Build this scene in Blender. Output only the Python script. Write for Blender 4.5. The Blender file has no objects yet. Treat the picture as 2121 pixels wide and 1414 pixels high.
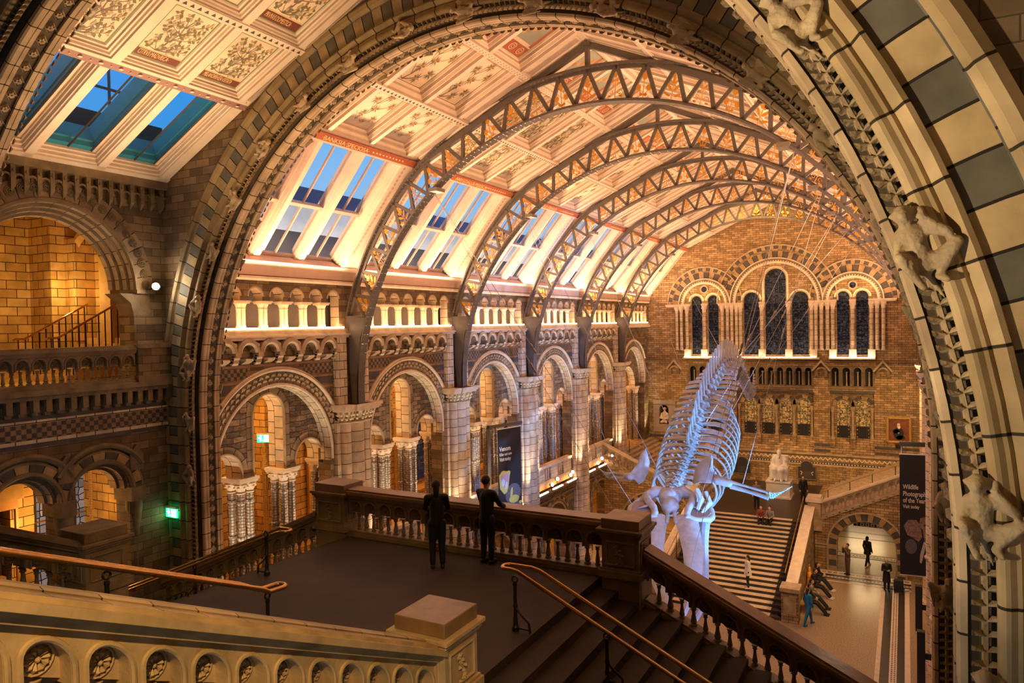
import bpy, bmesh, math, random
from mathutils import Vector, Matrix, geometry
random.seed(7)
PI = math.pi
S = bpy.context.scene
C = S.collection
XC = -8.0          # axis of the nave
CAMZ = 14.0

# ------------------------------------------------------------------ materials
MATS = {}
def new_mat(name):
    m = bpy.data.materials.new(name); m.use_nodes = True
    nt = m.node_tree; nt.nodes.clear()
    return m, nt, nt.nodes, nt.links
def plain(name, col, rough=.6, metal=0., emit=None, estr=0., noise=.0, nscale=3., bump=0., bscale=30., spec=.5):
    m, nt, N, L = new_mat(name)
    out = N.new('ShaderNodeOutputMaterial'); b = N.new('ShaderNodeBsdfPrincipled')
    L.new(b.outputs[0], out.inputs[0])
    b.inputs['Base Color'].default_value = (*col, 1); b.inputs['Roughness'].default_value = rough
    b.inputs['Metallic'].default_value = metal; b.inputs['Specular IOR Level'].default_value = spec
    if emit:
        b.inputs['Emission Color'].default_value = (*emit, 1); b.inputs['Emission Strength'].default_value = estr
    if noise or bump:
        g = N.new('ShaderNodeNewGeometry')
    if noise:
        n = N.new('ShaderNodeTexNoise'); n.inputs['Scale'].default_value = nscale; n.inputs['Detail'].default_value = 5
        L.new(g.outputs['Position'], n.inputs['Vector'])
        r = N.new('ShaderNodeValToRGB')
        r.color_ramp.elements[0].position = .3; r.color_ramp.elements[1].position = .7
        r.color_ramp.elements[0].color = (*[c*(1-noise) for c in col], 1)
        r.color_ramp.elements[1].color = (*[min(1, c*(1+noise)) for c in col], 1)
        L.new(n.outputs['Fac'], r.inputs[0]); L.new(r.outputs[0], b.inputs['Base Color'])
    if bump:
        n2 = N.new('ShaderNodeTexNoise'); n2.inputs['Scale'].default_value = bscale
        L.new(g.outputs['Position'], n2.inputs['Vector'])
        bp = N.new('ShaderNodeBump'); bp.inputs['Strength'].default_value = bump; bp.inputs['Distance'].default_value = .03
        L.new(n2.outputs['Fac'], bp.inputs['Height']); L.new(bp.outputs[0], b.inputs['Normal'])
    MATS[name] = m
    return m

def blocks(name, pal, bw, bh, mortar=.012, mcol=(.03, .02, .012), rough=.75, uv=False, offset=.5, bump=.5,
           rocky=0., warp=0., stain=.25, squash=1., axisswap=False, spec=.3):
    """stone / terracotta blocks: colours picked per block from pal; world position or UV mapping"""
    m, nt, N, L = new_mat(name)
    out = N.new('ShaderNodeOutputMaterial'); b = N.new('ShaderNodeBsdfPrincipled'); L.new(b.outputs[0], out.inputs[0])
    b.inputs['Roughness'].default_value = rough; b.inputs['Specular IOR Level'].default_value = spec
    geo = N.new('ShaderNodeNewGeometry')
    if uv:
        tc = N.new('ShaderNodeUVMap'); vec = tc.outputs[0]
        if axisswap:
            sp = N.new('ShaderNodeSeparateXYZ'); L.new(vec, sp.inputs[0]); cb = N.new('ShaderNodeCombineXYZ')
            L.new(sp.outputs[1], cb.inputs[0]); L.new(sp.outputs[0], cb.inputs[1]); vec = cb.outputs[0]
    else:
        sp = N.new('ShaderNodeSeparateXYZ'); L.new(geo.outputs['Position'], sp.inputs[0])
        sn = N.new('ShaderNodeSeparateXYZ'); L.new(geo.outputs['True Normal'], sn.inputs[0])
        ax = N.new('ShaderNodeMath'); ax.operation = 'ABSOLUTE'; L.new(sn.outputs[0], ax.inputs[0])
        az = N.new('ShaderNodeMath'); az.operation = 'ABSOLUTE'; L.new(sn.outputs[2], az.inputs[0])
        gx = N.new('ShaderNodeMath'); gx.operation = 'GREATER_THAN'; gx.inputs[1].default_value = .7; L.new(ax.outputs[0], gx.inputs[0])
        gz = N.new('ShaderNodeMath'); gz.operation = 'GREATER_THAN'; gz.inputs[1].default_value = .8; L.new(az.outputs[0], gz.inputs[0])
        mu = N.new('ShaderNodeMix'); mu.data_type = 'FLOAT'; L.new(gx.outputs[0], mu.inputs[0]); L.new(sp.outputs[0], mu.inputs[2]); L.new(sp.outputs[1], mu.inputs[3])
        mv = N.new('ShaderNodeMix'); mv.data_type = 'FLOAT'; L.new(gz.outputs[0], mv.inputs[0]); L.new(sp.outputs[2], mv.inputs[2]); L.new(sp.outputs[1], mv.inputs[3])
        cb = N.new('ShaderNodeCombineXYZ'); L.new(mu.outputs[0], cb.inputs[0]); L.new(mv.outputs[0], cb.inputs[1]); vec = cb.outputs[0]
    if warp:
        nz = N.new('ShaderNodeTexNoise'); nz.inputs['Scale'].default_value = 1.7; L.new(vec, nz.inputs['Vector'])
        vm = N.new('ShaderNodeVectorMath'); vm.operation = 'MULTIPLY_ADD'; L.new(nz.outputs['Color'], vm.inputs[0])
        vm.inputs[1].default_value = (warp, warp, 0); L.new(vec, vm.inputs[2]); vec = vm.outputs[0]
    br = N.new('ShaderNodeTexBrick'); L.new(vec, br.inputs['Vector'])
    br.inputs['Scale'].default_value = 1; br.inputs['Brick Width'].default_value = bw; br.inputs['Row Height'].default_value = bh
    br.inputs['Mortar Size'].default_value = mortar; br.inputs['Mortar Smooth'].default_value = .3; br.offset = offset; br.squash = squash
    br.inputs['Color1'].default_value = (0, 0, 0, 1); br.inputs['Color2'].default_value = (1, 1, 1, 1); br.inputs['Mortar'].default_value = (.5, .5, .5, 1)
    ramp = N.new('ShaderNodeValToRGB'); ramp.color_ramp.interpolation = 'CONSTANT' if len(pal) > 2 else 'LINEAR'
    el = ramp.color_ramp.elements
    while len(el) < len(pal): el.new(.5)
    for i, c in enumerate(pal):
        el[i].position = i/len(pal) if len(pal) > 2 else i*1.0; el[i].color = (*c, 1)
    L.new(br.outputs['Color'], ramp.inputs[0])
    n = N.new('ShaderNodeTexNoise'); n.inputs['Scale'].default_value = 2.3; n.inputs['Detail'].default_value = 6; L.new(geo.outputs['Position'], n.inputs['Vector'])
    mr = N.new('ShaderNodeMapRange'); mr.inputs[1].default_value = .3; mr.inputs[2].default_value = .7; mr.inputs[3].default_value = 1-stain; mr.inputs[4].default_value = 1+stain
    L.new(n.outputs['Fac'], mr.inputs[0])
    ml = N.new('ShaderNodeVectorMath'); ml.operation = 'SCALE'; L.new(ramp.outputs[0], ml.inputs[0]); L.new(mr.outputs[0], ml.inputs['Scale'])
    mx = N.new('ShaderNodeMix'); mx.data_type = 'RGBA'; L.new(br.outputs['Fac'], mx.inputs[0]); L.new(ml.outputs[0], mx.inputs[6]); mx.inputs[7].default_value = (*mcol, 1)
    L.new(mx.outputs[2], b.inputs['Base Color'])
    inv = N.new('ShaderNodeMath'); inv.operation = 'SUBTRACT'; inv.inputs[0].default_value = 1; L.new(br.outputs['Fac'], inv.inputs[1])
    h = inv.outputs[0]
    if rocky:
        n3 = N.new('ShaderNodeTexNoise'); n3.inputs['Scale'].default_value = 6; n3.inputs['Detail'].default_value = 4; L.new(geo.outputs['Position'], n3.inputs['Vector'])
        ma = N.new('ShaderNodeMath'); ma.operation = 'MULTIPLY_ADD'; L.new(n3.outputs['Fac'], ma.inputs[0]); ma.inputs[1].default_value = rocky*4; L.new(h, ma.inputs[2]); h = ma.outputs[0]
    bp = N.new('ShaderNodeBump'); bp.inputs['Strength'].default_value = bump; bp.inputs['Distance'].default_value = .025
    L.new(h, bp.inputs['Height']); L.new(bp.outputs[0], b.inputs['Normal'])
    MATS[name] = m
    return m

def checker(name, c1, c2, cw, ch, uv=False, noise=.25, rough=.75, joint=.0):
    """alternate squares on UV or wall-plane position"""
    m, nt, N, L = new_mat(name)
    out = N.new('ShaderNodeOutputMaterial'); b = N.new('ShaderNodeBsdfPrincipled'); L.new(b.outputs[0], out.inputs[0])
    b.inputs['Roughness'].default_value = rough; b.inputs['Specular IOR Level'].default_value = .3
    geo = N.new('ShaderNodeNewGeometry')
    if uv:
        tc = N.new('ShaderNodeUVMap'); src = tc.outputs[0]; order = (0, 1)
    else:
        src = geo.outputs['Position']; order = (1, 2)
    sp = N.new('ShaderNodeSeparateXYZ'); L.new(src, sp.inputs[0])
    par = []; edges = []
    for o, w in ((order[0], cw), (order[1], ch)):
        d = N.new('ShaderNodeMath'); d.operation = 'DIVIDE'; L.new(sp.outputs[o], d.inputs[0]); d.inputs[1].default_value = w
        f = N.new('ShaderNodeMath'); f.operation = 'FLOOR'; L.new(d.outputs[0], f.inputs[0]); par.append(f.outputs[0])
        fr = N.new('ShaderNodeMath'); fr.operation = 'FRACT'; L.new(d.outputs[0], fr.inputs[0])
        pp = N.new('ShaderNodeMath'); pp.operation = 'PINGPONG'; pp.inputs[1].default_value = .5; L.new(fr.outputs[0], pp.inputs[0])
        lt = N.new('ShaderNodeMath'); lt.operation = 'LESS_THAN'; lt.inputs[1].default_value = .012/w; L.new(pp.outputs[0], lt.inputs[0]); edges.append(lt.outputs[0])
    a = N.new('ShaderNodeMath'); a.operation = 'ADD'; L.new(par[0], a.inputs[0]); L.new(par[1], a.inputs[1])
    mo = N.new('ShaderNodeMath'); mo.operation = 'FLOORED_MODULO'; mo.inputs[1].default_value = 2; L.new(a.outputs[0], mo.inputs[0])
    mx = N.new('ShaderNodeMix'); mx.data_type = 'RGBA'; L.new(mo.outputs[0], mx.inputs[0]); mx.inputs[6].default_value = (*c1, 1); mx.inputs[7].default_value = (*c2, 1)
    n = N.new('ShaderNodeTexNoise'); n.inputs['Scale'].default_value = 3; n.inputs['Detail'].default_value = 5; L.new(geo.outputs['Position'], n.inputs['Vector'])
    mr = N.new('ShaderNodeMapRange'); mr.inputs[1].default_value = .3; mr.inputs[2].default_value = .7; mr.inputs[3].default_value = 1-noise; mr.inputs[4].default_value = 1+noise
    L.new(n.outputs['Fac'], mr.inputs[0])
    ml = N.new('ShaderNodeVectorMath'); ml.operation = 'SCALE'; L.new(mx.outputs[2], ml.inputs[0]); L.new(mr.outputs[0], ml.inputs['Scale'])
    col = ml.outputs[0]
    if joint:
        e = N.new('ShaderNodeMath'); e.operation = 'MAXIMUM'; L.new(edges[0], e.inputs[0]); L.new(edges[1], e.inputs[1])
        m2 = N.new('ShaderNodeMix'); m2.data_type = 'RGBA'; L.new(e.outputs[0], m2.inputs[0]); L.new(col, m2.inputs[6]); m2.inputs[7].default_value = (.02, .015, .01, 1); col = m2.outputs[2]
        bp = N.new('ShaderNodeBump'); bp.invert = True; bp.inputs['Strength'].default_value = .6; bp.inputs['Distance'].default_value = .02
        L.new(e.outputs[0], bp.inputs['Height']); L.new(bp.outputs[0], b.inputs['Normal'])
    L.new(col, b.inputs['Base Color'])
    MATS[name] = m
    return m

BUFF = [(.42, .28, .13), (.36, .24, .11), (.50, .35, .18), (.33, .21, .10), (.45, .30, .145)]
PALE = [(.62, .50, .35), (.56, .45, .31), (.68, .56, .40)]
GREY = [(.15, .14, .125), (.19, .175, .15), (.13, .12, .11)]
blocks('wall_blocks', BUFF, .62, .24, warp=.0, bump=.6, rocky=.15)
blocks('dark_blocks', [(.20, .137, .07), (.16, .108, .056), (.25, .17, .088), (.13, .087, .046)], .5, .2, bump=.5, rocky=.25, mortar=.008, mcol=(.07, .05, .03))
blocks('rubble', [(.23, .15, .088), (.17, .11, .065), (.31, .21, .125), (.14, .09, .055), (.26, .175, .105)], .5, .17, warp=.12, bump=1., rocky=.9, mortar=.01, stain=.35)
blocks('end_blocks', [(.40, .255, .115), (.33, .205, .09), (.47, .31, .15), (.28, .18, .08)], .42, .15, bump=.6, rocky=.3, mortar=.01)
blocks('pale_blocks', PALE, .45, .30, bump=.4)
blocks('column_stone', [(.60, .47, .32), (.55, .43, .29), (.65, .52, .36)], 9., .36, mortar=.012, bump=.4)
blocks('intrados', PALE, .36, .40, uv=True, bump=.4)
blocks('voussoir', [(.27, .185, .105), (.22, .15, .085), (.32, .225, .13)], .34, 9., uv=True, mortar=.012, bump=.6, rocky=.2)
blocks('soffit_strip', [(.50, .37, .22), (.43, .31, .18), (.56, .42, .26)], .42, 9., uv=True, offset=0, mortar=.012, bump=.5)
blocks('moulding_uv', [(.42, .31, .16), (.36, .26, .13), (.47, .35, .19)], .62, 9., uv=True, offset=0, mortar=.014, bump=.5)
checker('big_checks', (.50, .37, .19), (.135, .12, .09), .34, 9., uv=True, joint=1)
checker('big_checks_far', (.34, .25, .13), (.125, .115, .085), .25, 9., uv=True, joint=1)  # far arch: smaller blocks, with shade mixed into their colours
checker('ring_checks', (.40, .27, .13), (.10, .085, .07), .30, 9., uv=True, joint=1)
checker('small_checks', (.26, .17, .10), (.075, .062, .055), .11, .11)
blocks('moulding_far_shaded', [(.25, .18, .085), (.21, .15, .07), (.29, .21, .10)], .5, 9., uv=True, offset=0, mortar=.014, bump=.5)  # same moulding for the far arch, its shade put into the colours
blocks('grey_ring', GREY, .45, 9., uv=True, bump=.5)
plain('grey_band', (.085, .072, .065), .7, noise=.3)
plain('rust_band', (.30, .18, .10), .7, noise=.3)
plain('stone', (.44, .33, .20), .7, noise=.22, bump=.25, bscale=25)
plain('stone_dark', (.22, .155, .08), .75, noise=.3, bump=.35, bscale=20)
plain('stone_pale', (.74, .60, .43), .65, noise=.12, bump=.15, bscale=25)
plain('carved_stone', (.40, .30, .17), .7, noise=.3, bump=.9, bscale=14)
plain('carved_dark', (.20, .14, .075), .7, noise=.35, bump=1., bscale=18)
plain('balustrade_stone', (.24, .165, .085), .5, noise=.25, bump=.2, bscale=18, spec=.4)
plain('coping_stone', (.26, .16, .08), .38, noise=.25, bump=.12, bscale=12)
plain('near_stone', (.52, .37, .18), .6, noise=.25, bump=.25, bscale=14)
blocks('near_blocks', [(.46, .32, .15), (.40, .28, .13), (.52, .37, .18)], .42, 9., uv=True, offset=0, mortar=.007, bump=.3, rough=.5, spec=.45)
plain('steel', (.13, .11, .09), .5, .1, noise=.12)
plain('steel_rivet', (.26, .23, .19), .35, .5)
plain('gilt', (.80, .42, .06), .35, .6)
plain('brass', (.62, .36, .12), .22, .9, noise=.1)
plain('bronze_post', (.05, .042, .03), .35, .7)
plain('iron', (.03, .025, .02), .45, .5)
plain('cream', (.80, .66, .50), .45, noise=.06, spec=.4)
plain('cream_dark', (.52, .40, .30), .5, noise=.1)
plain('panel_cream', (.80, .62, .42), .6, noise=.16, nscale=2)
plain('panel_peach', (.84, .64, .44), .6, noise=.12, nscale=2)
plain('paint_branch', (.22, .16, .11), .6)
plain('paint_leaf', (.20, .17, .085), .6)
plain('paint_leaf2', (.42, .36, .22), .6)
plain('paint_flower', (.62, .26, .05), .6)
plain('paint_fruit', (.80, .46, .18), .6)
plain('rust_paint', (.48, .14, .06), .6, noise=.15)
plain('sage_paint', (.36, .38, .30), .6)
plain('maroon', (.17, .045, .025), .6)
plain('mauve', (.36, .20, .17), .6)
plain('gold_letter', (.85, .60, .28), .5)
plain('line_green', (.16, .22, .12), .6)
plain('plaster', (.62, .43, .33), .8, noise=.06)
plain('grey_plaster', (.36, .30, .25), .85, noise=.1)
plain('bone', (.44, .44, .43), .55, noise=.14, nscale=5, bump=.25, bscale=18)
plain('bone_shaded', (.30, .22, .18), .6)  # bone browned as if unlit: shade put into the colour
plain('cable', (.42, .38, .36), .4, .5)
plain('slate', (.045, .045, .05), .8)
plain('slate_blue', (.03, .06, .16), .7)
plain('pale_render', (.70, .68, .64), .9, noise=.15, nscale=.8)
plain('floor_dark', (.055, .038, .024), .6, noise=.2, nscale=1.2, spec=.2)
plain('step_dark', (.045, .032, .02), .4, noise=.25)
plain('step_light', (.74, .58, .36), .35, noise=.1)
plain('terrazzo', (.40, .29, .17), .25, noise=.45, nscale=22)
plain('marble', (.86, .80, .70), .45, noise=.06)
plain('led', (1, .9, .75), .5, emit=(1, .62, .36), estr=26)
plain('lampglass', (1, 1, 1), .5, emit=(1, .92, .85), estr=300)
plain('exit_green', (0, .5, .15), .5, emit=(.02, .75, .22), estr=4)
plain('exit_white', (1, 1, 1), .5, emit=(.85, 1, .9), estr=4.5)
plain('frame_dark', (.05, .045, .04), .5)
plain('wood', (.50, .25, .06), .5, noise=.2)
plain('banner_black', (.022, .02, .022), .55)
plain('banner_white', (.80, .74, .68), .6)
plain('black', (.012, .011, .012), .6)
plain('white_cloth', (.80, .76, .72), .8)
plain('skin', (.60, .36, .24), .6)
plain('hair', (.03, .02, .015), .6)
plain('orange_cloth', (.85, .38, .03), .8)
plain('blue_cloth', (.02, .20, .42), .8)
plain('jeans', (.05, .09, .18), .8)
plain('red_cloth', (.22, .05, .03), .8)
plain('grey_cloth', (.22, .2, .2), .8)
plain('brown_cloth', (.16, .10, .06), .8)
plain('snake_dark', (.16, .14, .15), .6, noise=.6, nscale=30)
plain('snake_yellow', (.75, .62, .14), .6)
plain('snake_pink', (.65, .35, .42), .6)
plain('elephant', (.34, .22, .17), .8, noise=.45, nscale=12)
plain('tusk', (.7, .6, .52), .6)
plain('picture_red', (.20, .06, .02), .6, noise=.3)
plain('gold_frame', (.55, .33, .09), .4, .5, bump=.8, bscale=40)
plain('yellow_stone', (.60, .36, .10), .7, noise=.15, bump=.3, bscale=20)
blocks('yellow_blocks', [(.58, .36, .11), (.50, .30, .09), (.66, .43, .15)], .55, .26, bump=.5)

# patterned shaft (diaper carving)
def shaft_mat(name, c1, c2, sc):
    m, nt, N, L = new_mat(name)
    out = N.new('ShaderNodeOutputMaterial'); b = N.new('ShaderNodeBsdfPrincipled'); L.new(b.outputs[0], out.inputs[0]); b.inputs['Roughness'].default_value = .6
    g = N.new('ShaderNodeNewGeometry'); v = N.new('ShaderNodeTexVoronoi'); v.inputs['Scale'].default_value = sc; v.inputs['Randomness'].default_value = .25
    L.new(g.outputs['Position'], v.inputs['Vector'])
    r = N.new('ShaderNodeValToRGB'); r.color_ramp.elements[0].color = (*c2, 1); r.color_ramp.elements[1].color = (*c1, 1)
    r.color_ramp.elements[0].position = .25; r.color_ramp.elements[1].position = .55
    L.new(v.outputs['Distance'], r.inputs[0]); L.new(r.outputs[0], b.inputs['Base Color'])
    bp = N.new('ShaderNodeBump'); bp.inputs['Strength'].default_value = .9; bp.inputs['Distance'].default_value = .03; bp.invert = True
    L.new(v.outputs['Distance'], bp.inputs['Height']); L.new(bp.outputs[0], b.inputs['Normal'])
    MATS[name] = m
shaft_mat('diaper_shaft', (.20, .16, .12), (.66, .56, .44), 11)
shaft_mat('yellow_shaft', (.42, .25, .07), (.66, .42, .14), 14)

def glass_mat(name, col, rough=.05, trans=.8):
    m, nt, N, L = new_mat(name)
    out = N.new('ShaderNodeOutputMaterial'); t = N.new('ShaderNodeBsdfTransparent'); t.inputs[0].default_value = (*col, 1)
    g = N.new('ShaderNodeBsdfGlossy'); g.inputs['Roughness'].default_value = rough; g.inputs[0].default_value = (.8, .8, .8, 1)
    mx = N.new('ShaderNodeMixShader'); mx.inputs[0].default_value = 1-trans; L.new(t.outputs[0], mx.inputs[1]); L.new(g.outputs[0], mx.inputs[2]); L.new(mx.outputs[0], out.inputs[0])
    MATS[name] = m
glass_mat('sky_toned_glass', (.22, .62, .85), .5, .985)  # clear pane; light of a deeper sky put into its colour
glass_mat('sky_glass', (.92, .96, 1), .5, .985)

def stained(name, c0, c1, scale, lead=.06, emit=0.):
    m, nt, N, L = new_mat(name)
    out = N.new('ShaderNodeOutputMaterial'); b = N.new('ShaderNodeBsdfPrincipled'); L.new(b.outputs[0], out.inputs[0]); b.inputs['Roughness'].default_value = .45; b.inputs['Specular IOR Level'].default_value = .2
    g = N.new('ShaderNodeNewGeometry'); v = N.new('ShaderNodeTexVoronoi'); v.inputs['Scale'].default_value = scale; v.inputs['Randomness'].default_value = .35
    L.new(g.outputs['Position'], v.inputs['Vector'])
    e = N.new('ShaderNodeTexVoronoi'); e.feature = 'DISTANCE_TO_EDGE'; e.inputs['Scale'].default_value = scale; e.inputs['Randomness'].default_value = .35
    L.new(g.outputs['Position'], e.inputs['Vector'])
    sp = N.new('ShaderNodeSeparateColor'); L.new(v.outputs['Color'], sp.inputs[0])
    r = N.new('ShaderNodeValToRGB'); r.color_ramp.elements[0].color = (*c0, 1); r.color_ramp.elements[1].color = (*c1, 1); L.new(sp.outputs[0], r.inputs[0])
    lt = N.new('ShaderNodeMath'); lt.operation = 'LESS_THAN'; lt.inputs[1].default_value = lead; L.new(e.outputs['Distance'], lt.inputs[0])
    mx = N.new('ShaderNodeMix'); mx.data_type = 'RGBA'; L.new(lt.outputs[0], mx.inputs[0]); L.new(r.outputs[0], mx.inputs[6]); mx.inputs[7].default_value = (.004, .004, .006, 1)
    L.new(mx.outputs[2], b.inputs['Base Color'])
    if emit:
        L.new(mx.outputs[2], b.inputs['Emission Color']); b.inputs['Emission Strength'].default_value = emit
    MATS[name] = m
stained('stained_blue', (.012, .018, .035), (.05, .065, .11), 5.5, emit=.25)
stained('stained_dusk', (.12, .16, .26), (.40, .42, .50), 4.5, emit=.25)
stained('stained_amber', (.10, .07, .03), (.75, .48, .15), 11., emit=.25)
plain('stage_blue', (1, 1, 1), .5, emit=(.55, .75, 1), estr=12)
plain('stage_pink', (1, 1, 1), .5, emit=(1, .62, .75), estr=8)
blocks('parapet_bands', [(.62, .55, .44), (.36, .36, .33)], 9., .16, mortar=.005)

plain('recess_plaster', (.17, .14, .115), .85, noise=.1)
plain('recess_shade', (.085, .06, .032), .8, noise=.3)  # recess ground darkened so the carving stands out: shade in the colour
# ------------------------------------------------------------------ geometry helpers
class MB:
    """collects shapes in world coordinates, builds ONE mesh object"""
    def __init__(s):
        s.v = []; s.f = []; s.m = []; s.uv = []; s.mats = []; s.has_uv = False; s.smooth = []
    def mi(s, mat):
        if mat not in s.mats: s.mats.append(mat)
        return s.mats.index(mat)
    def add(s, vs, fs, mat, uvs=None, sm=False):
        o = len(s.v); s.v += [tuple(p) for p in vs]; k = s.mi(mat)
        for i, f in enumerate(fs):
            s.f.append([o+a for a in f]); s.m.append(k); s.smooth.append(sm)
            if uvs: s.uv.append(uvs[i]); s.has_uv = True
            else: s.uv.append(None)
    def box(s, x0, x1, y0, y1, z0, z1, mat, T=None):
        vs = [(x, y, z) for x in (x0, x1) for y in (y0, y1) for z in (z0, z1)]
        if T: vs = [T(*p) for p in vs]
        s.add(vs, [(0, 1, 3, 2), (4, 6, 7, 5), (0, 4, 5, 1), (2, 3, 7, 6), (0, 2, 6, 4), (1, 5, 7, 3)], mat)
    def hexa(s, p, mat):   # p: 8 points, bottom loop then top loop
        s.add(p, [(3, 2, 1, 0), (4, 5, 6, 7), (0, 1, 5, 4), (1, 2, 6, 5), (2, 3, 7, 6), (3, 0, 4, 7)], mat)
    def prism(s, loop, a, b, mat):   # loop of 3d points, extruded by vector from a to b
        n = len(loop); a = Vector(a); b = Vector(b)
        vs = [Vector(p)+a for p in loop]+[Vector(p)+b for p in loop]
        s.add(vs, [list(range(n))[::-1], list(range(n, 2*n))]+[(i, (i+1) % n, n+(i+1) % n, n+i) for i in range(n)], mat)
    def lathe(s, c, prof, mat, n=12, axis=(0, 0, 1), sm=True, sx=1., a0=0.):
        """prof: (radius, height along axis)"""
        ax = Vector(axis).normalized(); u = ax.orthogonal().normalized() if abs(ax.z) < .999 else Vector((1, 0, 0)); w = ax.cross(u)
        c = Vector(c); vs = []; fs = []
        for r, h in prof:
            for i in range(n):
                a = a0+2*PI*i/n; vs.append(c+ax*h+(u*math.cos(a)*sx+w*math.sin(a))*r)
        for j in range(len(prof)-1):
            for i in range(n):
                k = (i+1) % n; fs.append((j*n+i, j*n+k, (j+1)*n+k, (j+1)*n+i))
        fs.append(list(range(n))[::-1]); fs.append([(len(prof)-1)*n+i for i in range(n)])
        s.add(vs, fs, mat, sm=sm)
    def tube(s, pts, r, mat, n=8, closed=False, sm=True, flat=1.):
        pts = [Vector(p) for p in pts]; N = len(pts); vs = []; fs = []
        R = r if isinstance(r, (list, tuple)) else [r]*N
        up = None
        for i, p in enumerate(pts):
            if closed: d = pts[(i+1) % N]-pts[i-1]
            else: d = pts[min(i+1, N-1)]-pts[max(i-1, 0)]
            d.normalize()
            if up is None: up = d.orthogonal().normalized() if abs(d.z) > .95 else Vector((0, 0, 1)).cross(d).normalized()
            up = (up-d*up.dot(d)); up.normalize(); w = d.cross(up)
            for k in range(n):
                a = 2*PI*k/n; vs.append(p+(up*math.cos(a)+w*math.sin(a)*flat)*R[i])
        M = N if closed else N-1
        for i in range(M):
            j = (i+1) % N
            for k in range(n):
                l = (k+1) % n; fs.append((i*n+k, i*n+l, j*n+l, j*n+k))
        if not closed: fs.append(list(range(n))[::-1]); fs.append([(N-1)*n+k for k in range(n)])
        s.add(vs, fs, mat, sm=sm)
    def sphere(s, c, r, mat, n=8, m=5, sc=(1, 1, 1)):
        vs = []; fs = []
        for j in range(m+1):
            t = PI*j/m
            for i in range(n):
                a = 2*PI*i/n; vs.append((c[0]+r*sc[0]*math.sin(t)*math.cos(a), c[1]+r*sc[1]*math.sin(t)*math.sin(a), c[2]+r*sc[2]*math.cos(t)))
        for j in range(m):
            for i in range(n):
                k = (i+1) % n; fs.append((j*n+i, (j+1)*n+i, (j+1)*n+k, j*n+k))
        s.add(vs, fs, mat, sm=True)
    def sweep(s, frames, prof, mats, closed=False, uvscale=1.):
        """frames: [(origin,u,v,s)] ; prof: [(pu,pv)] ; mats: name or list per segment"""
        n = len(prof); vs = []
        for o, u, v, _ in frames:
            for a, b in prof: vs.append(Vector(o)+Vector(u)*a+Vector(v)*b)
        t = [0.]
        for i in range(1, n): t.append(t[-1]+math.hypot(prof[i][0]-prof[i-1][0], prof[i][1]-prof[i-1][1]))
        for k in range(n-1):
            mt = mats if isinstance(mats, str) else mats[k]
            if mt is None: continue
            fs = []; uv = []
            for j in range(len(frames)-1):
                fs.append((j*n+k, (j+1)*n+k, (j+1)*n+k+1, j*n+k+1))
                s0, s1 = frames[j][3], frames[j+1][3]
                uv.append([(s0, 3.0), (s1, 3.0), (s1, 3.0+t[k+1]-t[k]), (s0, 3.0+t[k+1]-t[k])])
            o = len(s.v)-0
            idx = {}; nv = []; nf = []
            for f in fs:
                g = []
                for q in f:
                    if q not in idx: idx[q] = len(nv); nv.append(vs[q])
                    g.append(idx[q])
                nf.append(g)
            s.add(nv, nf, mt, uv)
    def plate(s, plane, outer, holes, w0, w1, mat, side=None, inner=None):
        """flat slab with holes. plane 'X': loops in (y,z), thickness along x; 'Y': loops in (x,z); 'Z': (x,y)"""
        T = {'X': lambda a, b, w: (w, a, b), 'Y': lambda a, b, w: (a, w, b), 'Z': lambda a, b, w: (a, b, w)}[plane]
        loops = [outer]+holes
        tris = geometry.tessellate_polygon([[Vector((a, b, 0)) for a, b in lp] for lp in loops])
        flat = [p for lp in loops for p in lp]
        s.add([T(a, b, w0) for a, b in flat], [list(t) for t in tris], mat)
        s.add([T(a, b, w1) for a, b in flat], [list(t) for t in tris], mat)
        for li, lp in enumerate(loops):
            n = len(lp); d = 0.; uvs = []; fs = []
            for i in range(n):
                j = (i+1) % n; e = math.hypot(lp[j][0]-lp[i][0], lp[j][1]-lp[i][1])
                fs.append((i, j, n+j, n+i)); uvs.append([(d, 0), (d+e, 0), (d+e, abs(w1-w0)), (d, abs(w1-w0))]); d += e
            s.add([T(a, b, w0) for a, b in lp]+[T(a, b, w1) for a, b in lp], fs, (side if li == 0 else inner) or side or mat, uvs)
    def build(s, name, parent=None, sharp=35, bevel=0., props=None):
        me = bpy.data.meshes.new(name)
        off = parent_loc(parent) if parent is not None else Vector((0, 0, 0))
        me.from_pydata([(p[0]-off.x, p[1]-off.y, p[2]-off.z) for p in s.v], [], s.f)
        for m in s.mats: me.materials.append(MATS[m])
        me.polygons.foreach_set('material_index', s.m)
        if s.has_uv:
            ul = me.uv_layers.new(name='UVMap'); data = []
            for f, u in zip(s.f, s.uv):
                for k in range(len(f)): data += (u[k] if u else (0, 0))
            ul.data.foreach_set('uv', data)
        bm = bmesh.new(); bm.from_mesh(me)
        for f in bm.faces: f.smooth = False
        bm.faces.ensure_lookup_table()
        for i, k in enumerate(s.smooth):
            if k: bm.faces[i].smooth = True
        bmesh.ops.recalc_face_normals(bm, faces=bm.faces); bm.to_mesh(me); bm.free()
        if any(s.smooth): me.set_sharp_from_angle(angle=math.radians(sharp))
        me.update()
        o = bpy.data.objects.new(name, me); C.objects.link(o)
        if parent is not None: o.parent = parent
        if bevel:
            md = o.modifiers.new('Bevel', 'BEVEL'); md.width = bevel; md.segments = 2; md.limit_method = 'ANGLE'
        if props:
            for k, v in props.items(): o[k] = v
        return o
WLOC = {}
def parent_loc(o):
    l = Vector((0, 0, 0))
    while o is not None: l += o.location; o = o.parent
    return l
def tag(o, label, cat, group=None):
    o['label'] = label; o['category'] = cat
    if group: o['group'] = group
    return o
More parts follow.
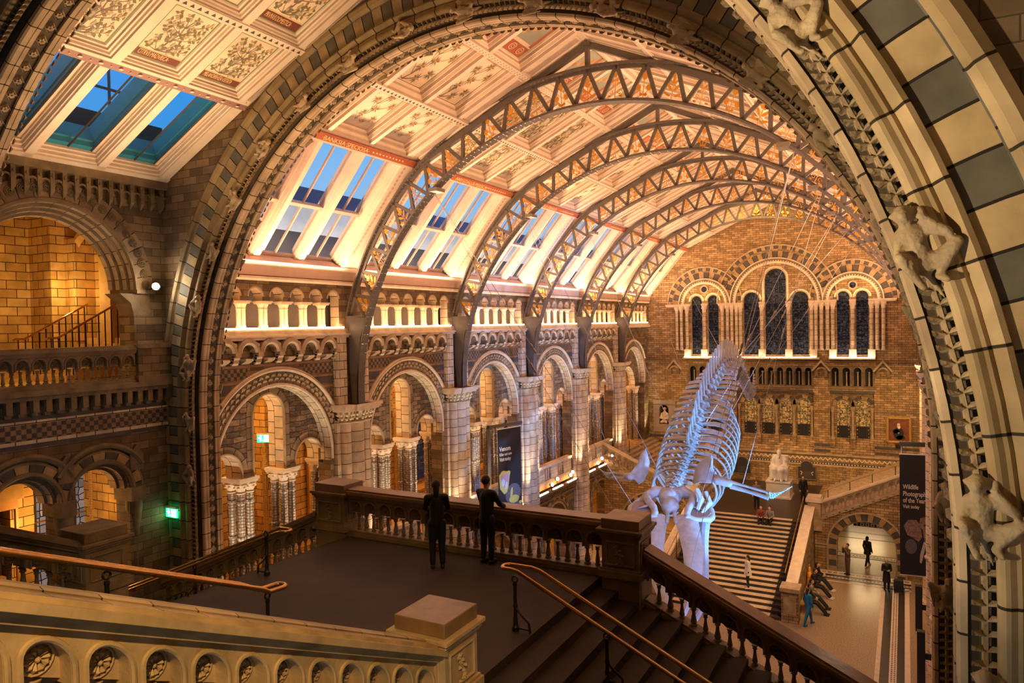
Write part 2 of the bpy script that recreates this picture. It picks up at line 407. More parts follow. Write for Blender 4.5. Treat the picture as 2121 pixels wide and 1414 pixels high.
def struct(mb, name, parent=None):
    o = mb.build(name, parent); o['kind'] = 'structure'
    return o
def thing(name, label, cat, loc=(0, 0, 0), group=None):
    o = bpy.data.objects.new(name, None); o.empty_display_size = .2; C.objects.link(o); o.location = loc
    return tag(o, label, cat, group)
def copy_tree(o, loc=None, label=None, group=None, parent=None, rot=None, scale=None):
    c = o.copy(); C.objects.link(c)
    if parent is not None: c.parent = parent
    if loc is not None: c.location = loc
    if rot is not None: c.rotation_euler = rot
    if scale is not None: c.scale = scale
    if label: c['label'] = label
    if group: c['group'] = group
    for ch in o.children: copy_tree(ch, parent=c)
    return c
def arc(ac, zc, r, a0=180., a1=0., n=24):
    return [(ac+r*math.cos(math.radians(a0+(a1-a0)*i/n)), zc+r*math.sin(math.radians(a0+(a1-a0)*i/n))) for i in range(n+1)]
def arch_hole(ac, zs, r, zb, n=20):
    return [(ac-r, zb)]+arc(ac, zs, r, 180, 0, n)+[(ac+r, zb)]
def arch_frames(plane, ac, zc, w, zb=None, a0=180., a1=0., n=40, R=1., sgn=1.):
    """frames for a profile of (radius, depth)"""
    D = {'X': Vector((sgn, 0, 0)), 'Y': Vector((0, sgn, 0))}[plane]; H = {'X': Vector((0, 1, 0)), 'Y': Vector((1, 0, 0))}[plane]; Z = Vector((0, 0, 1))
    O = H*ac+Z*zc+D*sgn*w*sgn if False else H*ac+Z*zc+{'X': Vector((w, 0, 0)), 'Y': Vector((0, w, 0))}[plane]
    fr = []
    h = (zc-zb) if zb is not None else 0.
    if zb is not None:
        m = max(1, int(h/1.)); cd = math.cos(math.radians(a0))
        for i in range(m): fr.append((O-Z*h*(1-i/m), H*(1 if cd > 0 else -1), D, h*i/m))
    for i in range(n+1):
        a = math.radians(a0+(a1-a0)*i/n)
        fr.append((O, H*math.cos(a)+Z*math.sin(a), D, h+R*abs(math.radians(a1-a0))*i/n))
    if zb is not None:
        L = h+R*abs(math.radians(a1-a0)); m = max(1, int(h)); cd = math.cos(math.radians(a1))
        for i in range(1, m+1): fr.append((O-Z*h*i/m, H*(1 if cd > 0 else -1), D, L+h*i/m))
    return fr
def line_frames(p0, p1, u, v, n=1):
    p0 = Vector(p0); p1 = Vector(p1); L = (p1-p0).length
    return [(p0+(p1-p0)*i/n, Vector(u), Vector(v), L*i/n) for i in range(n+1)]
def remesh_obj(mb, name, voxel, parent=None, smooth=3, mat=None, decim=None):
    """fuse the collected blobs into one continuous surface"""
    off = parent_loc(parent) if parent is not None else Vector((0, 0, 0))
    me = bpy.data.meshes.new('tmp'); me.from_pydata([Vector(p)-off for p in s_v(mb)], [], mb.f)
    o = bpy.data.objects.new('tmp', me); C.objects.link(o)
    md = o.modifiers.new('r', 'REMESH'); md.mode = 'VOXEL'; md.voxel_size = voxel; md.use_smooth_shade = True
    if smooth:
        sm = o.modifiers.new('s', 'SMOOTH'); sm.iterations = smooth; sm.factor = .5
    if decim:
        dc = o.modifiers.new('d', 'DECIMATE'); dc.ratio = decim
    dg = bpy.context.evaluated_depsgraph_get(); dg.update()
    m2 = bpy.data.meshes.new_from_object(o.evaluated_get(dg)); m2.name = name
    bpy.data.objects.remove(o); bpy.data.meshes.remove(me)
    m2.materials.clear(); m2.materials.append(MATS[mat or mb.mats[0]])
    r = bpy.data.objects.new(name, m2); C.objects.link(r)
    if parent is not None: r.parent = parent
    return r
def s_v(mb): return mb.v
def capsule(mb, a, b, ra, rb, mat='stone', n=10):
    a = Vector(a); b = Vector(b); d = (b-a); L = d.length
    if L < 1e-4: mb.sphere(a, ra, mat); return
    prof = []
    for i in range(5): t = PI/2*(1-i/4); prof.append((ra*math.cos(t)+1e-4, -ra*math.sin(t)))
    for i in range(5): t = PI/2*i/4; prof.append((rb*math.cos(t)+1e-4, L+rb*math.sin(t)))
    mb.lathe(a, prof, mat, n, axis=d/L)
def text_mesh(body, size, M, mat, name='lettering', parent=None, depth=.004, align='LEFT', squeeze=1., bold=0.):
    cu = bpy.data.curves.new('t', 'FONT'); cu.body = body; cu.size = size; cu.extrude = depth; cu.align_x = align; cu.resolution_u = 3
    cu.offset = bold
    o = bpy.data.objects.new('t', cu); C.objects.link(o)
    dg = bpy.context.evaluated_depsgraph_get(); dg.update()
    me = bpy.data.meshes.new_from_object(o.evaluated_get(dg)); bpy.data.objects.remove(o)
    off = parent_loc(parent) if parent is not None else Vector((0, 0, 0))
    me.transform(Matrix.Translation(-off) @ M @ Matrix.Diagonal((squeeze, 1, 1, 1))); me.materials.clear(); me.materials.append(MATS[mat]); me.name = name
    r = bpy.data.objects.new(name, me); C.objects.link(r)
    if parent is not None: r.parent = parent
    return r
def basis(o, x, y):
    x = Vector(x).normalized(); y = Vector(y); y = (y-x*y.dot(x)).normalized(); z = x.cross(y)
    return Matrix(((x.x, y.x, z.x, o[0]), (x.y, y.y, z.y, o[1]), (x.z, y.z, z.z, o[2]), (0, 0, 0, 1)))
def light(kind, name, loc, energy, col, size=.3, to=None, sizey=None, spot=60, blend=.5, spread=None):
    l = bpy.data.lights.new(name, kind); l.energy = energy; l.color = col
    if kind == 'AREA':
        l.size = sizey or size
        if sizey: l.shape = 'RECTANGLE'; l.size_y = size
        if spread: l.spread = math.radians(spread)
    elif kind == 'SPOT': l.spot_size = math.radians(spot); l.spot_blend = blend; l.shadow_soft_size = size
    else: l.shadow_soft_size = size
    o = bpy.data.objects.new(name, l); C.objects.link(o); o.location = loc
    if to is not None:
        d = Vector(to)-Vector(loc); o.rotation_euler = d.to_track_quat('-Z', 'Y').to_euler()
    return o
BAY = 6.73
def YP(n): return 19.6+BAY*n     # pilaster / truss planes
def YC(k): return 16.28+BAY*k    # bay centres
# ------------------------------------------------------------------ camera, world
cam = bpy.data.cameras.new('camera'); cam.lens = 36*1500/2121; cam.sensor_width = 36; cam.clip_start = .05; cam.clip_end = 300
co = bpy.data.objects.new('camera', cam); C.objects.link(co); S.camera = co
Rv, Uv, Bv = (0.878741, 0.476933, -0.018702), (0.00598, 0.028179, 0.999585), (0.477262, -0.878488, 0.02191)
co.matrix_world = Matrix(((Rv[0], Uv[0], Bv[0], 0), (Rv[1], Uv[1], Bv[1], 0), (Rv[2], Uv[2], Bv[2], CAMZ), (0, 0, 0, 1)))
W = bpy.data.worlds.new('world'); S.world = W; W.use_nodes = True
WN = W.node_tree.nodes; WL = W.node_tree.links
tcw = WN.new('ShaderNodeTexCoord'); spw = WN.new('ShaderNodeSeparateXYZ'); WL.new(tcw.outputs['Generated'], spw.inputs[0])
rw = WN.new('ShaderNodeValToRGB'); WL.new(spw.outputs[2], rw.inputs[0])
rw.color_ramp.elements[0].position = .0; rw.color_ramp.elements[0].color = (.35, .45, .52, 1)
rw.color_ramp.elements[1].position = .55; rw.color_ramp.elements[1].color = (.02, .17, .50, 1)
e_ = rw.color_ramp.elements.new(.3); e_.color = (.10, .34, .68, 1)
WL.new(rw.outputs[0], WN['Background'].inputs[0]); WN['Background'].inputs[1].default_value = 1.25
S.view_settings.view_transform = 'Standard'; S.view_settings.look = 'None'; S.view_settings.gamma = 1; S.view_settings.exposure = .15
S.view_settings.use_curve_mapping = False

# ------------------------------------------------------------------ roof geometry (section shared by hall and stair bay)
RZ, SL = 22.2, .4545            # ridge height, slope
def roof(x): return RZ-SL*abs(x-XC)
ROWX = [0., 1.88, 4.1, 6.05]    # offsets from the axis: ridge, purlins, red band
def coffer(mb, P, n, steps, mat, mats=None):
    """P: four corners (3d), n: normal away from the room, steps: (inset, depth)"""
    P = [Vector(p) for p in P]; n = Vector(n)
    c = sum(P, Vector())/4
    eu = (P[1]-P[0]).normalized(); ev = (P[3]-P[0]).normalized()
    prev = P
    sg = [(1, 1), (-1, 1), (-1, -1), (1, -1)]
    for i, (ins, dep) in enumerate(steps):
        cur = [P[k]+eu*ins*sg[k][0]+ev*ins*sg[k][1]+n*dep for k in range(4)]
        mb.add(prev+cur, [(k, (k+1) % 4, 4+(k+1) % 4, 4+k) for k in range(4)], mats[i] if mats else mat)
        prev = cur
    return prev
STEPS = [(.08, 0), (.095, .08), (.125, .09), (.14, .17), (.17, .18), (.185, .26), (.215, .27), (.23, .34), (.25, .345)]
SMATS = ['cream', 'cream_dark', 'cream', 'cream', 'cream', 'cream_dark', 'cream', 'cream', 'line_green']
def up_n(side):   # upward normal of the slope; side -1 is the left (west) slope
    return Vector((SL*side, 0, 1)).normalized()

# botanical paintings: each kind a drawing in unit space u 0..1 (along y), v 0..1 (up the slope)
def botanical(kind, seed):
    rnd = random.Random(seed); seg = []; leaf = []; fl = []
    def lf(x, y, a, l, w):
        u = (math.cos(a), math.sin(a)); v = (-u[1], u[0])
        leaf.append([(x, y), (x+u[0]*l*.45+v[0]*w, y+u[1]*l*.45+v[1]*w), (x+u[0]*l, y+u[1]*l), (x+u[0]*l*.45-v[0]*w, y+u[1]*l*.45-v[1]*w)])
    main = [(.34, .02), (.42, .16), (.45, .32), (.52, .48), (.50, .64), (.56, .80), (.60, .93)]
    for i in range(6): seg.append((main[i], main[i+1], .022-.002*i))
    ends = []
    for gy in range(5):
        for gx in range(4):
            x = .13+.25*gx+rnd.uniform(-.05, .05); y = .12+.19*gy+rnd.uniform(-.04, .04)
            if kind == 'spiky' and (gx+gy) % 2: continue
            j = max(0, min(6, int(y/.155)-1)); mx, my = main[j]
            ends.append((x, y)); k = (mx*.45+x*.55+rnd.uniform(-.03, .03), my*.5+y*.5-.02)
            seg.append(((mx, my), k, .012)); seg.append((k, (x, y), .009))
            a = math.atan2(y-k[1], x-k[0])
            if kind == 'spiky':
                for q in range(9): lf(x, y, 2*PI*q/9+rnd.uniform(-.15, .15), .125, .015)
                fl.append((x, y, .032))
            elif kind == 'apple':
                for t in (.25, .6, 1.):
                    for sg in (-1, 1): lf(k[0]+(x-k[0])*t, k[1]+(y-k[1])*t, a+sg*rnd.uniform(.6, 1.2), .10, .03)
                if rnd.random() < .5: fl.append((x, y, .026))
            else:
                for t in (.2, .6, 1.):
                    for sg in (-1, 1): lf(k[0]+(x-k[0])*t, k[1]+(y-k[1])*t, a+sg*rnd.uniform(.5, 1.1), .14, .042)
                if rnd.random() < .35: fl.append((x, y, .02))
    return seg, leaf, fl
DRAW = {k: botanical(k, s) for k, s in (('apple', 3), ('spiky', 5), ('leafy', 11))}
def inpoly(x, y): return .02 < x < .98 and .02 < y < .98
def paint_panel(parent, Q, n, kind, base, title=None, side=-1):
    """Q: panel corners (u0v0,u1v0,u1v1,u0v1); painted board with its branch drawing"""
    mb = MB(); Q = [Vector(q) for q in Q]; n = Vector(n)
    U = Q[1]-Q[0]; V = Q[3]-Q[0]; lu = U.length; lv = V.length
    mb.add([q for q in Q]+[q+n*.03 for q in Q], [(0, 1, 2, 3), (4, 5, 6, 7), (0, 1, 5, 4), (1, 2, 6, 5), (2, 3, 7, 6), (3, 0, 4, 7)], base)
    O = Q[0]-n*.004
    pt = lambda x, y: O+U*x+V*y
    def quad(a, b, c, d, m): mb.add([a, b, c, d], [(0, 1, 2, 3)], m)
    def strip(x0, y0, x1, y1, m, k=1.): quad(pt(x0, y0)-n*.002*k, pt(x1, y0)-n*.002*k, pt(x1, y1)-n*.002*k, pt(x0, y1)-n*.002*k, m)
    if kind == 'pattern':
        strip(0, 0, 1, .24, 'rust_paint'); strip(.0, .24, 1, .27, 'cream', 2); strip(.08, .32, .92, 1, 'sage_paint'); strip(0, .27, .08, 1, 'rust_paint'); strip(.92, .27, 1, 1, 'rust_paint')
        for k in range(3):
            for rr, mm, e in ((.105, 'cream', 3), (.085, 'rust_paint', 4), (.055, 'paint_fruit', 5), (.025, 'maroon', 6)):
                c = pt((k+.5)/3, .12)-n*.002*e
                mb.add([c+U.normalized()*math.cos(2*PI*i/12)*rr*lu+V.normalized()*math.sin(2*PI*i/12)*rr*lu for i in range(12)], [list(range(12))], mm)
        for k in range(7):
            x, y = .2+.1*k, .4+.07*k
            for a in (0, 1.1, 2.2, 3.3, 4.4, 5.5):
                c = pt(x, y)-n*.006; d = U.normalized()*math.cos(a)+V.normalized()*math.sin(a); w = U.normalized()*-math.sin(a)+V.normalized()*math.cos(a)
                mb.add([c, c+d*.06+w*.025, c+d*.12, c+d*.06-w*.025], [(0, 1, 2, 3)], 'paint_fruit' if k % 2 else 'paint_flower')
    else:
        seg, leaf, fl = DRAW[kind]; asp = lu/lv
        y0 = 0.
        if title:
            strip(0, 0, 1, .13, 'maroon'); strip(0, .13, 1, .14, 'gold_letter', 2); y0 = .15
        tr = lambda x, y: pt(x, y0+(1-y0)*y)
        for (a, b), (c, d), w in seg:
            p, q = tr(a, b), tr(c, d); w3 = (q-p).cross(n).normalized()*w*.8
            quad(p-w3-n*.002, q-w3*.7-n*.002, q+w3*.7-n*.002, p+w3-n*.002, 'paint_branch')
        for i, lf in enumerate(leaf):
            mb.add([tr(min(.98, max(.02, x)), min(.98, max(.0, y)))-n*(.004+.0005*(i % 3)) for x, y in lf], [(0, 1, 2, 3)], 'paint_leaf' if (i*7) % 5 < 3 else 'paint_leaf2')
        for x, y, r in fl:
            c = tr(x, y)-n*.008
            mb.add([c+U.normalized()*math.cos(2*PI*i/8)*r*lu+V.normalized()*math.sin(2*PI*i/8)*r*lu for i in range(8)], [list(range(8))], 'paint_flower' if kind == 'spiky' else 'paint_fruit')
    o = mb.build('painted_panel', parent)
    if title:
        ud = U.normalized(); vd = V.normalized()
        # read from below: x along u
        M = basis(pt(.05, .03)-n*.006, ud, vd)
        t = text_mesh(title, .2, M, 'gold_letter', 'panel_title', None, depth=.001, squeeze=min(1., lu*.9/(len(title)*.14)))
        t.parent = o
    return o
ceil = MB(); panels = []
def strip_band(mb, x, y0, y1, wid, side, mat, dz=.03):
    n = up_n(side); a = Vector((x, y0, roof(x))); b = Vector((x, y1, roof(x))); t = Vector((1, 0, -SL*side if side > 0 else SL)).normalized()
    mb.hexa([a-t*wid/2-n*dz, b-t*wid/2-n*dz, b+t*wid/2-n*dz, a+t*wid/2-n*dz, a-t*wid/2+n*.05, b-t*wid/2+n*.05, b+t*wid/2+n*.05, a+t*wid/2+n*.05], mat)
SHALLOW = [(.10, 0), (.115, .04), (.15, .045), (.165, .09), (.20, .10), (.215, .14), (.255, .15), (.27, .18), (.30, .18)]
def roof_bay(y0, y1, ncol, side, kinds, titles=None, rib=.62, steps=None):
    """coffered slope between y0 and y1"""
    n = up_n(side); w = (y1-y0-2*rib)/ncol
    R = [XC+side*o for o in ROWX]
    for r in range(3):
        xa, xb = R[r+1], R[r]     # lower, upper
        for c in range(ncol):
            ya = y0+rib+c*w; yb = ya+w
            P = [(xa, ya, roof(xa)), (xa, yb, roof(xa)), (xb, yb, roof(xb)), (xb, ya, roof(xb))]
            Q = coffer(ceil, P, n, steps or STEPS, 'cream', SMATS)
            panels.append((Q, n, kinds[r], titles and titles.get((r, c)), side))
        # ribs at both ends
        for ya, yb in ((y0, y0+rib), (y1-rib, y1)):
            P = [(xa, ya, roof(xa)), (xa, yb, roof(xa)), (xb, yb, roof(xb)), (xb, ya, roof(xb))]
            Q = coffer(ceil, P, n, [(.10, 0), (.12, .04), (.16, .04), (.18, .0)], 'cream'); ceil.add(Q, [(0, 1, 2, 3)], 'cream_dark')
    for r, m in ((1, 'cream'), (2, 'cream')):
        strip_band(ceil, R[r], y0, y1, .16, side, m)
        k = int((y1-y0)/.16)
        for i in range(k):   # painted triangle frieze on the purlins
            a = Vector((R[r], y0+(i+.5)*(y1-y0)/k, roof(R[r])))-n*.034; t = Vector((1, 0, -SL*side)).normalized()*(-side)
            if r == 2: ceil.add([a-t*.045+Vector((0, .05, 0)), a-t*.045-Vector((0, .05, 0)), a+t*.045], [(0, 1, 2)], 'grey_band')
            else:
                for q in (-.03, .03): ceil.add([a+t*(q-.022)+Vector((0, s_*.022+q*.8, 0)) for s_ in (-1, 1)]+[a+t*(q+.022)+Vector((0, s_*.022+q*.8, 0)) for s_ in (1, -1)], [(0, 1, 2, 3)], 'sage_paint')
HALLY0, HALLY1 = 13.5, 53.4
for side in (-1, 1):
    roof_bay(7.35, 12.6, 3, side, ['leafy', 'apple', 'apple'] if side < 0 else ['pattern']*3, rib=.25, steps=SHALLOW,
             titles={(2, 2): 'MELANORRHŒA·VSITATA·', (2, 1): 'CITRVS·MADVRICA·', (1, 2): 'PRVNVS·DOMESTICA·'} if side < 0 else None)
    for k in range(6):
        ya = YP(k-1) if k else 12.92; yb = YP(k)
        roof_bay(ya, yb, 3, side, ['pattern', 'spiky' if k % 2 == 0 else 'leafy', 'spiky' if k % 2 == 0 else 'leafy'])
# slabs above everything so no light leaks
ceil.box(-14.05, -1.95, 6.6, 54, 23.2, 23.4, 'cream_dark')
for side in (-1, 1):
    n = up_n(side); a = Vector((XC, 0, RZ))+n*.55; b = Vector((XC+side*6.1, 0, roof(XC+side*6.1)))+n*.32
    ceil.hexa([(a.x, 6.6, a.z), (a.x, 54, a.z), (b.x, 54, b.z), (b.x, 6.6, b.z), (a.x, 6.6, a.z+.1), (a.x, 54, a.z+.1), (b.x, 54, b.z+.1), (b.x, 6.6, b.z+.1)], 'cream_dark')

# lower mansard of the hall with skylights
MX0, MZ0, MX1, MZ1 = -14.08, 19.42, -16.9, 16.1
def mirx(x, side): return x if side < 0 else 2*XC-x
def mansard(side):
    """ribs, mullions, apron of the glazed slope; returns nothing"""
    mb = MB(); T = lambda x, y, z: (mirx(x, side), y, z)
    d = Vector((MX1-MX0, 0, MZ1-MZ0)).normalized(); n = Vector((-.766, 0, .643))  # outwards up-left
    n = Vector((d.z, 0, -d.x)); n = n if n.z > 0 else -n
    L = (Vector((MX1, 0, MZ1))-Vector((MX0, 0, MZ0))).length
    P = lambda s, y, h: T(*(Vector((MX0, y, MZ0))+d*s+n*h))
    def rib(ya, yb, s0, s1, h0, mat='cream', foot=True):
        mb.hexa([P(s0, ya, h0), P(s0, yb, h0), P(s1, yb, h0), P(s1, ya, h0), P(s0, ya, .5), P(s0, yb, .5), P(s1+.0, yb, .5), P(s1, ya, .5)], mat)
    for k in range(6):
        a = YP(k-1) if k else 12.92; b = YP(k)
        y0, y1 = a+.62, b-.62; w = (y1-y0)/3
        # wide truss ribs, stepped mouldings
        for ya, yb in ((a, y0), (y1, b)):
            s = 1 if ya == a else -1
            rib(ya, yb, 0, L, .0)
            for i, (e, h) in enumerate(((.06, .08), (.12, .15), (.18, .24), (.24, .33))):
                rib(yb if s > 0 else ya-e, yb+e if s > 0 else ya, 0, L-.03*i, h)
            # leaf strip
            yc = (ya+yb)/2+s*.12
            for i in range(26):
                q = .1+i*(L-.4)/26
                mb.add([P(q, yc, -.03), P(q+.08, yc-.06, -.02), P(q+.14, yc, -.03), P(q+.08, yc+.06, -.02)], [(0, 1, 2, 3)], 'cream_dark')
        for c in (1, 2):
            yc = y0+c*w
            rib(yc-.09, yc+.09, 0, L-.35, .02); rib(yc-.15, yc+.15, 0, L, .22); rib(yc-.12, yc+.12, 0, L-.1, .10)
    # head moulding and red lettered band
    for y0, y1 in ((12.92, 53.4),):
        mb.hexa([P(.0, y0, -.02), P(.0, y1, -.02), P(.12, y1, -.02), P(.12, y0, -.02), P(0, y0, .4), P(0, y1, .4), P(.12, y1, .4), P(.12, y0, .4)], 'cream')
        mb.hexa([P(-.03, y0, -.07), P(-.03, y1, -.07), P(.19, y1, -.07), P(.19, y0, -.07), P(-.03, y0, .1), P(-.03, y1, .1), P(.19, y1, .1), P(.19, y0, .1)], 'rust_paint')
        mb.hexa([P(.19, y0, -.06), P(.19, y1, -.06), P(.25, y1, -.06), P(.25, y0, -.06), P(.19, y0, .1), P(.19, y1, .1), P(.25, y1, .1), P(.25, y0, .1)], 'cream')
    # sloped plaster apron under the lights
    pr = [(MX1+.02, MZ1-.02), (-16.98, 15.95), (-17.0, 15.85), (-17.02, 15.66), (-17.35, 15.6), (-17.6, 15.9), (-17.3, 16.4)]
    mb.prism([T(x, 12.92, z) for x, z in pr], (0, 0, 0), (0, 40.5, 0), 'plaster')
    return mb
for side in (-1, 1):
    o = struct(mansard(side), 'trim_1' if side < 0 else 'trim_2')
# stair bay: flatter skylight slope
sb = MB()
def srib(mb, ya, yb, x0, x1, h0, h1, mat='cream'):
    n = Vector((-.42, 0, 1)).normalized()
    A = Vector((x0, 0, 19.45-.489*(-14.05-x0))); B = Vector((x1, 0, 19.45-.489*(-14.05-x1)))
    Pp = lambda b_, y, h: Vector((b_.x, y, b_.z))+n*h
    mb.hexa([Pp(A, ya, h0), Pp(A, yb, h0), Pp(B, yb, h0), Pp(B, ya, h0), Pp(A, ya, h1), Pp(A, yb, h1), Pp(B, yb, h1), Pp(B, ya, h1)], mat)
for yc, hw in ((7.5, .15), (9.1, .1), (10.75, .1), (12.42, .14)):
    for e, h in ((0, 0), (.035, .05), (.07, .13), (.10, .2), (.17, .25), (.2, .42)): srib(sb, yc-hw-e, yc+hw+e, -14.0, -17.2, h, .8)
for e, h in ((0, 0), (.05, .05), (.1, .13), (.15, .2), (.26, .28), (.32, .42)):
    srib(sb, 7.35, 12.6, -17.35, -17.0+e, h, .8); srib(sb, 7.35, 12.6, -14.12-e*.5, -13.95, h+.06, .8)
sb.hexa([(-14.16, 7.35, 19.36), (-14.16, 12.6, 19.36), (-14.02, 12.6, 19.47), (-14.02, 7.35, 19.47), (-14.16, 7.35, 19.5), (-14.16, 12.6, 19.5), (-14.02, 12.6, 19.6), (-14.02, 7.35, 19.6)], 'mauve')
for i in range(12):
    y = 7.7+i*.42; sb.sphere((-14.1, y, 19.395), .05, 'cream', 6, 4, (1, 1, .3)); sb.sphere((-14.1, y+.21, 19.395), .02, 'cream', 6, 4, (1, 1, .3))
struct(sb, 'trim_3')
CEIL = struct(ceil, 'ceiling')
# painted panels of the ceiling (children of the ceiling): the visible ones
cnt = 0
for Q, n, kind, title, side in panels:
    c = sum(Q, Vector())/4
    if side > 0 and (kind != 'pattern' and c.y < 20): pass
    paint_panel(CEIL, Q, n, kind, 'panel_peach' if c.y > 13 else 'panel_cream', title, side); cnt += 1
# lettering on the red band
for s_, y in (('·BANKSIA·SPECIOSA·', 15.2), ('·AMYGDALUS·PERSICA·', 21.9), ('·PRUNUS·CERASUS·', 28.6)):
    dv = Vector((MX1-MX0, 0, MZ1-MZ0)).normalized(); nv = Vector((dv.z, 0, -dv.x)); nv = nv if nv.z > 0 else -nv
    o_ = Vector((MX0, y, MZ0))+dv*.16-nv*.075
    text_mesh(s_, .19, basis(o_, (0, 1, 0), -dv), 'gold_letter', 'frieze_lettering', CEIL, depth=.002, squeeze=1.15, bold=.002)
fr = MB()
for k in range(5):
    for i in range(10):
        q = Vector((MX0, YC(k)+1.1+i*.16, MZ0))+dv*.08-nv*.075; fr.sphere(q, .028, 'gold_letter', 6, 4)
fr.build('frieze_studs', CEIL)
# skylight windows
def sky_window(n, y0, y1, side):
    d = Vector((MX1-MX0, 0, MZ1-MZ0)).normalized(); nn = Vector((d.z, 0, -d.x)); nn = nn if nn.z > 0 else -nn
    L = (Vector((MX1, 0, MZ1))-Vector((MX0, 0, MZ0))).length
    P = lambda s, y, h: (lambda q: (mirx(q.x, side), q.y, q.z))(Vector((MX0, y, MZ0))+d*s+nn*h)
    fr = MB(); H = .36
    def bar(s0, s1, a, b, h0, h1, m='cream_dark'):
        fr.hexa([P(s0, a, h0), P(s0, b, h0), P(s1, b, h0), P(s1, a, h0), P(s0, a, h1), P(s0, b, h1), P(s1, b, h1), P(s1, a, h1)], m)
    for s0 in (.12, L*.56, L-.06): bar(s0-.05, s0+.05, y0, y1, H-.14 if abs(s0-L*.56) < .01 else H-.05, H+.05)
    for yy in (y0, (y0+y1)/2, y1): bar(.1, L, yy-.022, yy+.022, H-.04, H+.03)
    o = struct(fr, 'window_%d' % n)
    g = MB()
    for a, b in ((y0, (y0+y1)/2), ((y0+y1)/2, y1)):
        for s0, s1 in ((.12, L*.56), (L*.56, L-.06)): g.add([P(s0, a, H), P(s0, b, H), P(s1, b, H), P(s1, a, H)], [(0, 1, 2, 3)], 'sky_glass')
    g.build('glass_pane', o)
wn = 1
for side in (-1, 1):
    for k in range(6):
        a = YP(k-1) if k else 12.92; b = YP(k); y0, y1 = a+.62, b-.62; w = (y1-y0)/3
        if side > 0 and k > 0 and k != 5: pass
        for c in range(3):
            sky_window(wn, y0+c*w+(.15 if c else .24), y0+(c+1)*w-(.15 if c < 2 else .24), side); wn += 1
# stair bay skylights
for ya, yb in ((7.85, 8.8), (9.38, 10.47), (11.03, 12.1)):
    z = lambda x: 19.45-.489*(-14.05-x)+.30
    f = MB(); ym = (ya+yb)/2
    for yy in (ya, ym, yb): f.tube([(-14.0, yy, z(-14.0)), (-17.1, yy, z(-17.1))], .028, 'frame_dark', 4)
    for xx in (-14.1, -17.0): f.tube([(xx, ya, z(xx)), (xx, yb, z(xx))], .03, 'frame_dark', 4)
    o = struct(f, 'window_%d' % wn); wn += 1
    g = MB(); g.add([(-14.0, ya, z(-14.)), (-14.0, yb, z(-14.)), (-17.1, yb, z(-17.1)), (-17.1, ya, z(-17.1))], [(0, 1, 2, 3)], 'sky_toned_glass'); g.build('glass_pane', o)
# roofs and parapets outside, seen through the lights
for s_, x in ((-1, -21.5), (1, 5.5)):
    e = MB()
    e.box(x-.2, x+.2, 14.3, 56, 14, 17.9, 'slate'); e.box(x-.2, x+.2, 14.3, 56, 17.9, 19.0, 'pale_render')
    e.box(x-.2, x+.2, 14.3, 56, 19.0, 19.75, 'slate_blue')
    struct(e, 'trim_%d' % (4 if s_ < 0 else 5))
# steelwork and lamp seen above the stair bay
e = MB()
for y in (9.0, 10.3, 11.6, 12.6): e.tube([(-19.5, y, 20.2), (-19.5, y, 23.5)], .04, 'steel', 6)
for z_ in (20.8, 22.0, 23.2): e.tube([(-19.5, 6.5, z_), (-19.5, 14, z_)], .04, 'steel', 6)
e.box(-20.5, -19.2, 6.5, 14, 18.6, 20.0, 'frame_dark')
struct(e, 'trim_6')
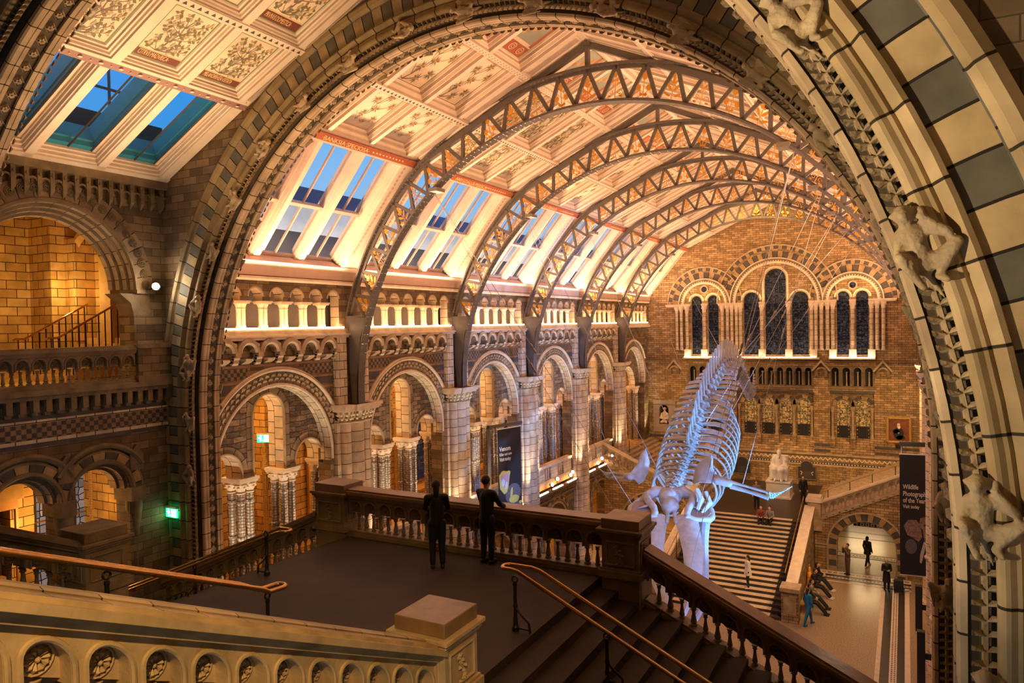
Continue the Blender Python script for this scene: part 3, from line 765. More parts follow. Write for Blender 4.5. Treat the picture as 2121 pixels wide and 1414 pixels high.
# ------------------------------------------------------------------ great transverse arches
AZ = 11.85
def great_arch(name, label, yf, zb, seed):
    """carved arch across the nave, face at yf (towards the camera), soffit behind"""
    root = thing(name, label, 'arch', (XC, yf, zb))
    r = 8.35
    fr = arch_frames('Y', XC, AZ, yf, zb=zb, n=72, R=r)
    m = MB()   # face band of checked voussoirs with its mouldings
    m.sweep(fr, [(9.52, .15), (9.52, -.03), (9.44, -.08), (9.36, -.06), (9.33, .0), (9.29, .03)], 'moulding_far_shaded' if yf > 10 else 'moulding_uv')
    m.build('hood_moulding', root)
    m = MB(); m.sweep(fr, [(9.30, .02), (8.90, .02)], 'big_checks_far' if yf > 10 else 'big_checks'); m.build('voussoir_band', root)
    m = MB(); m.sweep(fr, [(9.40, .018), (9.29, .018)], 'grey_ring'); m.build('outer_band', root)
    m = MB()
    m.sweep(fr, [(8.91, .03), (8.90, -.03), (8.86, -.05), (8.82, .0), (8.78, .05), (8.75, .02), (8.72, .02)]+[(8.655+.06*math.cos(a), .06+.07*math.sin(a)) for a in [x*PI/6-1.2 for x in range(0, -7, -1)]]+[(8.60, .14)], 'moulding_far_shaded' if yf > 10 else 'moulding_uv')
    m.build('roll_moulding', root)
    # cavity with leaves
    m = MB(); m.sweep(fr, [(8.60, .12), (8.62, .24), (8.50, .30), (8.42, .29)], 'recess_shade')
    tot = 0; nn = 230
    for i in range(nn):
        a = PI*(i+.5)/nn; dr = Vector((math.cos(a), 0, math.sin(a))); ta = Vector((-math.sin(a), 0, math.cos(a)))
        c = Vector((XC, yf, AZ))+dr*8.53+Vector((0, .20, 0))
        for sd in (-1, 1):
            p0 = c+ta*-.03; p1 = c+ta*.03; tip = c+dr*.10*sd+ta*.035+Vector((0, -.085 if sd > 0 else -.12, 0)); t2 = c+dr*.07*sd-ta*.02+Vector((0, -.02, 0))
            m.add([p0, p1, tip+ta*.02, tip-ta*.02, t2, c+Vector((0, -.07, 0))], [(0, 1, 2, 3), (0, 3, 4), (5, 2, 1), (5, 3, 2), (5, 0, 3)], 'carved_stone')
    for i in range(nn//1):
        pass
    for sgn in (-1, 1):
        k = int((AZ-zb)/.118)
        for i in range(k):
            c = Vector((XC+sgn*8.53, yf+.20, AZ-.06-i*.118)); dr = Vector((sgn, 0, 0)); ta = Vector((0, 0, 1))
            for sd in (-1, 1):
                tip = c+dr*.10*sd+ta*.035+Vector((0, -.085 if sd > 0 else -.12, 0))
                m.add([c-ta*.03, c+ta*.03, tip+ta*.02, tip-ta*.02, c+dr*.07*sd-ta*.02, c+Vector((0, -.07, 0))], [(0, 1, 2, 3), (0, 3, 4), (5, 2, 1), (5, 3, 2), (5, 0, 3)], 'carved_stone')
    fr2 = [(o+Vector((0, .16, 0)), u, v, s) for o, u, v, s in fr]
    m.sweep(fr2, [(8.555, .04), (8.545, -.02), (8.515, -.02), (8.505, .04)], 'carved_stone')
    m.build('leaf_moulding', root)
    # soffit
    m = MB()
    m.sweep(fr, [(8.42, .27), (8.37, .28), (8.35, .31), (8.35, .385), (8.36, .39), (8.36, .40), (8.35, .405), (8.35, .47), (8.40, .475)], 'soffit_strip')
    m.sweep(fr, [(8.40, .70), (8.35, .705), (8.35, .77), (8.36, .775), (8.36, .785), (8.35, .79), (8.35, .86), (8.38, .87), (8.40, .90), (8.9, .95), (9.6, .95)], 'soffit_strip')
    m.build('soffit_bands', root)
    m = MB(); m.sweep(fr, [(8.40, .475), (8.40, .70)], 'recess_shade')
    L = PI*8.35; n = int(L/.30)
    def rosette(c, nrm, ta):
        y = Vector((0, 1, 0))
        sq = [c+ta*.115, c+y*.105, c-ta*.115, c-y*.105]; sq2 = [p-(p-c)*.25 for p in sq]
        m.add([p-nrm*0 for p in sq]+[p-nrm*.035 for p in sq2], [(k, (k+1) % 4, 4+(k+1) % 4, 4+k) for k in range(4)], 'carved_stone')
        for k in range(6):
            b = 2*PI*k/6; q = ta*math.cos(b)+y*math.sin(b); w = y*math.cos(b)-ta*math.sin(b)
            m.add([c-nrm*.01, c+q*.04+w*.022-nrm*.04, c+q*.072-nrm*.02, c+q*.04-w*.022-nrm*.04], [(0, 1, 2, 3)], 'carved_stone')
        m.sphere(c-nrm*.03, .02, 'carved_stone', 6, 3)
    for i in range(n):
        a = PI*(i+.5)/n; nr = Vector((math.cos(a), 0, math.sin(a))); rosette(Vector((XC, yf+.587, AZ))+nr*8.395, nr, Vector((-nr.z, 0, nr.x)))
    for sgn in (-1, 1):
        for i in range(int((AZ-zb)/.275)):
            rosette(Vector((XC+sgn*8.395, yf+.587, AZ-.14-i*.275)), Vector((sgn, 0, 0)), Vector((0, 0, 1)))
    m.build('rosette_band', root)
    # serrated edge
    m = MB()
    for i in range(150):
        a = PI*(i+.5)/150; nr = Vector((math.cos(a), 0, math.sin(a))); c = Vector((XC, yf+.90, AZ))+nr*8.36; ta = Vector((-nr.z, 0, nr.x))
        m.add([c-ta*.07-nr*.0, c+ta*.07, c-nr*.05+ta*.05, c-nr*.05-ta*.02, c+Vector((0, .06, 0))], [(0, 1, 2, 3), (4, 2, 1), (4, 3, 2), (4, 0, 3)], 'carved_dark')
    m.build('edge_leaves', root)
    return root
ARCHA = great_arch('carved_stone_arch', 'huge round stone arch framing the hall, with carved animals climbing around it', 12.55, 4.0, 1)
ARCHB = great_arch('carved_stone_arch', 'nearest giant stone arch, its pale and grey blocks filling the right edge', 6.4, 4.0, 2)
# carved animals climbing the leaf moulding: one body, posed copies as parts of the arch
def monkey(flip=1):
    mb = MB(); c = lambda a, b, ra, rb: capsule(mb, a, b, ra, rb)
    # local: x = outward from arch centre, y = towards camera is -y, z = up along the arch
    c((0, -.03, -.10), (.0, -.07, .12), .075, .085); c((0, -.07, .12), (-.01, -.09, .2), .06, .05)
    mb.sphere((-.01, -.115, .27), .068, 'stone', 10, 7, (1, 1, 1.1)); mb.sphere((-.015, -.165, .255), .038, 'stone', 8, 6)
    c((-.07, -.11, .275), (-.085, -.10, .29), .02, .018); c((.055, -.10, .28), (.07, -.09, .295), .02, .018)
    c((.06, -.08, .15), (.20, -.13, .06), .042, .035); c((.20, -.13, .06), (.09, -.12, .22), .035, .025); c((.09, -.12, .22), (.10, -.10, .27), .03, .025)
    c((-.07, -.08, .15), (-.13, -.10, .0), .042, .033); c((-.13, -.10, .0), (-.06, -.14, -.06), .033, .026)
    c((.05, -.05, -.10), (.23, -.13, -.02), .055, .042); c((.23, -.13, -.02), (.06, -.10, -.20), .042, .028); c((.06, -.10, -.20), (.10, -.14, -.24), .03, .026)
    c((-.05, -.05, -.10), (-.12, -.16, -.01), .055, .042); c((-.12, -.16, -.01), (-.06, -.10, -.22), .042, .028); c((-.06, -.10, -.22), (-.05, -.15, -.25), .03, .024)
    c((0, 0, -.16), (.05, .02, -.34), .028, .015)
    return remesh_obj(mb, 'carved_monkey', .016, None, 2, 'carved_stone', .5)
MK = monkey()
def bird_beast():
    mb = MB(); c = lambda a, b, ra, rb: capsule(mb, a, b, ra, rb)
    c((0, -.05, -.14), (0, -.09, .10), .06, .085); c((0, -.09, .10), (.02, -.13, .22), .05, .04); mb.sphere((.02, -.15, .26), .055, 'stone'); c((.02, -.18, .25), (.02, -.24, .22), .03, .008)
    for s in (-1, 1):
        c((s*.06, -.06, .10), (s*.21, -.08, .17), .05, .03); c((s*.21, -.08, .17), (s*.16, -.07, -.18), .04, .012); c((s*.14, -.07, .12), (s*.10, -.07, -.20), .045, .015)
        c((s*.04, -.08, -.12), (s*.08, -.14, -.22), .04, .02)
    c((0, -.03, -.14), (.03, -.03, -.36), .045, .015)
    return remesh_obj(mb, 'carved_winged_beast', .016, None, 2, 'carved_stone', .5)
BB = bird_beast()
def place_beasts(root, yf, angs):
    for i, (a, kind, sc) in enumerate(angs):
        src = MK if kind else BB
        o = bpy.data.objects.new(src.name.split('.')[0], src.data); C.objects.link(o); o.parent = root
        if a == 'J': pass
        if isinstance(a, tuple): pos = Vector((XC+a[0]*8.52, yf+.10, a[1])); nr = Vector((a[0], 0, 0))
        else: t = math.radians(a); nr = Vector((math.cos(t), 0, math.sin(t))); pos = Vector((XC, yf+.10, AZ))+nr*8.52
        up = Vector((-nr.z, 0, nr.x)) if nr.x >= 0 else Vector((nr.z, 0, -nr.x))
        yv = Vector((0, 1, 0)); xv = nr if nr.x >= 0 else nr
        mt = Matrix(((xv.x, yv.x, up.x, 0), (xv.y, yv.y, up.y, 0), (xv.z, yv.z, up.z, 0), (0, 0, 0, 1)))
        o.rotation_mode = 'QUATERNION'
        if mt.determinant() < 0: mt = mt @ Matrix.Diagonal((-1, 1, 1, 1)); o.scale = (-1*sc*1, sc, sc); o.matrix_local = Matrix.Translation(pos-root.location) @ mt @ Matrix.Diagonal((-sc, sc, sc, 1))
        else: o.matrix_local = Matrix.Translation(pos-root.location) @ mt @ Matrix.Diagonal((sc, sc, sc, 1))
        # second, smaller beast on the far edge of the soffit (left haunch only)
place_beasts(ARCHA, 12.55, [((-1, 10.2), 1, .95), ((-1, 11.6), 0, .95), ((-1, 12.95), 1, .95), (171.5, 0, 1.), (161, 1, 1.), (151, 0, .9), (141, 0, 1.), (130.5, 1, .95), (120, 0, .9), (109.5, 0, 1.), (99, 1, .9), (88.5, 0, 1.), (78, 0, 1.), (67.5, 1, 1.),
    (57, 0, 1.), (46.5, 0, 1.), (36, 1, 1.), (25.5, 1, 1.), (15, 0, 1.), (5, 1, 1.), ((1, 11.2), 1, 1.), ((1, 9.8), 0, 1.)])
place_beasts(ARCHB, 6.4, [(32.5, 1, 1.05), (18.2, 1, 1.12), (4.2, 1, 1.05), (147, 1, 1.05), (161, 0, 1.), ((1, 11.0), 1, 1.05), (46, 0, 1.)])
# back-side beasts on the far edge of arch A's soffit
for a in (176, 168.5, 160, 152, 144, 136, 126, 117, 108, 99, 90):
    t = math.radians(a); nr = Vector((math.cos(t), 0, math.sin(t)))
    o = bpy.data.objects.new('carved_winged_beast', BB.data); C.objects.link(o); o.parent = ARCHA
    up = Vector((nr.z, 0, -nr.x)); mt = Matrix(((nr.x, 0, up.x, 0), (0, -1, 0, 0), (nr.z, 0, up.z, 0), (0, 0, 0, 1)))
    if mt.determinant() < 0: mt = mt @ Matrix.Diagonal((-1, 1, 1, 1))
    o.matrix_local = Matrix.Translation(Vector((XC, 13.38, AZ))+nr*8.42-ARCHA.location) @ mt @ Matrix.Diagonal((.7, .7, .7, 1))
for a in (172, 163, 154, 145):
    t = math.radians(a); nr = Vector((math.cos(t), 0, math.sin(t)))
    o = bpy.data.objects.new('carved_winged_beast', BB.data); C.objects.link(o); o.parent = ARCHB
    up = Vector((nr.z, 0, -nr.x)); mt = Matrix(((nr.x, 0, up.x, 0), (0, -1, 0, 0), (nr.z, 0, up.z, 0), (0, 0, 0, 1)))
    if mt.determinant() < 0: mt = mt @ Matrix.Diagonal((-1, 1, 1, 1))
    o.matrix_local = Matrix.Translation(Vector((XC, 7.22, AZ))+nr*8.42-ARCHB.location) @ mt @ Matrix.Diagonal((.8, .8, .8, 1))
bpy.data.objects.remove(MK); bpy.data.objects.remove(BB)

# masonry walls above and beside the arches
def arch_wall(yf, name, thick=.78):
    m = MB()
    ol = [(-18.4, 4.0), (-18.4, 18.6), (-14, 19.9), (XC, 22.6), (-2, 19.9), (2.4, 18.6), (2.4, 4.0)]
    loop = [(-18.4, 4.0), (-18.4, 18.6), (-14, 20.0), (XC, 22.7), (-2, 20.0), (2.4, 18.6), (2.4, 4.0), (XC+9.45, 4.0)]+arc(XC, AZ, 9.45, 0, 180, 60)+[(XC-9.45, 4.0)]
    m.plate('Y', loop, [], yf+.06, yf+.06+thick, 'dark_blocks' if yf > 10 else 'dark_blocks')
    return struct(m, name)
arch_wall(12.55, 'wall_center'); arch_wall(6.4, 'wall_near')

# ------------------------------------------------------------------ left nave wall
WX = -17.2
def nave_wall(side):
    m = MB(); w0 = mirx(WX, side); s = -1 if side < 0 else 1
    X = lambda x: mirx(x, side)
    Y0, Y1 = 13.2, 53.5
    # spandrel wall with the bay arches
    for k in range(6):
        yc = YC(k) if k else YC(0); a = YP(k-1)-.0 if k else 12.9; b = YP(k)
        loop = [(a, 4.7), (a, 13.78), (b, 13.78), (b, 4.7), (yc+2.3, 4.7)]+arc(yc, 9.93, 2.3, 0, 180, 32)+[(yc-2.3, 4.7)]
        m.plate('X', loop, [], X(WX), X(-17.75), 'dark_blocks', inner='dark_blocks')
        # fill above ring with bands of small checks
        for z0, z1, mt in ((12.90, 12.97, 'rust_band'), (12.55, 12.88, 'small_checks'), (12.42, 12.49, 'rust_band'), (12.05, 12.12, 'rust_band'), (11.7, 12.0, 'small_checks'), (12.2, 12.4, 'grey_band')):
            rr = 2.86
            for sg in (-1, 1):
                e = abs(b-a)/2-.75
                zz = min(max(z0-9.93, 0), rr); x_in = math.sqrt(max(rr*rr-zz*zz, 0)) if zz < rr else 0
                if x_in < e: m.box(X(WX), X(WX+.012), yc+sg*x_in, yc+sg*e, z0, z1, mt)
        # rings: outer white moulding, scale ring, inner white moulding, intrados
        fr = arch_frames('X', yc, 9.93, X(WX), n=40, R=2.5, sgn=-s*1.)
        t0 = math.degrees(math.asin((11.4-9.93)/2.86))
        fo = arch_frames('X', yc, 9.93, X(WX), n=36, R=2.8, a0=180-t0, a1=t0, sgn=-s*1.)
        m.sweep(fo, [(2.93, -.0), (2.93, .06), (2.90, .10), (2.87, .06), (2.84, .12), (2.80, .10), (2.78, .02)], 'stone_pale')
        m.sweep(arch_frames('X', yc, 9.93, X(WX), n=40, R=2.5, zb=9.6, sgn=-s*1.), [(2.80, .02), (2.42, .02)], 'voussoir')
        m.sweep(arch_frames('X', yc, 9.93, X(WX), n=40, R=2.3, zb=9.6, sgn=-s*1.), [(2.42, .03), (2.40, .06), (2.35, .06), (2.32, .03)], 'stone_pale')
        m.sweep(arch_frames('X', yc, 9.93, X(WX), n=40, R=2.3, zb=9.55, sgn=-s*1.), [(2.32, .03), (2.28, -.05), (2.28, -.42)], 'intrados')
        # raised fish scales in the ring
        for row in range(2):
            nsc = 34
            for i in range(nsc):
                q = PI*(i+.5*row+.25)/nsc; r = 2.5+row*.12
                c = Vector((X(WX+.02), yc+r*math.cos(q), 9.93+r*math.sin(q))); dr = Vector((0, math.cos(q), math.sin(q))); ta = Vector((0, -dr.z, dr.y)); o = Vector((-s, 0, 0))
                pts = [c+dr*.05*0-ta*.10]+[c+(dr*math.sin(t)-ta*math.cos(t))*.10+o*.035 for t in (.4, .9, 1.57, 2.2, 2.7)]+[c+ta*.10]
                m.add(pts, [tuple(range(7))], 'carved_stone')
        if side < 0 or k in (4, 5):
            if k < 5:
                # recessed tympanum with three openings
                a1, a2 = 1.72, .625
                lp = [(yc-2.5, 9.5), (yc-a1-.62, 9.5)]+arc(yc-a1, 9.72, .62, 180, 0, 14)+[(yc-a1+.62, 9.5), (yc-a2, 9.5)]+arc(yc, 11.37, a2, 180, 0, 16)+[(yc+a2, 9.5), (yc+a1-.62, 9.5)]+arc(yc+a1, 9.72, .62, 180, 0, 14)+[(yc+a1+.62, 9.5), (yc+2.5, 9.5)]+arc(yc, 9.93, 2.5, 0, 180, 30)
                m.plate('X', lp, [], X(-17.62), X(-18.3), 'rubble', side='intrados')
                for cc, zs, rr in ((-a1, 9.72, .62), (0, 11.37, a2), (a1, 9.72, .62)):
                    f2 = arch_frames('X', yc+cc, zs, X(-17.62), n=20, R=rr, zb=9.5, sgn=-s*1.)
                    m.sweep(f2, [(rr+.24, .0), (rr+.24, .015), (rr+.05, .015), (rr+.04, .05), (rr, .05), (rr-.015, -.02)], ['voussoir', 'voussoir', 'stone', 'stone', 'stone'])
            else:
                m.plate('X', [(yc-2.6, 9.2), (yc-1.5, 9.2)]+arc(yc, 9.4, 1.5, 180, 0, 18)+[(yc+1.5, 9.2), (yc+2.6, 9.2)]+arc(yc, 9.93, 2.5, 0, 180, 30), [], X(-17.62), X(-18.1), 'dark_blocks', side='intrados')
        # ground-storey arch
        loop = [(a, -.05), (a, 4.72), (b, 4.72), (b, -.05), (yc+1.5, -.05)]+arc(yc, 2.52, 1.5, 0, 180, 24)+[(yc-1.5, -.05)]
        m.plate('X', loop, [], X(WX), X(-18.1), 'dark_blocks', inner='yellow_blocks')
        f3 = arch_frames('X', yc, 2.52, X(WX), n=26, R=1.7, zb=0, sgn=-s*1.)
        m.sweep(f3, [(2.05, 0), (2.05, .07), (1.98, .09), (1.92, .04), (1.75, .04), (1.73, .09), (1.66, .09), (1.62, .02), (1.5, .02)], ['stone_dark', 'stone_dark', 'stone_dark', 'ring_checks', 'stone_dark', 'stone_dark', 'stone_dark', 'carved_stone'])
        for z0, z1, mt in ((4.15, 4.3, 'grey_band'), (3.6, 3.75, 'grey_band'), (3.1, 3.25, 'grey_band')):
            for sg in (-1, 1):
                zz = z0-2.52; xi = math.sqrt(max(2.06**2-zz*zz, 0)) if zz < 2.06 else 0
                m.box(X(WX), X(WX+.012), yc+sg*(xi+.02), yc+sg*2.6, z0, z1, mt)
        # string over the ground storey with dentils
        m.box(X(WX), X(-16.95), a, b, 4.85, 4.97, 'stone_dark'); m.box(X(WX), X(-17.05), a, b, 4.40, 4.47, 'stone_dark')
        for i in range(28): y = a+.12+i*(b-a-.24)/28; m.box(X(WX), X(-17.05), y, y+.12, 4.60, 4.82, 'stone_dark')
        # upper string and sill
        m.box(X(WX), X(-17.0), a, b, 13.70, 13.78, 'stone_pale'); m.box(X(WX), X(-16.93), a, b, 13.78, 13.84, 'stone_pale')
        m.prism([(X(-17.5), a, 13.84), (X(-17.0), a, 13.84), (X(-17.05), a, 14.03), (X(-17.5), a, 14.03)], (0, 0, 0), (0, b-a, 0), 'stone')
        # upper arcade: solid above the colonnettes
        if k < 6:
            pitch = .84; lp = [(a, 14.03), (a, 15.5), (b, 15.5), (b, 14.03), (yc+2.52+.27, 14.03)]
            lp += arc(yc+2.52, 15.02, .27, 0, 180, 10)
            for j in range(5, -1, -1):
                cyy = yc+(j-3)*pitch
                lp += [(cyy+pitch-.27, 14.88), (cyy+.27, 14.88)] + arc(cyy, 15.02, .27, 0, 180, 10)
            lp += [(yc-2.52-.27, 14.03)]
            m.plate('X', lp, [], X(-17.12), X(-17.5), 'dark_blocks', side='column_stone')
            for j in range(7):
                m.sweep(arch_frames('X', yc+(j-3)*pitch, 15.02, X(-17.12), n=12, R=.3, sgn=-s*1.), [(.31, 0), (.31, .03), (.27, .03), (.26, -.02)], 'stone')
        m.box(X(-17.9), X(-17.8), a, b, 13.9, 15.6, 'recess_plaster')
        m.box(X(-17.8), X(-17.4), yc-2.9, yc+2.9, 13.9, 14.03, 'grey_plaster')
        # cornice under the roof
        m.prism([(X(-17.6), a, 15.5), (X(-17.05), a, 15.5), (X(-17.0), a, 15.56), (X(-17.02), a, 15.63), (X(-17.6), a, 15.63)], (0, 0, 0), (0, b-a, 0), 'stone_pale')
    # gallery behind
    m.box(X(-21.6), X(-17.3), 13.0, 53.5, 5.05, 5.3, 'yellow_stone'); m.box(X(-21.6), X(-17.5), 13.0, 53.5, 12.6, 12.8, 'yellow_stone')
    m.box(X(-23.0), X(-21.5), 13.0, 53.5, 0, 13, 'yellow_blocks')
    m.box(X(-18.0), X(-17.9), 12.9, 53.5, 12.4, 15.9, 'grey_plaster')
    return m
NW = nave_wall(-1)
# gallery: arched responds dividing the bays, windows on its far side
for k in range(6):
    yc = YC(k); b = YP(k)
    NW.box(-21.6, -20.9, b-.45, b+.45, 5.3, 12.7, 'yellow_blocks')
    for yy in (b-.55, b+.55): NW.lathe((-20.85, yy, 5.9), [(.14, 0), (.14, .1), (.10, .14), (.10, 2.9), (.16, 3.0), (.1, 3.1), (.10, 3.8), (.17, 4.05), (.17, 4.15)], 'yellow_shaft', 10)
    NW.sweep(arch_frames('X', yc, 9.4, -21.45, n=20, R=1.3, zb=6.3), [(1.25, 0), (1.25, .12), (1.12, .12), (1.05, .02), (.95, .02)], 'yellow_stone')
    NW.plate('X', arch_hole(yc, 9.4, .95, 6.4), [], -21.49, -21.42, 'stained_blue' if k != 1 else 'stained_blue')
    for z_ in (7.2, 8.2, 9.2): NW.box(-21.42, -21.38, yc-.95, yc+.95, z_, z_+.03, 'brass')
    NW.box(-21.5, -20.8, yc-2.6, yc+2.6, 5.3, 6.05, 'yellow_blocks'); NW.box(-21.5, -20.75, yc-2.6, yc+2.6, 6.05, 6.13, 'yellow_stone')
struct(NW, 'wall_left')
struct(nave_wall(1), 'wall_right')

# ------------------------------------------------------------------ pilasters
def make_pilaster(n, side, label):
    y = YP(n); X = lambda x: mirx(x, side)
    t = thing('pilaster', label, 'pilaster', (X(-17.0), y, 0))
    m = MB(); m.box(X(-17.22), X(-17.02), y-.86, y+.86, 0, 10.85, 'column_stone')
    for zz in range(22): # chevrons on the flank strip
        for q in (-1,):
            m.add([(X(-17.015), y+q*.80, 4.2+zz*.28), (X(-17.015), y+q*.74, 4.33+zz*.28), (X(-17.015), y+q*.68, 4.2+zz*.28), (X(-17.015), y+q*.68, 4.26+zz*.28), (X(-17.015), y+q*.74, 4.39+zz*.28), (X(-17.015), y+q*.80, 4.26+zz*.28)], [(0, 1, 4, 5), (1, 2, 3, 4)], 'stone')
    m.build('backing_pier', t)
    for dy, r in ((0, .31), (-.50, .2), (.50, .2)):
        m = MB(); m.lathe((X(-16.98), y+dy, 0), [(r*1.5, 0), (r*1.5, .3), (r*1.2, .42), (r, .5), (r, 4.35), (r*1.15, 4.4), (r*1.2, 4.48), (r, 4.55), (r, 4.9), (r*1.15, 5.0), (r, 5.08), (r, 10.78)], 'column_stone', 18); m.build('shaft', t)
    m = MB()
    for dy, r in ((0, .31), (-.50, .2), (.50, .2)):
        m.lathe((X(-16.98), y+dy, 10.74), [(r+.03, 0), (r+.05, .04), (r, .07), (r+.02, .12), (r+.12, .4), (r+.16, .44)], 'carved_stone', 14)
        for q in range(10):
            a = 2*PI*q/10
            for h, rr in ((.16, .05), (.30, .10)): m.sphere((X(-16.98)+(r+rr)*math.cos(a), y+dy+(r+rr)*math.sin(a), 10.74+h), .055, 'stone_pale', 6, 4, (1, 1, .8))
    m.build('capital', t)
    m = MB()
    for z0, z1, e in ((11.16, 11.22, .0), (11.22, 11.3, .05), (11.3, 11.4, .10)):
        m.box(X(-17.25), X(-16.62+e), y-.9-e, y+.9+e, z0, z1, 'stone_pale')
        m.box(X(-17.25), X(-16.55+e), y-.36-e, y+.36+e, z0, z1, 'stone_pale')
    m.build('abacus', t)
    m = MB()
    for sg in (-1, 1): m.box(X(-17.25), X(-16.98), y+sg*.34, y+sg*.80, 11.4, 13.7, 'pale_blocks')
    m.box(X(-17.25), X(-17.1), y-.34, y+.34, 11.4, 13.7, 'dark_blocks'); m.build('upper_pier', t)
    return t
ordn = ['nearest', 'second', 'third', 'fourth', 'farthest']
for n in range(5):
    make_pilaster(n, -1, 'pale stone clustered wall column, %s along the left arcade wall' % ordn[n])
    make_pilaster(n, 1, 'pale stone clustered wall column, %s along the right wall' % ordn[n])

# ------------------------------------------------------------------ column clusters of the left arcade
def cluster(yc, dy, respond=False):
    t = thing('column_cluster', 'x', 'column', (-17.95, yc, 5.3))
    sh = []
    for (sx, sy) in ((.20, -.17), (.20, .17), (-.2, -.17), (-.2, .17)):
        m = MB(); pr = [(.17, 0), (.17, .25), (.13, .3)]
        z = .3
        while z < 3.6: pr += [(.115, z+.03), (.115, z+.95), (.14, z+.98), (.14, z+1.03), (.115, z+1.06)]; z += 1.09
        pr = [(r, min(h, 3.80)) for r, h in pr]
        m.lathe((-17.95+sx, yc+sy, 5.3), pr, 'diaper_shaft', 12); m.build('shaft', t)
    m = MB()
    for (sx, sy) in ((.20, -.17), (.20, .17), (-.2, -.17), (-.2, .17)):
        m.lathe((-17.95+sx, yc+sy, 9.05), [(.13, 0), (.15, .03), (.12, .06), (.14, .12), (.2, .28)], 'stone_pale', 12)
        for q in range(6): a = 2*PI*q/6; m.sphere((-17.95+sx+.17*math.cos(a), yc+sy+.17*math.sin(a), 9.25), .045, 'stone_pale', 6, 4)
    for z0, z1, e in ((9.32, 9.38, 0), (9.38, 9.44, .04), (9.44, 9.53, .07)): m.box(-18.36-e*.3, -17.60+e, yc-.31-e, yc+.31+e, z0, z1, 'stone_pale')
    m.build('capital', t)
    m = MB(); m.box(-18.35, -17.55, yc-.36, yc+.36, 5.3, 5.55, 'stone'); m.build('plinth', t)
    return t
proto = None
pos = {-2.68: 'half hidden beside the wall column before it', -.86: 'left of the tall opening', .86: 'right of the tall opening', 2.68: 'beside the wall column after it'}
bayn = ['nearest', 'second', 'third', 'fourth', 'fifth']
for k in range(5):
    for dy, w in pos.items():
        lab = 'patterned shaft cluster, %s left arcade bay, %s' % (bayn[k], w)
        if k == 0 and dy == -2.68: continue
        if proto is None: proto = cluster(YC(k)+dy, 0); tag(proto, lab, 'column', 'clustered columns of the left arcade')
        else: copy_tree(proto, (-17.95, YC(k)+dy, 5.3), lab)
# nested columns of the last bay
for dy in (-1.75, 1.75):
    copy_tree(proto, (-17.9, YC(5)+dy, 5.1), 'patterned shaft cluster in the last left bay, %s its single big arch' % ('left of' if dy < 0 else 'right of'))

# colonnettes of the upper arcade
def colonnette(yc, z=14.03, side=-1):
    t = thing('twin_colonnette', 'x', 'colonnette', (-17.28, yc, z))
    for sg in (-1, 1):
        m = MB(); m.lathe((-17.28, yc+sg*.085, z), [(.10, 0), (.10, .05), (.085, .07), (.09, .1), (.07, .13), (.072, .60), (.085, .62), (.07, .65)], 'stone_pale', 12); m.build('shaft', t)
    m = MB(); m.box(-17.42, -17.14, yc-.19, yc+.19, z, z+.035, 'stone_pale'); m.build('base', t)
    m = MB()
    for sg in (-1, 1): m.lathe((-17.28, yc+sg*.085, z+.64), [(.07, 0), (.085, .05), (.125, .14)], 'stone_pale', 12)
    for z0, z1, e in ((.77, .81, 0), (.81, .86, .03)): m.box(-17.44-e, -17.12+e, yc-.21-e, yc+.21+e, z+z0, z+z1, 'stone_pale')
    m.build('capital', t); return t
proto2 = None; cn = 0
num = ['first', 'second', 'third', 'fourth', 'fifth', 'sixth']
for k in range(6):
    for j in range(6):
        y = YC(k)+(j-2.5)*.84
        lab = 'pale twin colonnette of the lit upper arcade, %s from the left in the %s bay' % (num[j], (bayn+['sixth'])[k])
        if proto2 is None: proto2 = colonnette(y); tag(proto2, lab, 'colonnette', 'twin colonnettes of the upper left arcade')
        else: copy_tree(proto2, (-17.28, y, 14.03), lab)
# light strips at their feet
for k in range(6):
    m = MB(); y0 = YC(k)-2.95; y1 = YC(k)+2.95
    m.box(-17.08, -17.03, y0, y1, 14.035, 14.075, 'led')
    o = m.build('light_strip'); tag(o, 'thin glowing light strip along the sill of the %s upper arcade bay' % (bayn+['sixth'])[k], 'light', 'light strips on the left sill')

# corbel tables
def corbel_table(k):
    yc = YC(k); t = thing('corbel_table', 'carved row of small arches on brackets in the %s left bay' % (bayn+['sixth'])[k], 'corbel', (-17.1, yc, 13.0), 'corbel tables of the left wall')
    for j in range(7):
        y = yc+(j-3)*.84
        m = MB()
        m.box(-17.2, -16.92, y-.10, y+.10, 13.22, 13.34, 'stone'); m.tube([(-17.05, y-.10, 13.2), (-17.05, y+.10, 13.2)], .07, 'stone_pale', 8)
        m.box(-17.2, -17.02, y-.10, y+.10, 13.05, 13.2, 'stone'); m.tube([(-17.12, y-.10, 13.05), (-17.12, y+.10, 13.05)], .07, 'stone_pale', 8)
        m.build('bracket', t)
        if j < 6:
            ym = y+.42; m = MB()
            m.sweep(arch_frames('X', ym, 13.34, -17.19, n=10, R=.3), [(.42, 0), (.42, .24), (.30, .27), (.24, .22), (.22, 0)], ['stone', 'stone', 'stone_pale', 'stone', ])
            m.build('small_arch', t)
            m = MB(); m.box(-17.2, -16.95, ym-.14, ym+.14, 13.10, 13.16, 'stone_pale'); m.prism([(-17.2, ym-.14, 13.10), (-16.95, ym-.14, 13.10), (-17.2, ym-.14, 12.98)], (0, 0, 0), (0, .28, 0), 'stone'); m.build('ledge', t)
        m = MB()
        for q in range(7): a = q*.9; m.sphere((-17.08, y+.05*math.cos(a)*1.3, 13.55+.06*math.sin(a)), .035, 'stone_pale', 6, 4)
        m.sphere((-17.05, y, 13.55), .05, 'stone_pale', 8, 5); m.build('carved_leaf', t)
    return t
for k in range(5): corbel_table(k)
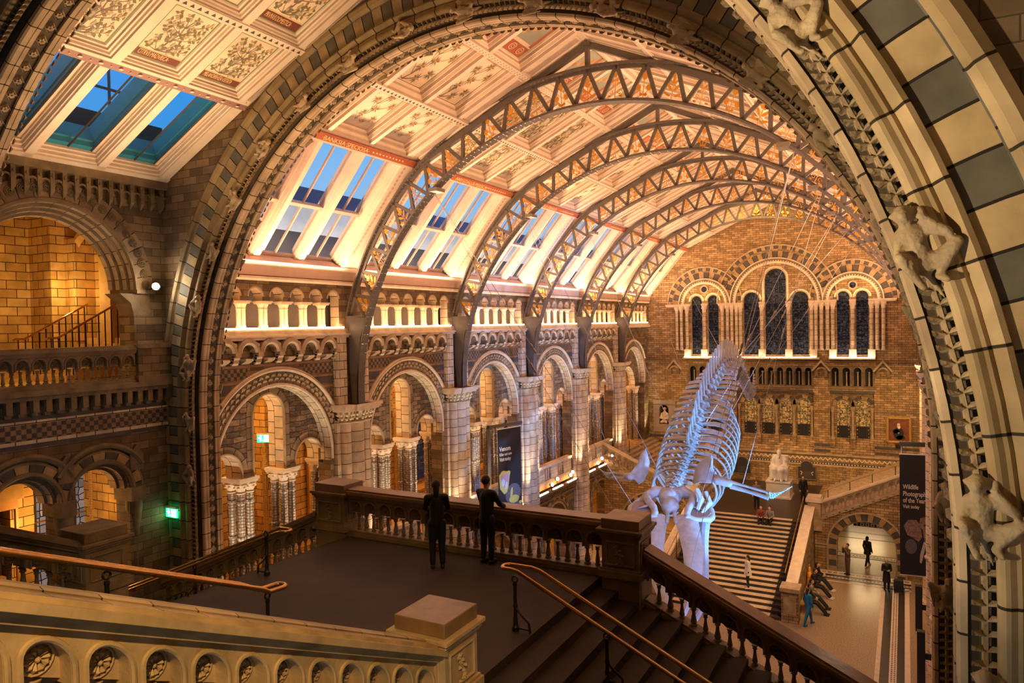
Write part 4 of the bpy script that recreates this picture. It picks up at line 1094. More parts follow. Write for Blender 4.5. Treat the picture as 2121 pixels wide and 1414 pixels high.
# ------------------------------------------------------------------ iron trusses
TR, TZ, UR, UZ = 8.65, 11.65, 9.5, 11.9
def tpt(r, zc, a): a = math.radians(a); return Vector((XC+r*math.cos(a), 0, zc+r*math.sin(a)))
def make_truss(n):
    y = YP(n); t = thing('iron_arch_truss', 'x', 'truss', (XC, y, 11.4)); O = Vector((0, y, 0))
    a_lo = math.degrees(math.asin((11.65-TZ)/TR)); a_up = math.degrees(math.asin((14.42-UZ)/UR))
    def chord(r, zc, a0, zb, r0, r1, rivet_in, name):
        m = MB(); fr = arch_frames('Y', XC, zc, y, n=80, R=r, a0=180-a0, a1=a0, zb=zb)
        m.sweep(fr, [(r0, -.17), (r1, -.17), (r1, .17), (r0, .17), (r0, -.17)], 'steel')
        w = .11 if rivet_in else -.11
        m.sweep(fr, [(r0, -.03), (r0+w, -.03) if rivet_in else (r0-.11, -.03), (r0+w, .03) if rivet_in else (r0-.11, .03), (r0, .03)], 'steel')
        ch_ = m.build(name, t)
        m = MB(); q = (r0 if rivet_in else r1)
        nn = 170
        for i in range(nn):
            a = math.radians(a0+(180-2*a0)*(i+.5)/nn); d = Vector((math.cos(a), 0, math.sin(a)))
            for yy in ((-.13, .13) if i % 2 else (-.13, .13, -.07, .07)):
                c = Vector((XC, y+yy, zc))+d*(r0-.004); e = Vector((-d.z, 0, d.x))*.022; f = Vector((0, .022, 0))
                m.add([c+e, c+f, c-e, c-f, c-d*.018], [(0, 1, 4), (1, 2, 4), (2, 3, 4), (3, 0, 4)], 'steel_rivet', sm=True)
                if not rivet_in and i % 2:
                    c = Vector((XC, y-.214, zc))+d*(r0+.02)
        m.build('rivets', ch_)
    chord(TR, TZ, 0, 11.42, TR, TR+.06, True, 'lower_chord')
    chord(UR, UZ, a_up, None, UR-.06, UR, False, 'upper_chord')
    N = 27; alo, ahi = 17.5, 162.5
    m = MB(); nodes = []
    for i in range(N+1): nodes.append(tpt(TR+.08, TZ, ahi-(ahi-alo)*i/N))
    for i in range(N):
        am = math.radians(ahi-(ahi-alo)*(i+.5)/N); top = tpt(UR-.06, UZ, math.degrees(am))
        for nd in (nodes[i], nodes[i+1]):
            p = nd+O; q = top+O; d = (q-p).normalized(); w = Vector((d.z, 0, -d.x))*.055
            b = Vector((0, .04, 0))
            m.hexa([p-w-b, p+w-b, p+w+b, p-w+b, q-w-b, q+w-b, q+w+b, q-w+b], 'steel')
    m.build('lattice_struts', t)
    for i in range(N):
        a = nodes[i]; b = nodes[i+1]; am = ahi-(ahi-alo)*(i+.5)/N; top = tpt(UR-.06, UZ, am); base = (a+b)/2
        v = (top-base); h = v.length; v.normalize(); u = (b-a).normalized(); m = MB(); yo = Vector((0, y-.02, 0))
        G = lambda x, z_: base+yo+u*x+v*z_
        def blob(x, z_, rx, rz, ang=0, nn=8):
            loop = []
            for k in range(nn):
                c = 2*PI*k/nn; px = rx*math.cos(c); pz = rz*math.sin(c)
                loop.append(G(x+px*math.cos(ang)-pz*math.sin(ang), z_+px*math.sin(ang)+pz*math.cos(ang)))
            m.prism(loop, (0, -.012, 0), (0, .012, 0), 'gilt')
        def stem(pts, w=.012): m.tube([G(*p_) for p_ in pts], w, 'gilt', 5)
        ty = i % 3; H = h*.9
        stem([(0, .02), (0, H*.6)], .014)
        if ty == 0:
            blob(0, H*.72, .07, .11)
            for s in (-1, 1): blob(s*.15, H*.36, .075, .09, s*.4); stem([(0, H*.12), (s*.08, H*.2), (s*.14, H*.3)]); blob(s*.07, H*.14, .05, .03, s*.6)
        elif ty == 1:
            blob(0, H*.7, .045, .15)
            for s in (-1, 1): blob(s*.10, H*.42, .04, .12, -s*.7); blob(s*.15, H*.2, .035, .11, -s*1.15); blob(s*.06, H*.58, .03, .07, -s*.5)
        else:
            blob(0, H*.8, .04, .09)
            for s in (-1, 1):
                for (cx, cz, rr) in ((.13, H*.24, .085), (.08, H*.5, .055)):
                    stem([(s*(cx+rr*math.cos(q*.7)*(1-q*.07)), cz+rr*math.sin(q*.7)*(1-q*.07)) for q in range(9)], .012)
                blob(s*.17, H*.12, .05, .03); blob(s*.06, H*.62, .03, .05, -s*.6)
        m.build('gilded_leaf', t)
    # foot brackets
    for sd in (-1, 1):
        m = MB(); X = lambda x: mirx(x, sd)
        lp = [(-16.64, 11.4), (-16.64, 12.2), (-16.60, 13.0), (-16.5, 13.7), (-16.24, 14.38), (-17.18, 14.42), (-17.12, 13.4), (-16.92, 11.4)]
        m.prism([(X(x), y-.17, z) for x, z in lp], (0, 0, 0), (0, .34, 0), 'steel')
        m.box(X(-17.2), X(-16.25), y-.21, y+.21, 14.40, 14.44, 'steel'); m.box(X(-16.95), X(-16.6), y-.22, y+.22, 11.38, 11.42, 'steel')
        m.build('foot_bracket', t)
    m = MB(); m.box(XC-.05, XC+.05, y-.09, y+.09, 21.38, 22.15, 'steel'); m.box(XC-.12, XC+.12, y-.14, y+.14, 22.0, 22.1, 'steel'); m.build('king_post', t)
    for sd in (-1, 1):
        m = MB(); p = Vector((XC, y, 22.05)); q = Vector((XC+sd*6.0, y, 19.30)); d = (q-p).normalized(); w = Vector((d.z, 0, -d.x))*.09; b = Vector((0, .08, 0))
        m.hexa([p-w-b, p+w-b, p+w+b, p-w+b, q-w-b, q+w-b, q+w+b, q-w+b], 'steel'); m.build('rafter', t)
        m = MB(); c = tpt(TR, TZ, 90+sd*(-1)*(90-52.)) ; m.box(c.x-.16, c.x+.16, y-.24, y+.24, c.z-.10, c.z+.02, 'steel_rivet'); m.build('hanger_plate', t)
    return t
TRUSS = make_truss(0); tag(TRUSS, 'riveted iron arch truss nearest the stone arch, with gilded leaves', 'truss', 'iron arch trusses')
tl = ['', 'second iron arch truss from the big stone arch', 'third iron arch truss, halfway down the hall', 'fourth iron arch truss, before the last one', 'farthest iron arch truss, nearest the end wall']
for n in range(1, 5): copy_tree(TRUSS, (XC, YP(n), 11.4), tl[n])

# ------------------------------------------------------------------ end wall
EY = 53.5
def end_wall():
    m = MB(); P = 'Y'
    H = []; wins = []
    for a, b, top in ((-13.91, -13.13, 15.92), (-12.70, -11.93, 15.95), (-10.16, -9.07, 16.05), (-8.69, -7.29, 17.65), (-6.91, -5.84, 16.0), (-4.06, -3.28, 15.9), (-2.89, -2.13, 15.9)):
        r = (b-a)/2; H.append(arch_hole((a+b)/2, top-r, r, 11.62, 14)); wins.append((a, b, top))
    H.append(arc(-12.96, 16.4, .20, 0, 345, 15)); H.append(arc(-3.08, 16.3, .20, 0, 345, 15))
    # small arcade recesses and lower window recesses
    for x0, x1 in ((-11.25, -5.55), (-4.55, -1.8), (-14.2, -11.6)):
        pass
    portal = [[(x-1.5, .0)]+arc(x, 1.9, 1.5, 180, 0, 16)+[(x+1.5, .0)] for x in (-13.9, -2.0)]
    loop = [(-17.4, 0), (-17.4, 15.7), (-14.1, 19.8), (XC, 22.6), (-1.9, 19.8), (1.4, 15.7), (1.4, 0)]
    loop += list(reversed(portal[1]))+list(reversed(portal[0]))
    rec = [[(x0, 4.95), (x0, 9.05), (x1, 9.05), (x1, 4.95)] for x0, x1 in ((-10.72, -5.55), (-4.53, -1.83), (-14.2, -11.5))]
    arcs = []
    for x0, x1, n in ((-11.2+.05, -5.6, 9), (-4.55, -1.8, 4), (-14.2, -11.45, 4)):
        rec.append([(x0, 9.42), (x0, 10.86), (x1, 10.86), (x1, 9.42)]); arcs.append((x0, x1, n))
    niche = arch_hole(-16.08, 7.45, .36, 6.35, 12)
    m.plate(P, loop, H+rec+[niche], EY, EY+.75, 'end_blocks', inner='stone')
    m.box(-17.4, 1.4, EY+.75, EY+.9, 3.6, 18, 'dark_blocks'); m.box(-23.5, -17.4, EY, EY+.5, 0, 18, 'end_blocks'); m.box(1.4, 8, EY, EY+.5, 0, 18, 'end_blocks')
    m.box(-14.5, 1.4, EY+.62, EY+.7, 9, 11, 'black')
    # pierced arcade slabs
    for x0, x1, n in arcs:
        w = (x1-x0)/n; lp = [(x0, 9.42), (x0, 10.86), (x1, 10.86), (x1, 9.42)]; hl = [arch_hole(x0+(i+.5)*w, 10.52, w*.33, 9.5, 10) for i in range(n)]
        m.plate(P, lp, hl, EY+.08, EY+.25, 'stone_dark')
        for i in range(n+1):
            m.lathe((x0+i*w, EY+.03, 9.5), [(.1, 0), (.1, .08), (.055, .12), (.055, .82), (.10, .95)], 'stone_dark', 8)
            if i < n: m.lathe((x0+(i+.5)*w, EY+.45, 9.5), [(.07, 0), (.05, .12), (.05, .85), (.09, .95)], 'stone', 8)
        m.box(x0-.1, x1+.1, EY-.08, EY+.3, 9.32, 9.44, 'stone_dark'); m.box(x0, x1, EY-.02, EY, 9.02, 9.2, 'grey_band')
    # lower windows
    for x0, x1, ws in ((-10.72, -5.55, ((-10.25, -9.42), (-9.02, -8.17), (-7.86, -7.02), (-6.68, -5.83))), (-4.53, -1.83, ((-4.14, -3.32), (-2.96, -2.12))), (-14.2, -11.5, ((-13.9, -13.05), (-12.7, -11.85)))):
        hs = [arch_hole((a+b)/2, 8.55-(b-a)/2, (b-a)/2, 5.95, 12) for a, b in ws]
        m.plate(P, [(x0, 4.9), (x0, 9.1), (x1, 9.1), (x1, 4.9)], hs, EY+.38, EY+.6, 'end_blocks', inner='stone_dark')
        m.prism([(x0, EY+.0, 4.92), (x0, EY+.5, 5.95), (x0, EY+.6, 4.92)], (0, 0, 0), (x1-x0, 0, 0), 'end_blocks')
        for a, b in ws:
            c = (a+b)/2; r = (b-a)/2
            m.sweep(arch_frames(P, c, 8.55-r, EY+.38, n=14, R=r), [(r+.34, 0), (r+.34, -.05), (r+.28, -.05), (r+.27, -.02), (r+.05, -.02), (r+.03, -.05), (r, 0)], ['stone_dark', 'stone_dark', 'stone_dark', 'ring_checks', 'stone', 'stone'])
        xs = [x0+.13]+[(ws[i][1]+ws[i+1][0])/2 for i in range(len(ws)-1)]+[x1-.13]
        for x in xs:
            m.lathe((x, EY+.25, 5.95), [(.15, 0), (.15, .06), (.09, .12), (.09, 1.75), (.12, 1.8), (.1, 1.85), (.17, 2.05), (.17, 2.12)], 'stone', 10)
            m.box(x-.15, x+.15, EY+.1, EY+.45, 5.3, 5.97, 'end_blocks')
    # big window arches
    for cx, zc, rr, ro in ((-12.95, 15.3, 1.72, 2.75), (-8.0, 15.3, 2.95, 4.05), (-3.08, 15.3, 1.72, 2.75)):
        fr = arch_frames(P, cx, zc, EY, n=44, R=rr)
        m.sweep(fr, [(rr+.17, .0), (rr+.17, -.16), (rr+.10, -.18), (rr+.02, -.12), (rr-.10, -.12), (rr-.12, -.17), (rr-.19, -.17), (rr-.24, -.06), (rr-.25, 0)], ['stone_pale', 'stone_pale', 'stone_dark', 'carved_dark', 'stone_pale', 'stone_pale', 'stone_pale', 'stone'])
        nz = int(PI*rr/.17)
        for i in range(nz):
            q = PI*(i+.5)/nz; c = Vector((cx+(rr-.04)*math.cos(q), EY-.13, zc+(rr-.04)*math.sin(q))); d = Vector((math.cos(q), 0, math.sin(q))); t_ = Vector((-d.z, 0, d.x))
            m.add([c-d*.06-t_*.08, c-d*.06+t_*.08, c+d*.05, c+Vector((0, -.04, 0))], [(0, 1, 3), (1, 2, 3), (2, 0, 3)], 'stone_pale')
        m.sweep(fr, [(rr+.62, -.012 if cx != -8.0 else -.022), (rr+.19, -.012 if cx != -8.0 else -.022)], 'ring_checks')
        m.sweep(arch_frames(P, cx, zc, EY, n=44, R=ro), [(ro, 0), (ro, -.08 if cx != -8.0 else -.11), (ro-.08, -.08 if cx != -8.0 else -.11), (ro-.09, -.03 if cx != -8.0 else -.04), (ro-.33, -.03 if cx != -8.0 else -.04), (ro-.34, -.01)], ['stone', 'stone', 'stone', 'ring_checks', 'stone'])
    for a, b, top in wins:
        c = (a+b)/2; r = (b-a)/2; zc = top-r
        m.sweep(arch_frames(P, c, zc, EY, n=18, R=r, zb=15.3 if top > 17 else None), [(r+.17, 0), (r+.17, -.07), (r+.08, -.09), (r, -.03), (r, .2)], ['stone_pale', 'stone_pale', 'stone', 'stone_dark'])
    for cx, cz in ((-12.96, 16.4), (-3.08, 16.3)):
        m.sweep(arch_frames(P, cx, cz, EY, n=20, a0=360, a1=0, R=.3), [(.30, 0), (.30, -.05), (.24, -.06), (.2, 0)], 'stone')
    # string at the capitals, sills with light
    for x0, x1 in ((-15.75, -13.95), (-13.1, -12.72), (-11.9, -10.2), (-9.05, -8.7), (-7.27, -6.93), (-5.8, -4.1), (-3.26, -2.9), (-2.1, -.5)):
        m.box(x0-.03, x1+.03, EY-.30, EY, 15.22, 15.33, 'stone_pale'); m.box(x0, x1, EY-.24, EY, 15.14, 15.22, 'stone_pale')
    for x0, x1 in ((-14.45, -11.35), (-10.75, -9.0+.6), (-8.3, -7.0), (-7.0, -5.15), (-4.55, -1.75)):
        m.box(x0, x1, EY-.42, EY, 11.32, 11.45, 'stone_pale')
    for x in (-14.15, -12.92, -11.65, -10.5, -8.88, -7.1, -5.5, -4.3, -3.08, -1.95):
        m.box(x-.22, x+.22, EY-.38, EY, 11.45, 12.0, 'stone_pale')
    m.box(-17.4, 1.4, EY-.1, EY, 11.10, 11.22, 'stone_dark')
    # gabled niches
    for x in (-15.2, -11.3, -5.05, -1.3):
        m.prism([(x-.62, EY-.35, 10.55), (x, EY-.35, 11.3), (x+.62, EY-.35, 10.55), (x+.5, EY-.35, 10.5), (x, EY-.35, 11.1), (x-.5, EY-.35, 10.5)], (0, 0, 0), (0, .35, 0), 'stone')
        m.box(x-.4, x-.2, EY-.25, EY, 10.15, 10.6, 'stone_dark'); m.box(x+.2, x+.4, EY-.25, EY, 10.15, 10.6, 'stone_dark')
        m.sweep(arch_frames(P, x, 10.45, EY, n=10, R=.3), [(.36, 0), (.36, -.2), (.24, -.2), (.22, 0)], 'stone')
    # strings and bands, zigzag frieze
    for x0, x1 in ((-17.2, -14.2), (-11.5, -10.72), (-5.55, -4.53), (-1.83, 1.2)):
        m.box(x0, x1, EY-.06, EY, 7.78, 7.86, 'stone_dark')
        for z0 in (5.35, 4.98): m.box(x0, x1, EY-.012, EY, z0, z0+.18, 'grey_band')
    m.box(-17.2, 1.2, EY-.10, EY, 4.74, 4.84, 'stone'); m.box(-17.2, 1.2, EY-.05, EY, 4.66, 4.74, 'stone_dark')
    nz = 60
    for i in range(nz):
        x = -17.0+i*.3
        m.hexa([(x, EY-.03, 4.36), (x+.15, EY-.03, 4.52), (x+.15, EY, 4.52), (x, EY, 4.36), (x, EY-.03, 4.46), (x+.15, EY-.03, 4.62), (x+.15, EY, 4.62), (x, EY, 4.46)], 'stone_pale')
        m.hexa([(x+.15, EY-.03, 4.52), (x+.3, EY-.03, 4.36), (x+.3, EY, 4.36), (x+.15, EY, 4.52), (x+.15, EY-.03, 4.62), (x+.3, EY-.03, 4.46), (x+.3, EY, 4.46), (x+.15, EY, 4.62)], 'stone_pale')
    m.box(-17.2, 1.2, EY-.012, EY, 4.10, 4.27, 'grey_band')
    for i in range(100): x = -17.1+i*.18; m.box(x, x+.08, EY-.02, EY, 4.14, 4.22, 'stone_pale')
    m.box(-17.2, 1.2, EY-.03, EY, 4.03, 4.08, 'stone_pale')
    # niche surround
    m.plate(P, [(-16.9, 5.76), (-16.9, 8.14), (-15.2, 8.14), (-15.2, 5.76)], [arch_hole(-16.08, 7.45, .36, 6.35, 12)], EY-.05, EY, 'grey_plaster')
    m.box(-16.55, -15.6, EY+.4, EY+.45, 6.3, 7.9, 'black')
    return m, wins
EM, WINS = end_wall(); struct(EM, 'wall_far')
for i, (a, b, top) in enumerate(WINS):
    r = (b-a)/2; m = MB(); c = (a+b)/2
    m.plate('Y', arch_hole(c, top-r, r+.02, 11.55, 14), [], EY+.25, EY+.28, 'stained_blue')
    o = struct(m, 'window_%d' % (100+i))
    f = MB()
    z = 12.0
    while z < top-.5: f.box(a, b, EY+.2, EY+.25, z, z+.035, 'frame_dark'); z += .55
    if b-a > 1.2:
        for q in (.36, .64): f.box(a+(b-a)*q-.015, a+(b-a)*q+.015, EY+.2, EY+.25, 11.6, top-.4, 'frame_dark')
    f.sweep(arch_frames('Y', c, top-r, EY+.2, n=14, R=r), [(r, 0), (r-.05, -.02), (r-.07, 0)], 'frame_dark')
    for q in range(8):
        an = 2*PI*q/8; f.tube([(c+.06*math.cos(an), EY+.23, top-r+.06*math.sin(an)), (c+r*.7*math.cos(an), EY+.23, top-r+r*.7*math.sin(an))], .01, 'frame_dark', 4)
    f.build('window_frame', o)
for i, (cx, cz) in enumerate(((-12.96, 16.4), (-3.08, 16.3))):
    m = MB(); m.plate('Y', arc(cx, cz, .22, 0, 345, 15), [], EY+.1, EY+.13, 'stained_blue'); struct(m, 'window_%d' % (110+i))
for i, (a, b) in enumerate(((-10.25, -9.42), (-9.02, -8.17), (-7.86, -7.02), (-6.68, -5.83), (-4.14, -3.32), (-2.96, -2.12), (-13.9, -13.05), (-12.7, -11.85))):
    m = MB(); r = (b-a)/2; c = (a+b)/2
    m.plate('Y', [(a, 6.75), (a, 8.55-r)]+arc(c, 8.55-r, r+.01, 180, 0, 12)+[(b, 8.55-r), (b, 6.75)], [], EY+.5, EY+.52, 'stained_amber')
    m.box(a, b, EY+.5, EY+.52, 5.95, 6.75, 'black')
    o = struct(m, 'window_%d' % (120+i)); f = MB()
    for z in (6.74, 7.6, 7.95): f.box(a, b, EY+.46, EY+.5, z, z+.03, 'frame_dark')
    for q in (.22, .78): f.box(a+(b-a)*q-.012, a+(b-a)*q+.012, EY+.46, EY+.5, 5.95, 8.2, 'frame_dark')
    for q in range(9):
        for s_ in (.1, .9): f.box(a+(b-a)*s_-.025, a+(b-a)*s_+.025, EY+.45, EY+.46, 6.0+q*.24, 6.1+q*.24, 'stained_amber')
    f.build('window_frame', o)
# shafts flanking the great windows
sx = []
for x in (-14.95, -14.62, -14.2, -12.92, -11.62, -11.25, -10.95, -10.62, -10.35, -8.88, -7.1, -5.62, -5.35, -5.0, -4.62, -4.3, -3.08, -1.95, -1.62, -1.25): sx.append(x)
proto3 = None
for i, x in enumerate(sx):
    if proto3 is None:
        t = thing('window_shaft', 'x', 'column', (x, EY-.2, 11.95))
        m = MB(); m.lathe((x, EY-.2, 11.95), [(.15, 0), (.15, .06), (.12, .1), (.115, .14), (.115, 2.75)], 'column_stone', 12); m.build('shaft', t)
        m = MB(); m.lathe((x, EY-.2, 14.7), [(.13, 0), (.14, .04), (.12, .08), (.14, .16), (.2, .42), (.2, .46)], 'stone_pale', 12)
        for q in range(6): an = 2*PI*q/6; m.sphere((x+.16*math.cos(an), EY-.2+.16*math.sin(an), 15.0), .05, 'stone_pale', 6, 4)
        m.build('capital', t); proto3 = t; o = t
    else: o = copy_tree(proto3, (x, EY-.2, 11.95))
    w = 'round stone shaft beside the tall end windows, the %s counted from the left' % ['first','second','third','fourth','fifth','sixth','seventh','eighth','ninth','tenth','eleventh','twelfth','thirteenth','fourteenth','fifteenth','sixteenth','seventeenth','eighteenth','nineteenth','twentieth'][i]
    if x in (-12.92, -3.08): w = 'stone shaft between the paired lights of the %s end window' % ('left' if x < -8 else 'right')
    elif x in (-8.88, -7.1): w = 'stone shaft just %s of the tallest middle end window' % ('left' if x < -8 else 'right')
    tag(o, w, 'column', 'shafts flanking the end windows')
for i, (x0, x1) in enumerate(((-14.45, -11.35), (-10.6, -9.1), (-8.75, -7.25), (-7.0, -5.3), (-4.5, -1.8))):
    m = MB(); m.box(x0+.05, x1-.05, EY-.42, EY-.385, 11.45, 11.475, 'led'); o = m.build('light_strip')
    tag(o, 'glowing light strip under the end windows, %s from the left' % ['first', 'second', 'third', 'fourth', 'fifth'][i], 'light', 'light strips under the end windows')

# ------------------------------------------------------------------ floors
m = MB(); m.box(-24, 4.5, 4, 54.3, -.3, 0, 'terrazzo'); m.box(-24, 4.5, 54.3, 70, -.3, 0, 'terrazzo')
for s in (-1, 1):
    for x0, x1, mt in ((-15.02, -14.85, 'stone_pale'), (-15.35, -15.02, 'step_dark'), (-15.62, -15.35, 'cream'), (-15.9, -15.62, 'step_dark'), (-16.1, -15.9, 'cream')):
        m.box(mirx(x0, s), mirx(x1, s), 8, 42.3, 0, .006, mt)
    for i in range(190):
        y = 8.1+i*.18
        for dx in (-15.55, -15.44): m.box(mirx(dx, s)-.03, mirx(dx, s)+.03, y, y+.09, .006, .009, 'step_dark')
for y0, y1, mt in ((41.9, 42.0, 'cream'), (42.3, 42.5, 'step_dark'), (42.5, 42.75, 'cream'), (42.75, 43.05, 'step_dark'), (43.05, 43.7, 'cream'), (43.7, 43.85, 'step_dark')):
    for s in (-1, 1): m.box(mirx(-16.2, s), mirx(-11.5, s), y0, y1, 0, .006, mt)
for s in (-1, 1):
    for i in range(16):
        x = mirx(-16.0, s)+(.29*i if s < 0 else -.29*i); m.lathe((x, 43.37, .006), [(.10, 0), (.10, .003)], 'step_dark', 10); m.lathe((x, 43.37, .009), [(.05, 0), (.05, .002)], 'cream', 8)
    for i in range(26):
        x = mirx(-16.1, s)+(.18*i if s < 0 else -.18*i); m.box(x-.05, x+.05, 42.58, 42.68, .006, .009, 'step_dark')
for s in (-1, 1):
    for y0, y1, mt in ((46.6, 46.75, 'step_dark'), (46.75, 47.35, 'cream_dark'), (47.35, 47.5, 'step_dark'), (50.8, 50.95, 'step_dark'), (52.2, 52.4, 'step_dark')): m.box(mirx(-16.9, s), mirx(-11.6, s), y0, y1, 0, .006, mt)
    for i in range(12): m.lathe((mirx(-16.2+.36*i, s), 47.05, .006), [(.14, 0), (.14, .003)], 'step_dark', 10); m.lathe((mirx(-16.2+.36*i, s), 47.05, .009), [(.08, 0), (.08, .002)], 'cream', 8)
struct(m, 'floor')
m = MB(); m.box(-24, 4.5, 69.8, 70, 0, 6, 'plaster'); m.box(-24, 4.5, 54.3, 70, 3.5, 3.7, 'plaster'); m.box(-8.2, -8, 54.4, 70, 0, 3.5, 'plaster'); struct(m, 'wall_back')

# ------------------------------------------------------------------ the far staircase
LZ = 2.65; NS = 20; FY0, FY1 = 35.3, 43.7
st = thing('grand_staircase', 'broad dark stone staircase rising to the landing with the white statue', 'staircase', (XC, FY0, 0))
for i in range(NS):
    m = MB(); z = LZ*(i+1)/NS; y = FY0+(FY1-FY0)*i/NS
    e = .0
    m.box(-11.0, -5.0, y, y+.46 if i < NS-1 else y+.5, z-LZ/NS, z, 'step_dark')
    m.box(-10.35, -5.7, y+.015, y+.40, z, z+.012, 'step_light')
    if i < 2: m.lathe((-4.95, y+.42, z-LZ/NS), [(.42+.0, 0), (.42, LZ/NS)], 'step_dark', 20)
    m.build('step', st)
m = MB(); m.box(-11.4, -4.6, FY1, EY-.02, 0, LZ, 'end_blocks'); m.box(-10.99, -5.01, FY1+.02, EY-.1, LZ, LZ+.01, 'step_dark'); m.build('landing', st)
for s in (-1, 1):
    X = lambda x: mirx(x, s)
    m = MB()   # sloping parapet
    lp = [(36.0, 0), (36.0, 1.42), (43.6, 3.42), (43.6, 0)]
    m.prism([(X(-11.42), a, b) for a, b in lp], (0, 0, 0), ((.42*(1 if s < 0 else -1)), 0, 0), 'end_blocks')
    m.prism([(X(-11.48), 35.9, 1.42), (X(-11.48), 35.9, 1.54), (X(-11.48), 43.6, 3.56), (X(-11.48), 43.6, 3.42)], (0, 0, 0), ((.54*(1 if s < 0 else -1)), 0, 0), 'stone_pale')
    m.build('parapet', st)
    m = MB(); m.box(X(-11.6), X(-10.85), 35.2, 36.0, 0, 1.45, 'end_blocks'); m.box(X(-11.66), X(-10.79), 35.12, 36.06, 1.45, 1.62, 'stone'); m.box(X(-11.5), X(-10.95), 35.18, 35.2, .4, 1.2, 'carved_stone'); m.build('pedestal', st)
    m = MB(); m.tube([(X(-10.9), 36.2, 2.0), (X(-10.9), 43.5, 4.05)], .03, 'brass', 6)
    for q in range(5): y = 36.5+q*1.7; m.tube([(X(-10.9), y, (y-36.2)*.281+.3), (X(-10.9), y, (y-36.2)*.281+2.0)], .02, 'iron', 5)
    m.build('handrail', st)
def balus_run(name, label, p0, p1, hgt, n, parent=None, mat='balustrade_stone', group=None, plane='Y', cop='coping_stone', blind=True, rake=True, thick=.26):
    """arched balustrade from p0 to p1 (points on the base line), parts: base rail, coping, balusters, arched screen"""
    p0 = Vector(p0); p1 = Vector(p1); d = p1-p0; hz = Vector((d.x, d.y, 0)); L = hz.length; u = hz.normalized(); nv = Vector((-u.y, u.x, 0)); sl = d.z/L
    t = thing(name, label, 'balustrade', p0, group)
    pt = lambda s, z, w=0: Vector((p0.x, p0.y, p0.z))+u*s+Vector((0, 0, sl*s+z))+nv*w
    def slab(z0, z1, w, m, mt, s0=0, s1=None):
        s1 = L if s1 is None else s1
        m.hexa([pt(s0, z0, -w), pt(s1, z0, -w), pt(s1, z0, w), pt(s0, z0, w), pt(s0, z1, -w), pt(s1, z1, -w), pt(s1, z1, w), pt(s0, z1, w)], mt)
    m = MB(); slab(0, .07, thick*.62, m, mat); slab(.07, .12, thick*.5, m, mat); m.build('base_rail', t)
    m = MB()
    for z0, z1, w in ((hgt-.20, hgt-.15, .56), (hgt-.15, hgt-.11, .66), (hgt-.11, hgt-.04, .8), (hgt-.04, hgt, .62)): slab(z0, z1, thick*w, m, cop if z0 > hgt-.12 else mat)
    m.build('coping', t)
    # arched screen
    w = L/n; z_s = hgt*.46; r = w*.36; leg = hgt*.13
    m = MB(); low = []; 
    lp = [(0, hgt-.2), (L, hgt-.2), (L, z_s)]
    for i in range(n-1, -1, -1):
        c = (i+.5)*w; lp += [(c+r, z_s)]+arc(c, z_s+leg, r, 0, 180, 10)+[(c-r, z_s)]
    lp += [(0, z_s)]
    tris = geometry.tessellate_polygon([[Vector((a, b, 0)) for a, b in lp]])
    for ww in (-thick*.38, thick*.38): m.add([pt(a, b, ww) for a, b in lp], [list(q) for q in tris], mat)
    k = len(lp); m.add([pt(a, b, -thick*.38) for a, b in lp]+[pt(a, b, thick*.38) for a, b in lp], [(i, (i+1) % k, k+(i+1) % k, k+i) for i in range(k)], mat)
    for i in range(n):   # raised rim and blind disc with flower
        c = (i+.5)*w
        for sg in (-1, 1):
            pr = [pt(c+(r+.02), z_s+.0, sg*thick*.40)]+[pt(c+(r+.02)*math.cos(q), z_s+leg+(r+.02)*math.sin(q), sg*thick*.40) for q in [PI*j/12 for j in range(13)]]+[pt(c-(r+.02), z_s+.0, sg*thick*.40)]
            m.tube(pr, .02, mat, 6)
    scr = m.build('arched_screen', t)
    if blind:
        m = MB(); slab(z_s+.03, hgt-.2, thick*.1, m, mat)
        for i in range(n):
            c = (i+.5)*w
            for sg in (-1, 1):
                ctr = pt(c, z_s+leg+r*.05, sg*thick*.10)
                for q in range(10):
                    an = 2*PI*q/10; e = u*math.cos(an)+Vector((0, 0, math.sin(an))); f = u*-math.sin(an)+Vector((0, 0, math.cos(an)))
                    R_ = r*.66; oo = nv*sg*.03
                    m.add([ctr+e*R_*.2+oo*.4, ctr+e*R_*.72+f*R_*.24+oo*.5, ctr+e*R_*1.0, ctr+e*R_*.72-f*R_*.24+oo*.5, ctr+e*R_*.66+oo*1.5], [(0, 1, 4), (1, 2, 4), (2, 3, 4), (3, 0, 4)], mat)
                if True:
                    m.tube([ctr+(u*math.cos(2*PI*q/16)+Vector((0, 0, math.sin(2*PI*q/16))))*R_*1.06+nv*sg*.01 for q in range(16)], .009, mat, 4, closed=True)
                    m.sphere(ctr+nv*sg*.02, R_*.2, mat, 8, 4)
        m.build('flower_panels', scr)
    bal = MB()
    H = z_s-.12
    for i in range(2*n+1):
        s = i*w/2
        if i in (0, 2*n): continue
        f = 1.0 if i % 2 == 0 else .8
        c = pt(s, .12)
        m = MB(); m.lathe(c, [(.062*f, 0), (.062*f, .03), (.04*f, .05), (.058*f, H*.22), (.045*f, H*.4), (.03*f, H*.62), (.03*f, H*.78), (.05*f, H*.82), (.05*f, H*.86), (.036*f, H*.88), (.066*f, H)], mat, 9 if n > 12 else 12)
        if n <= 40: m.build('baluster', t)
    return t
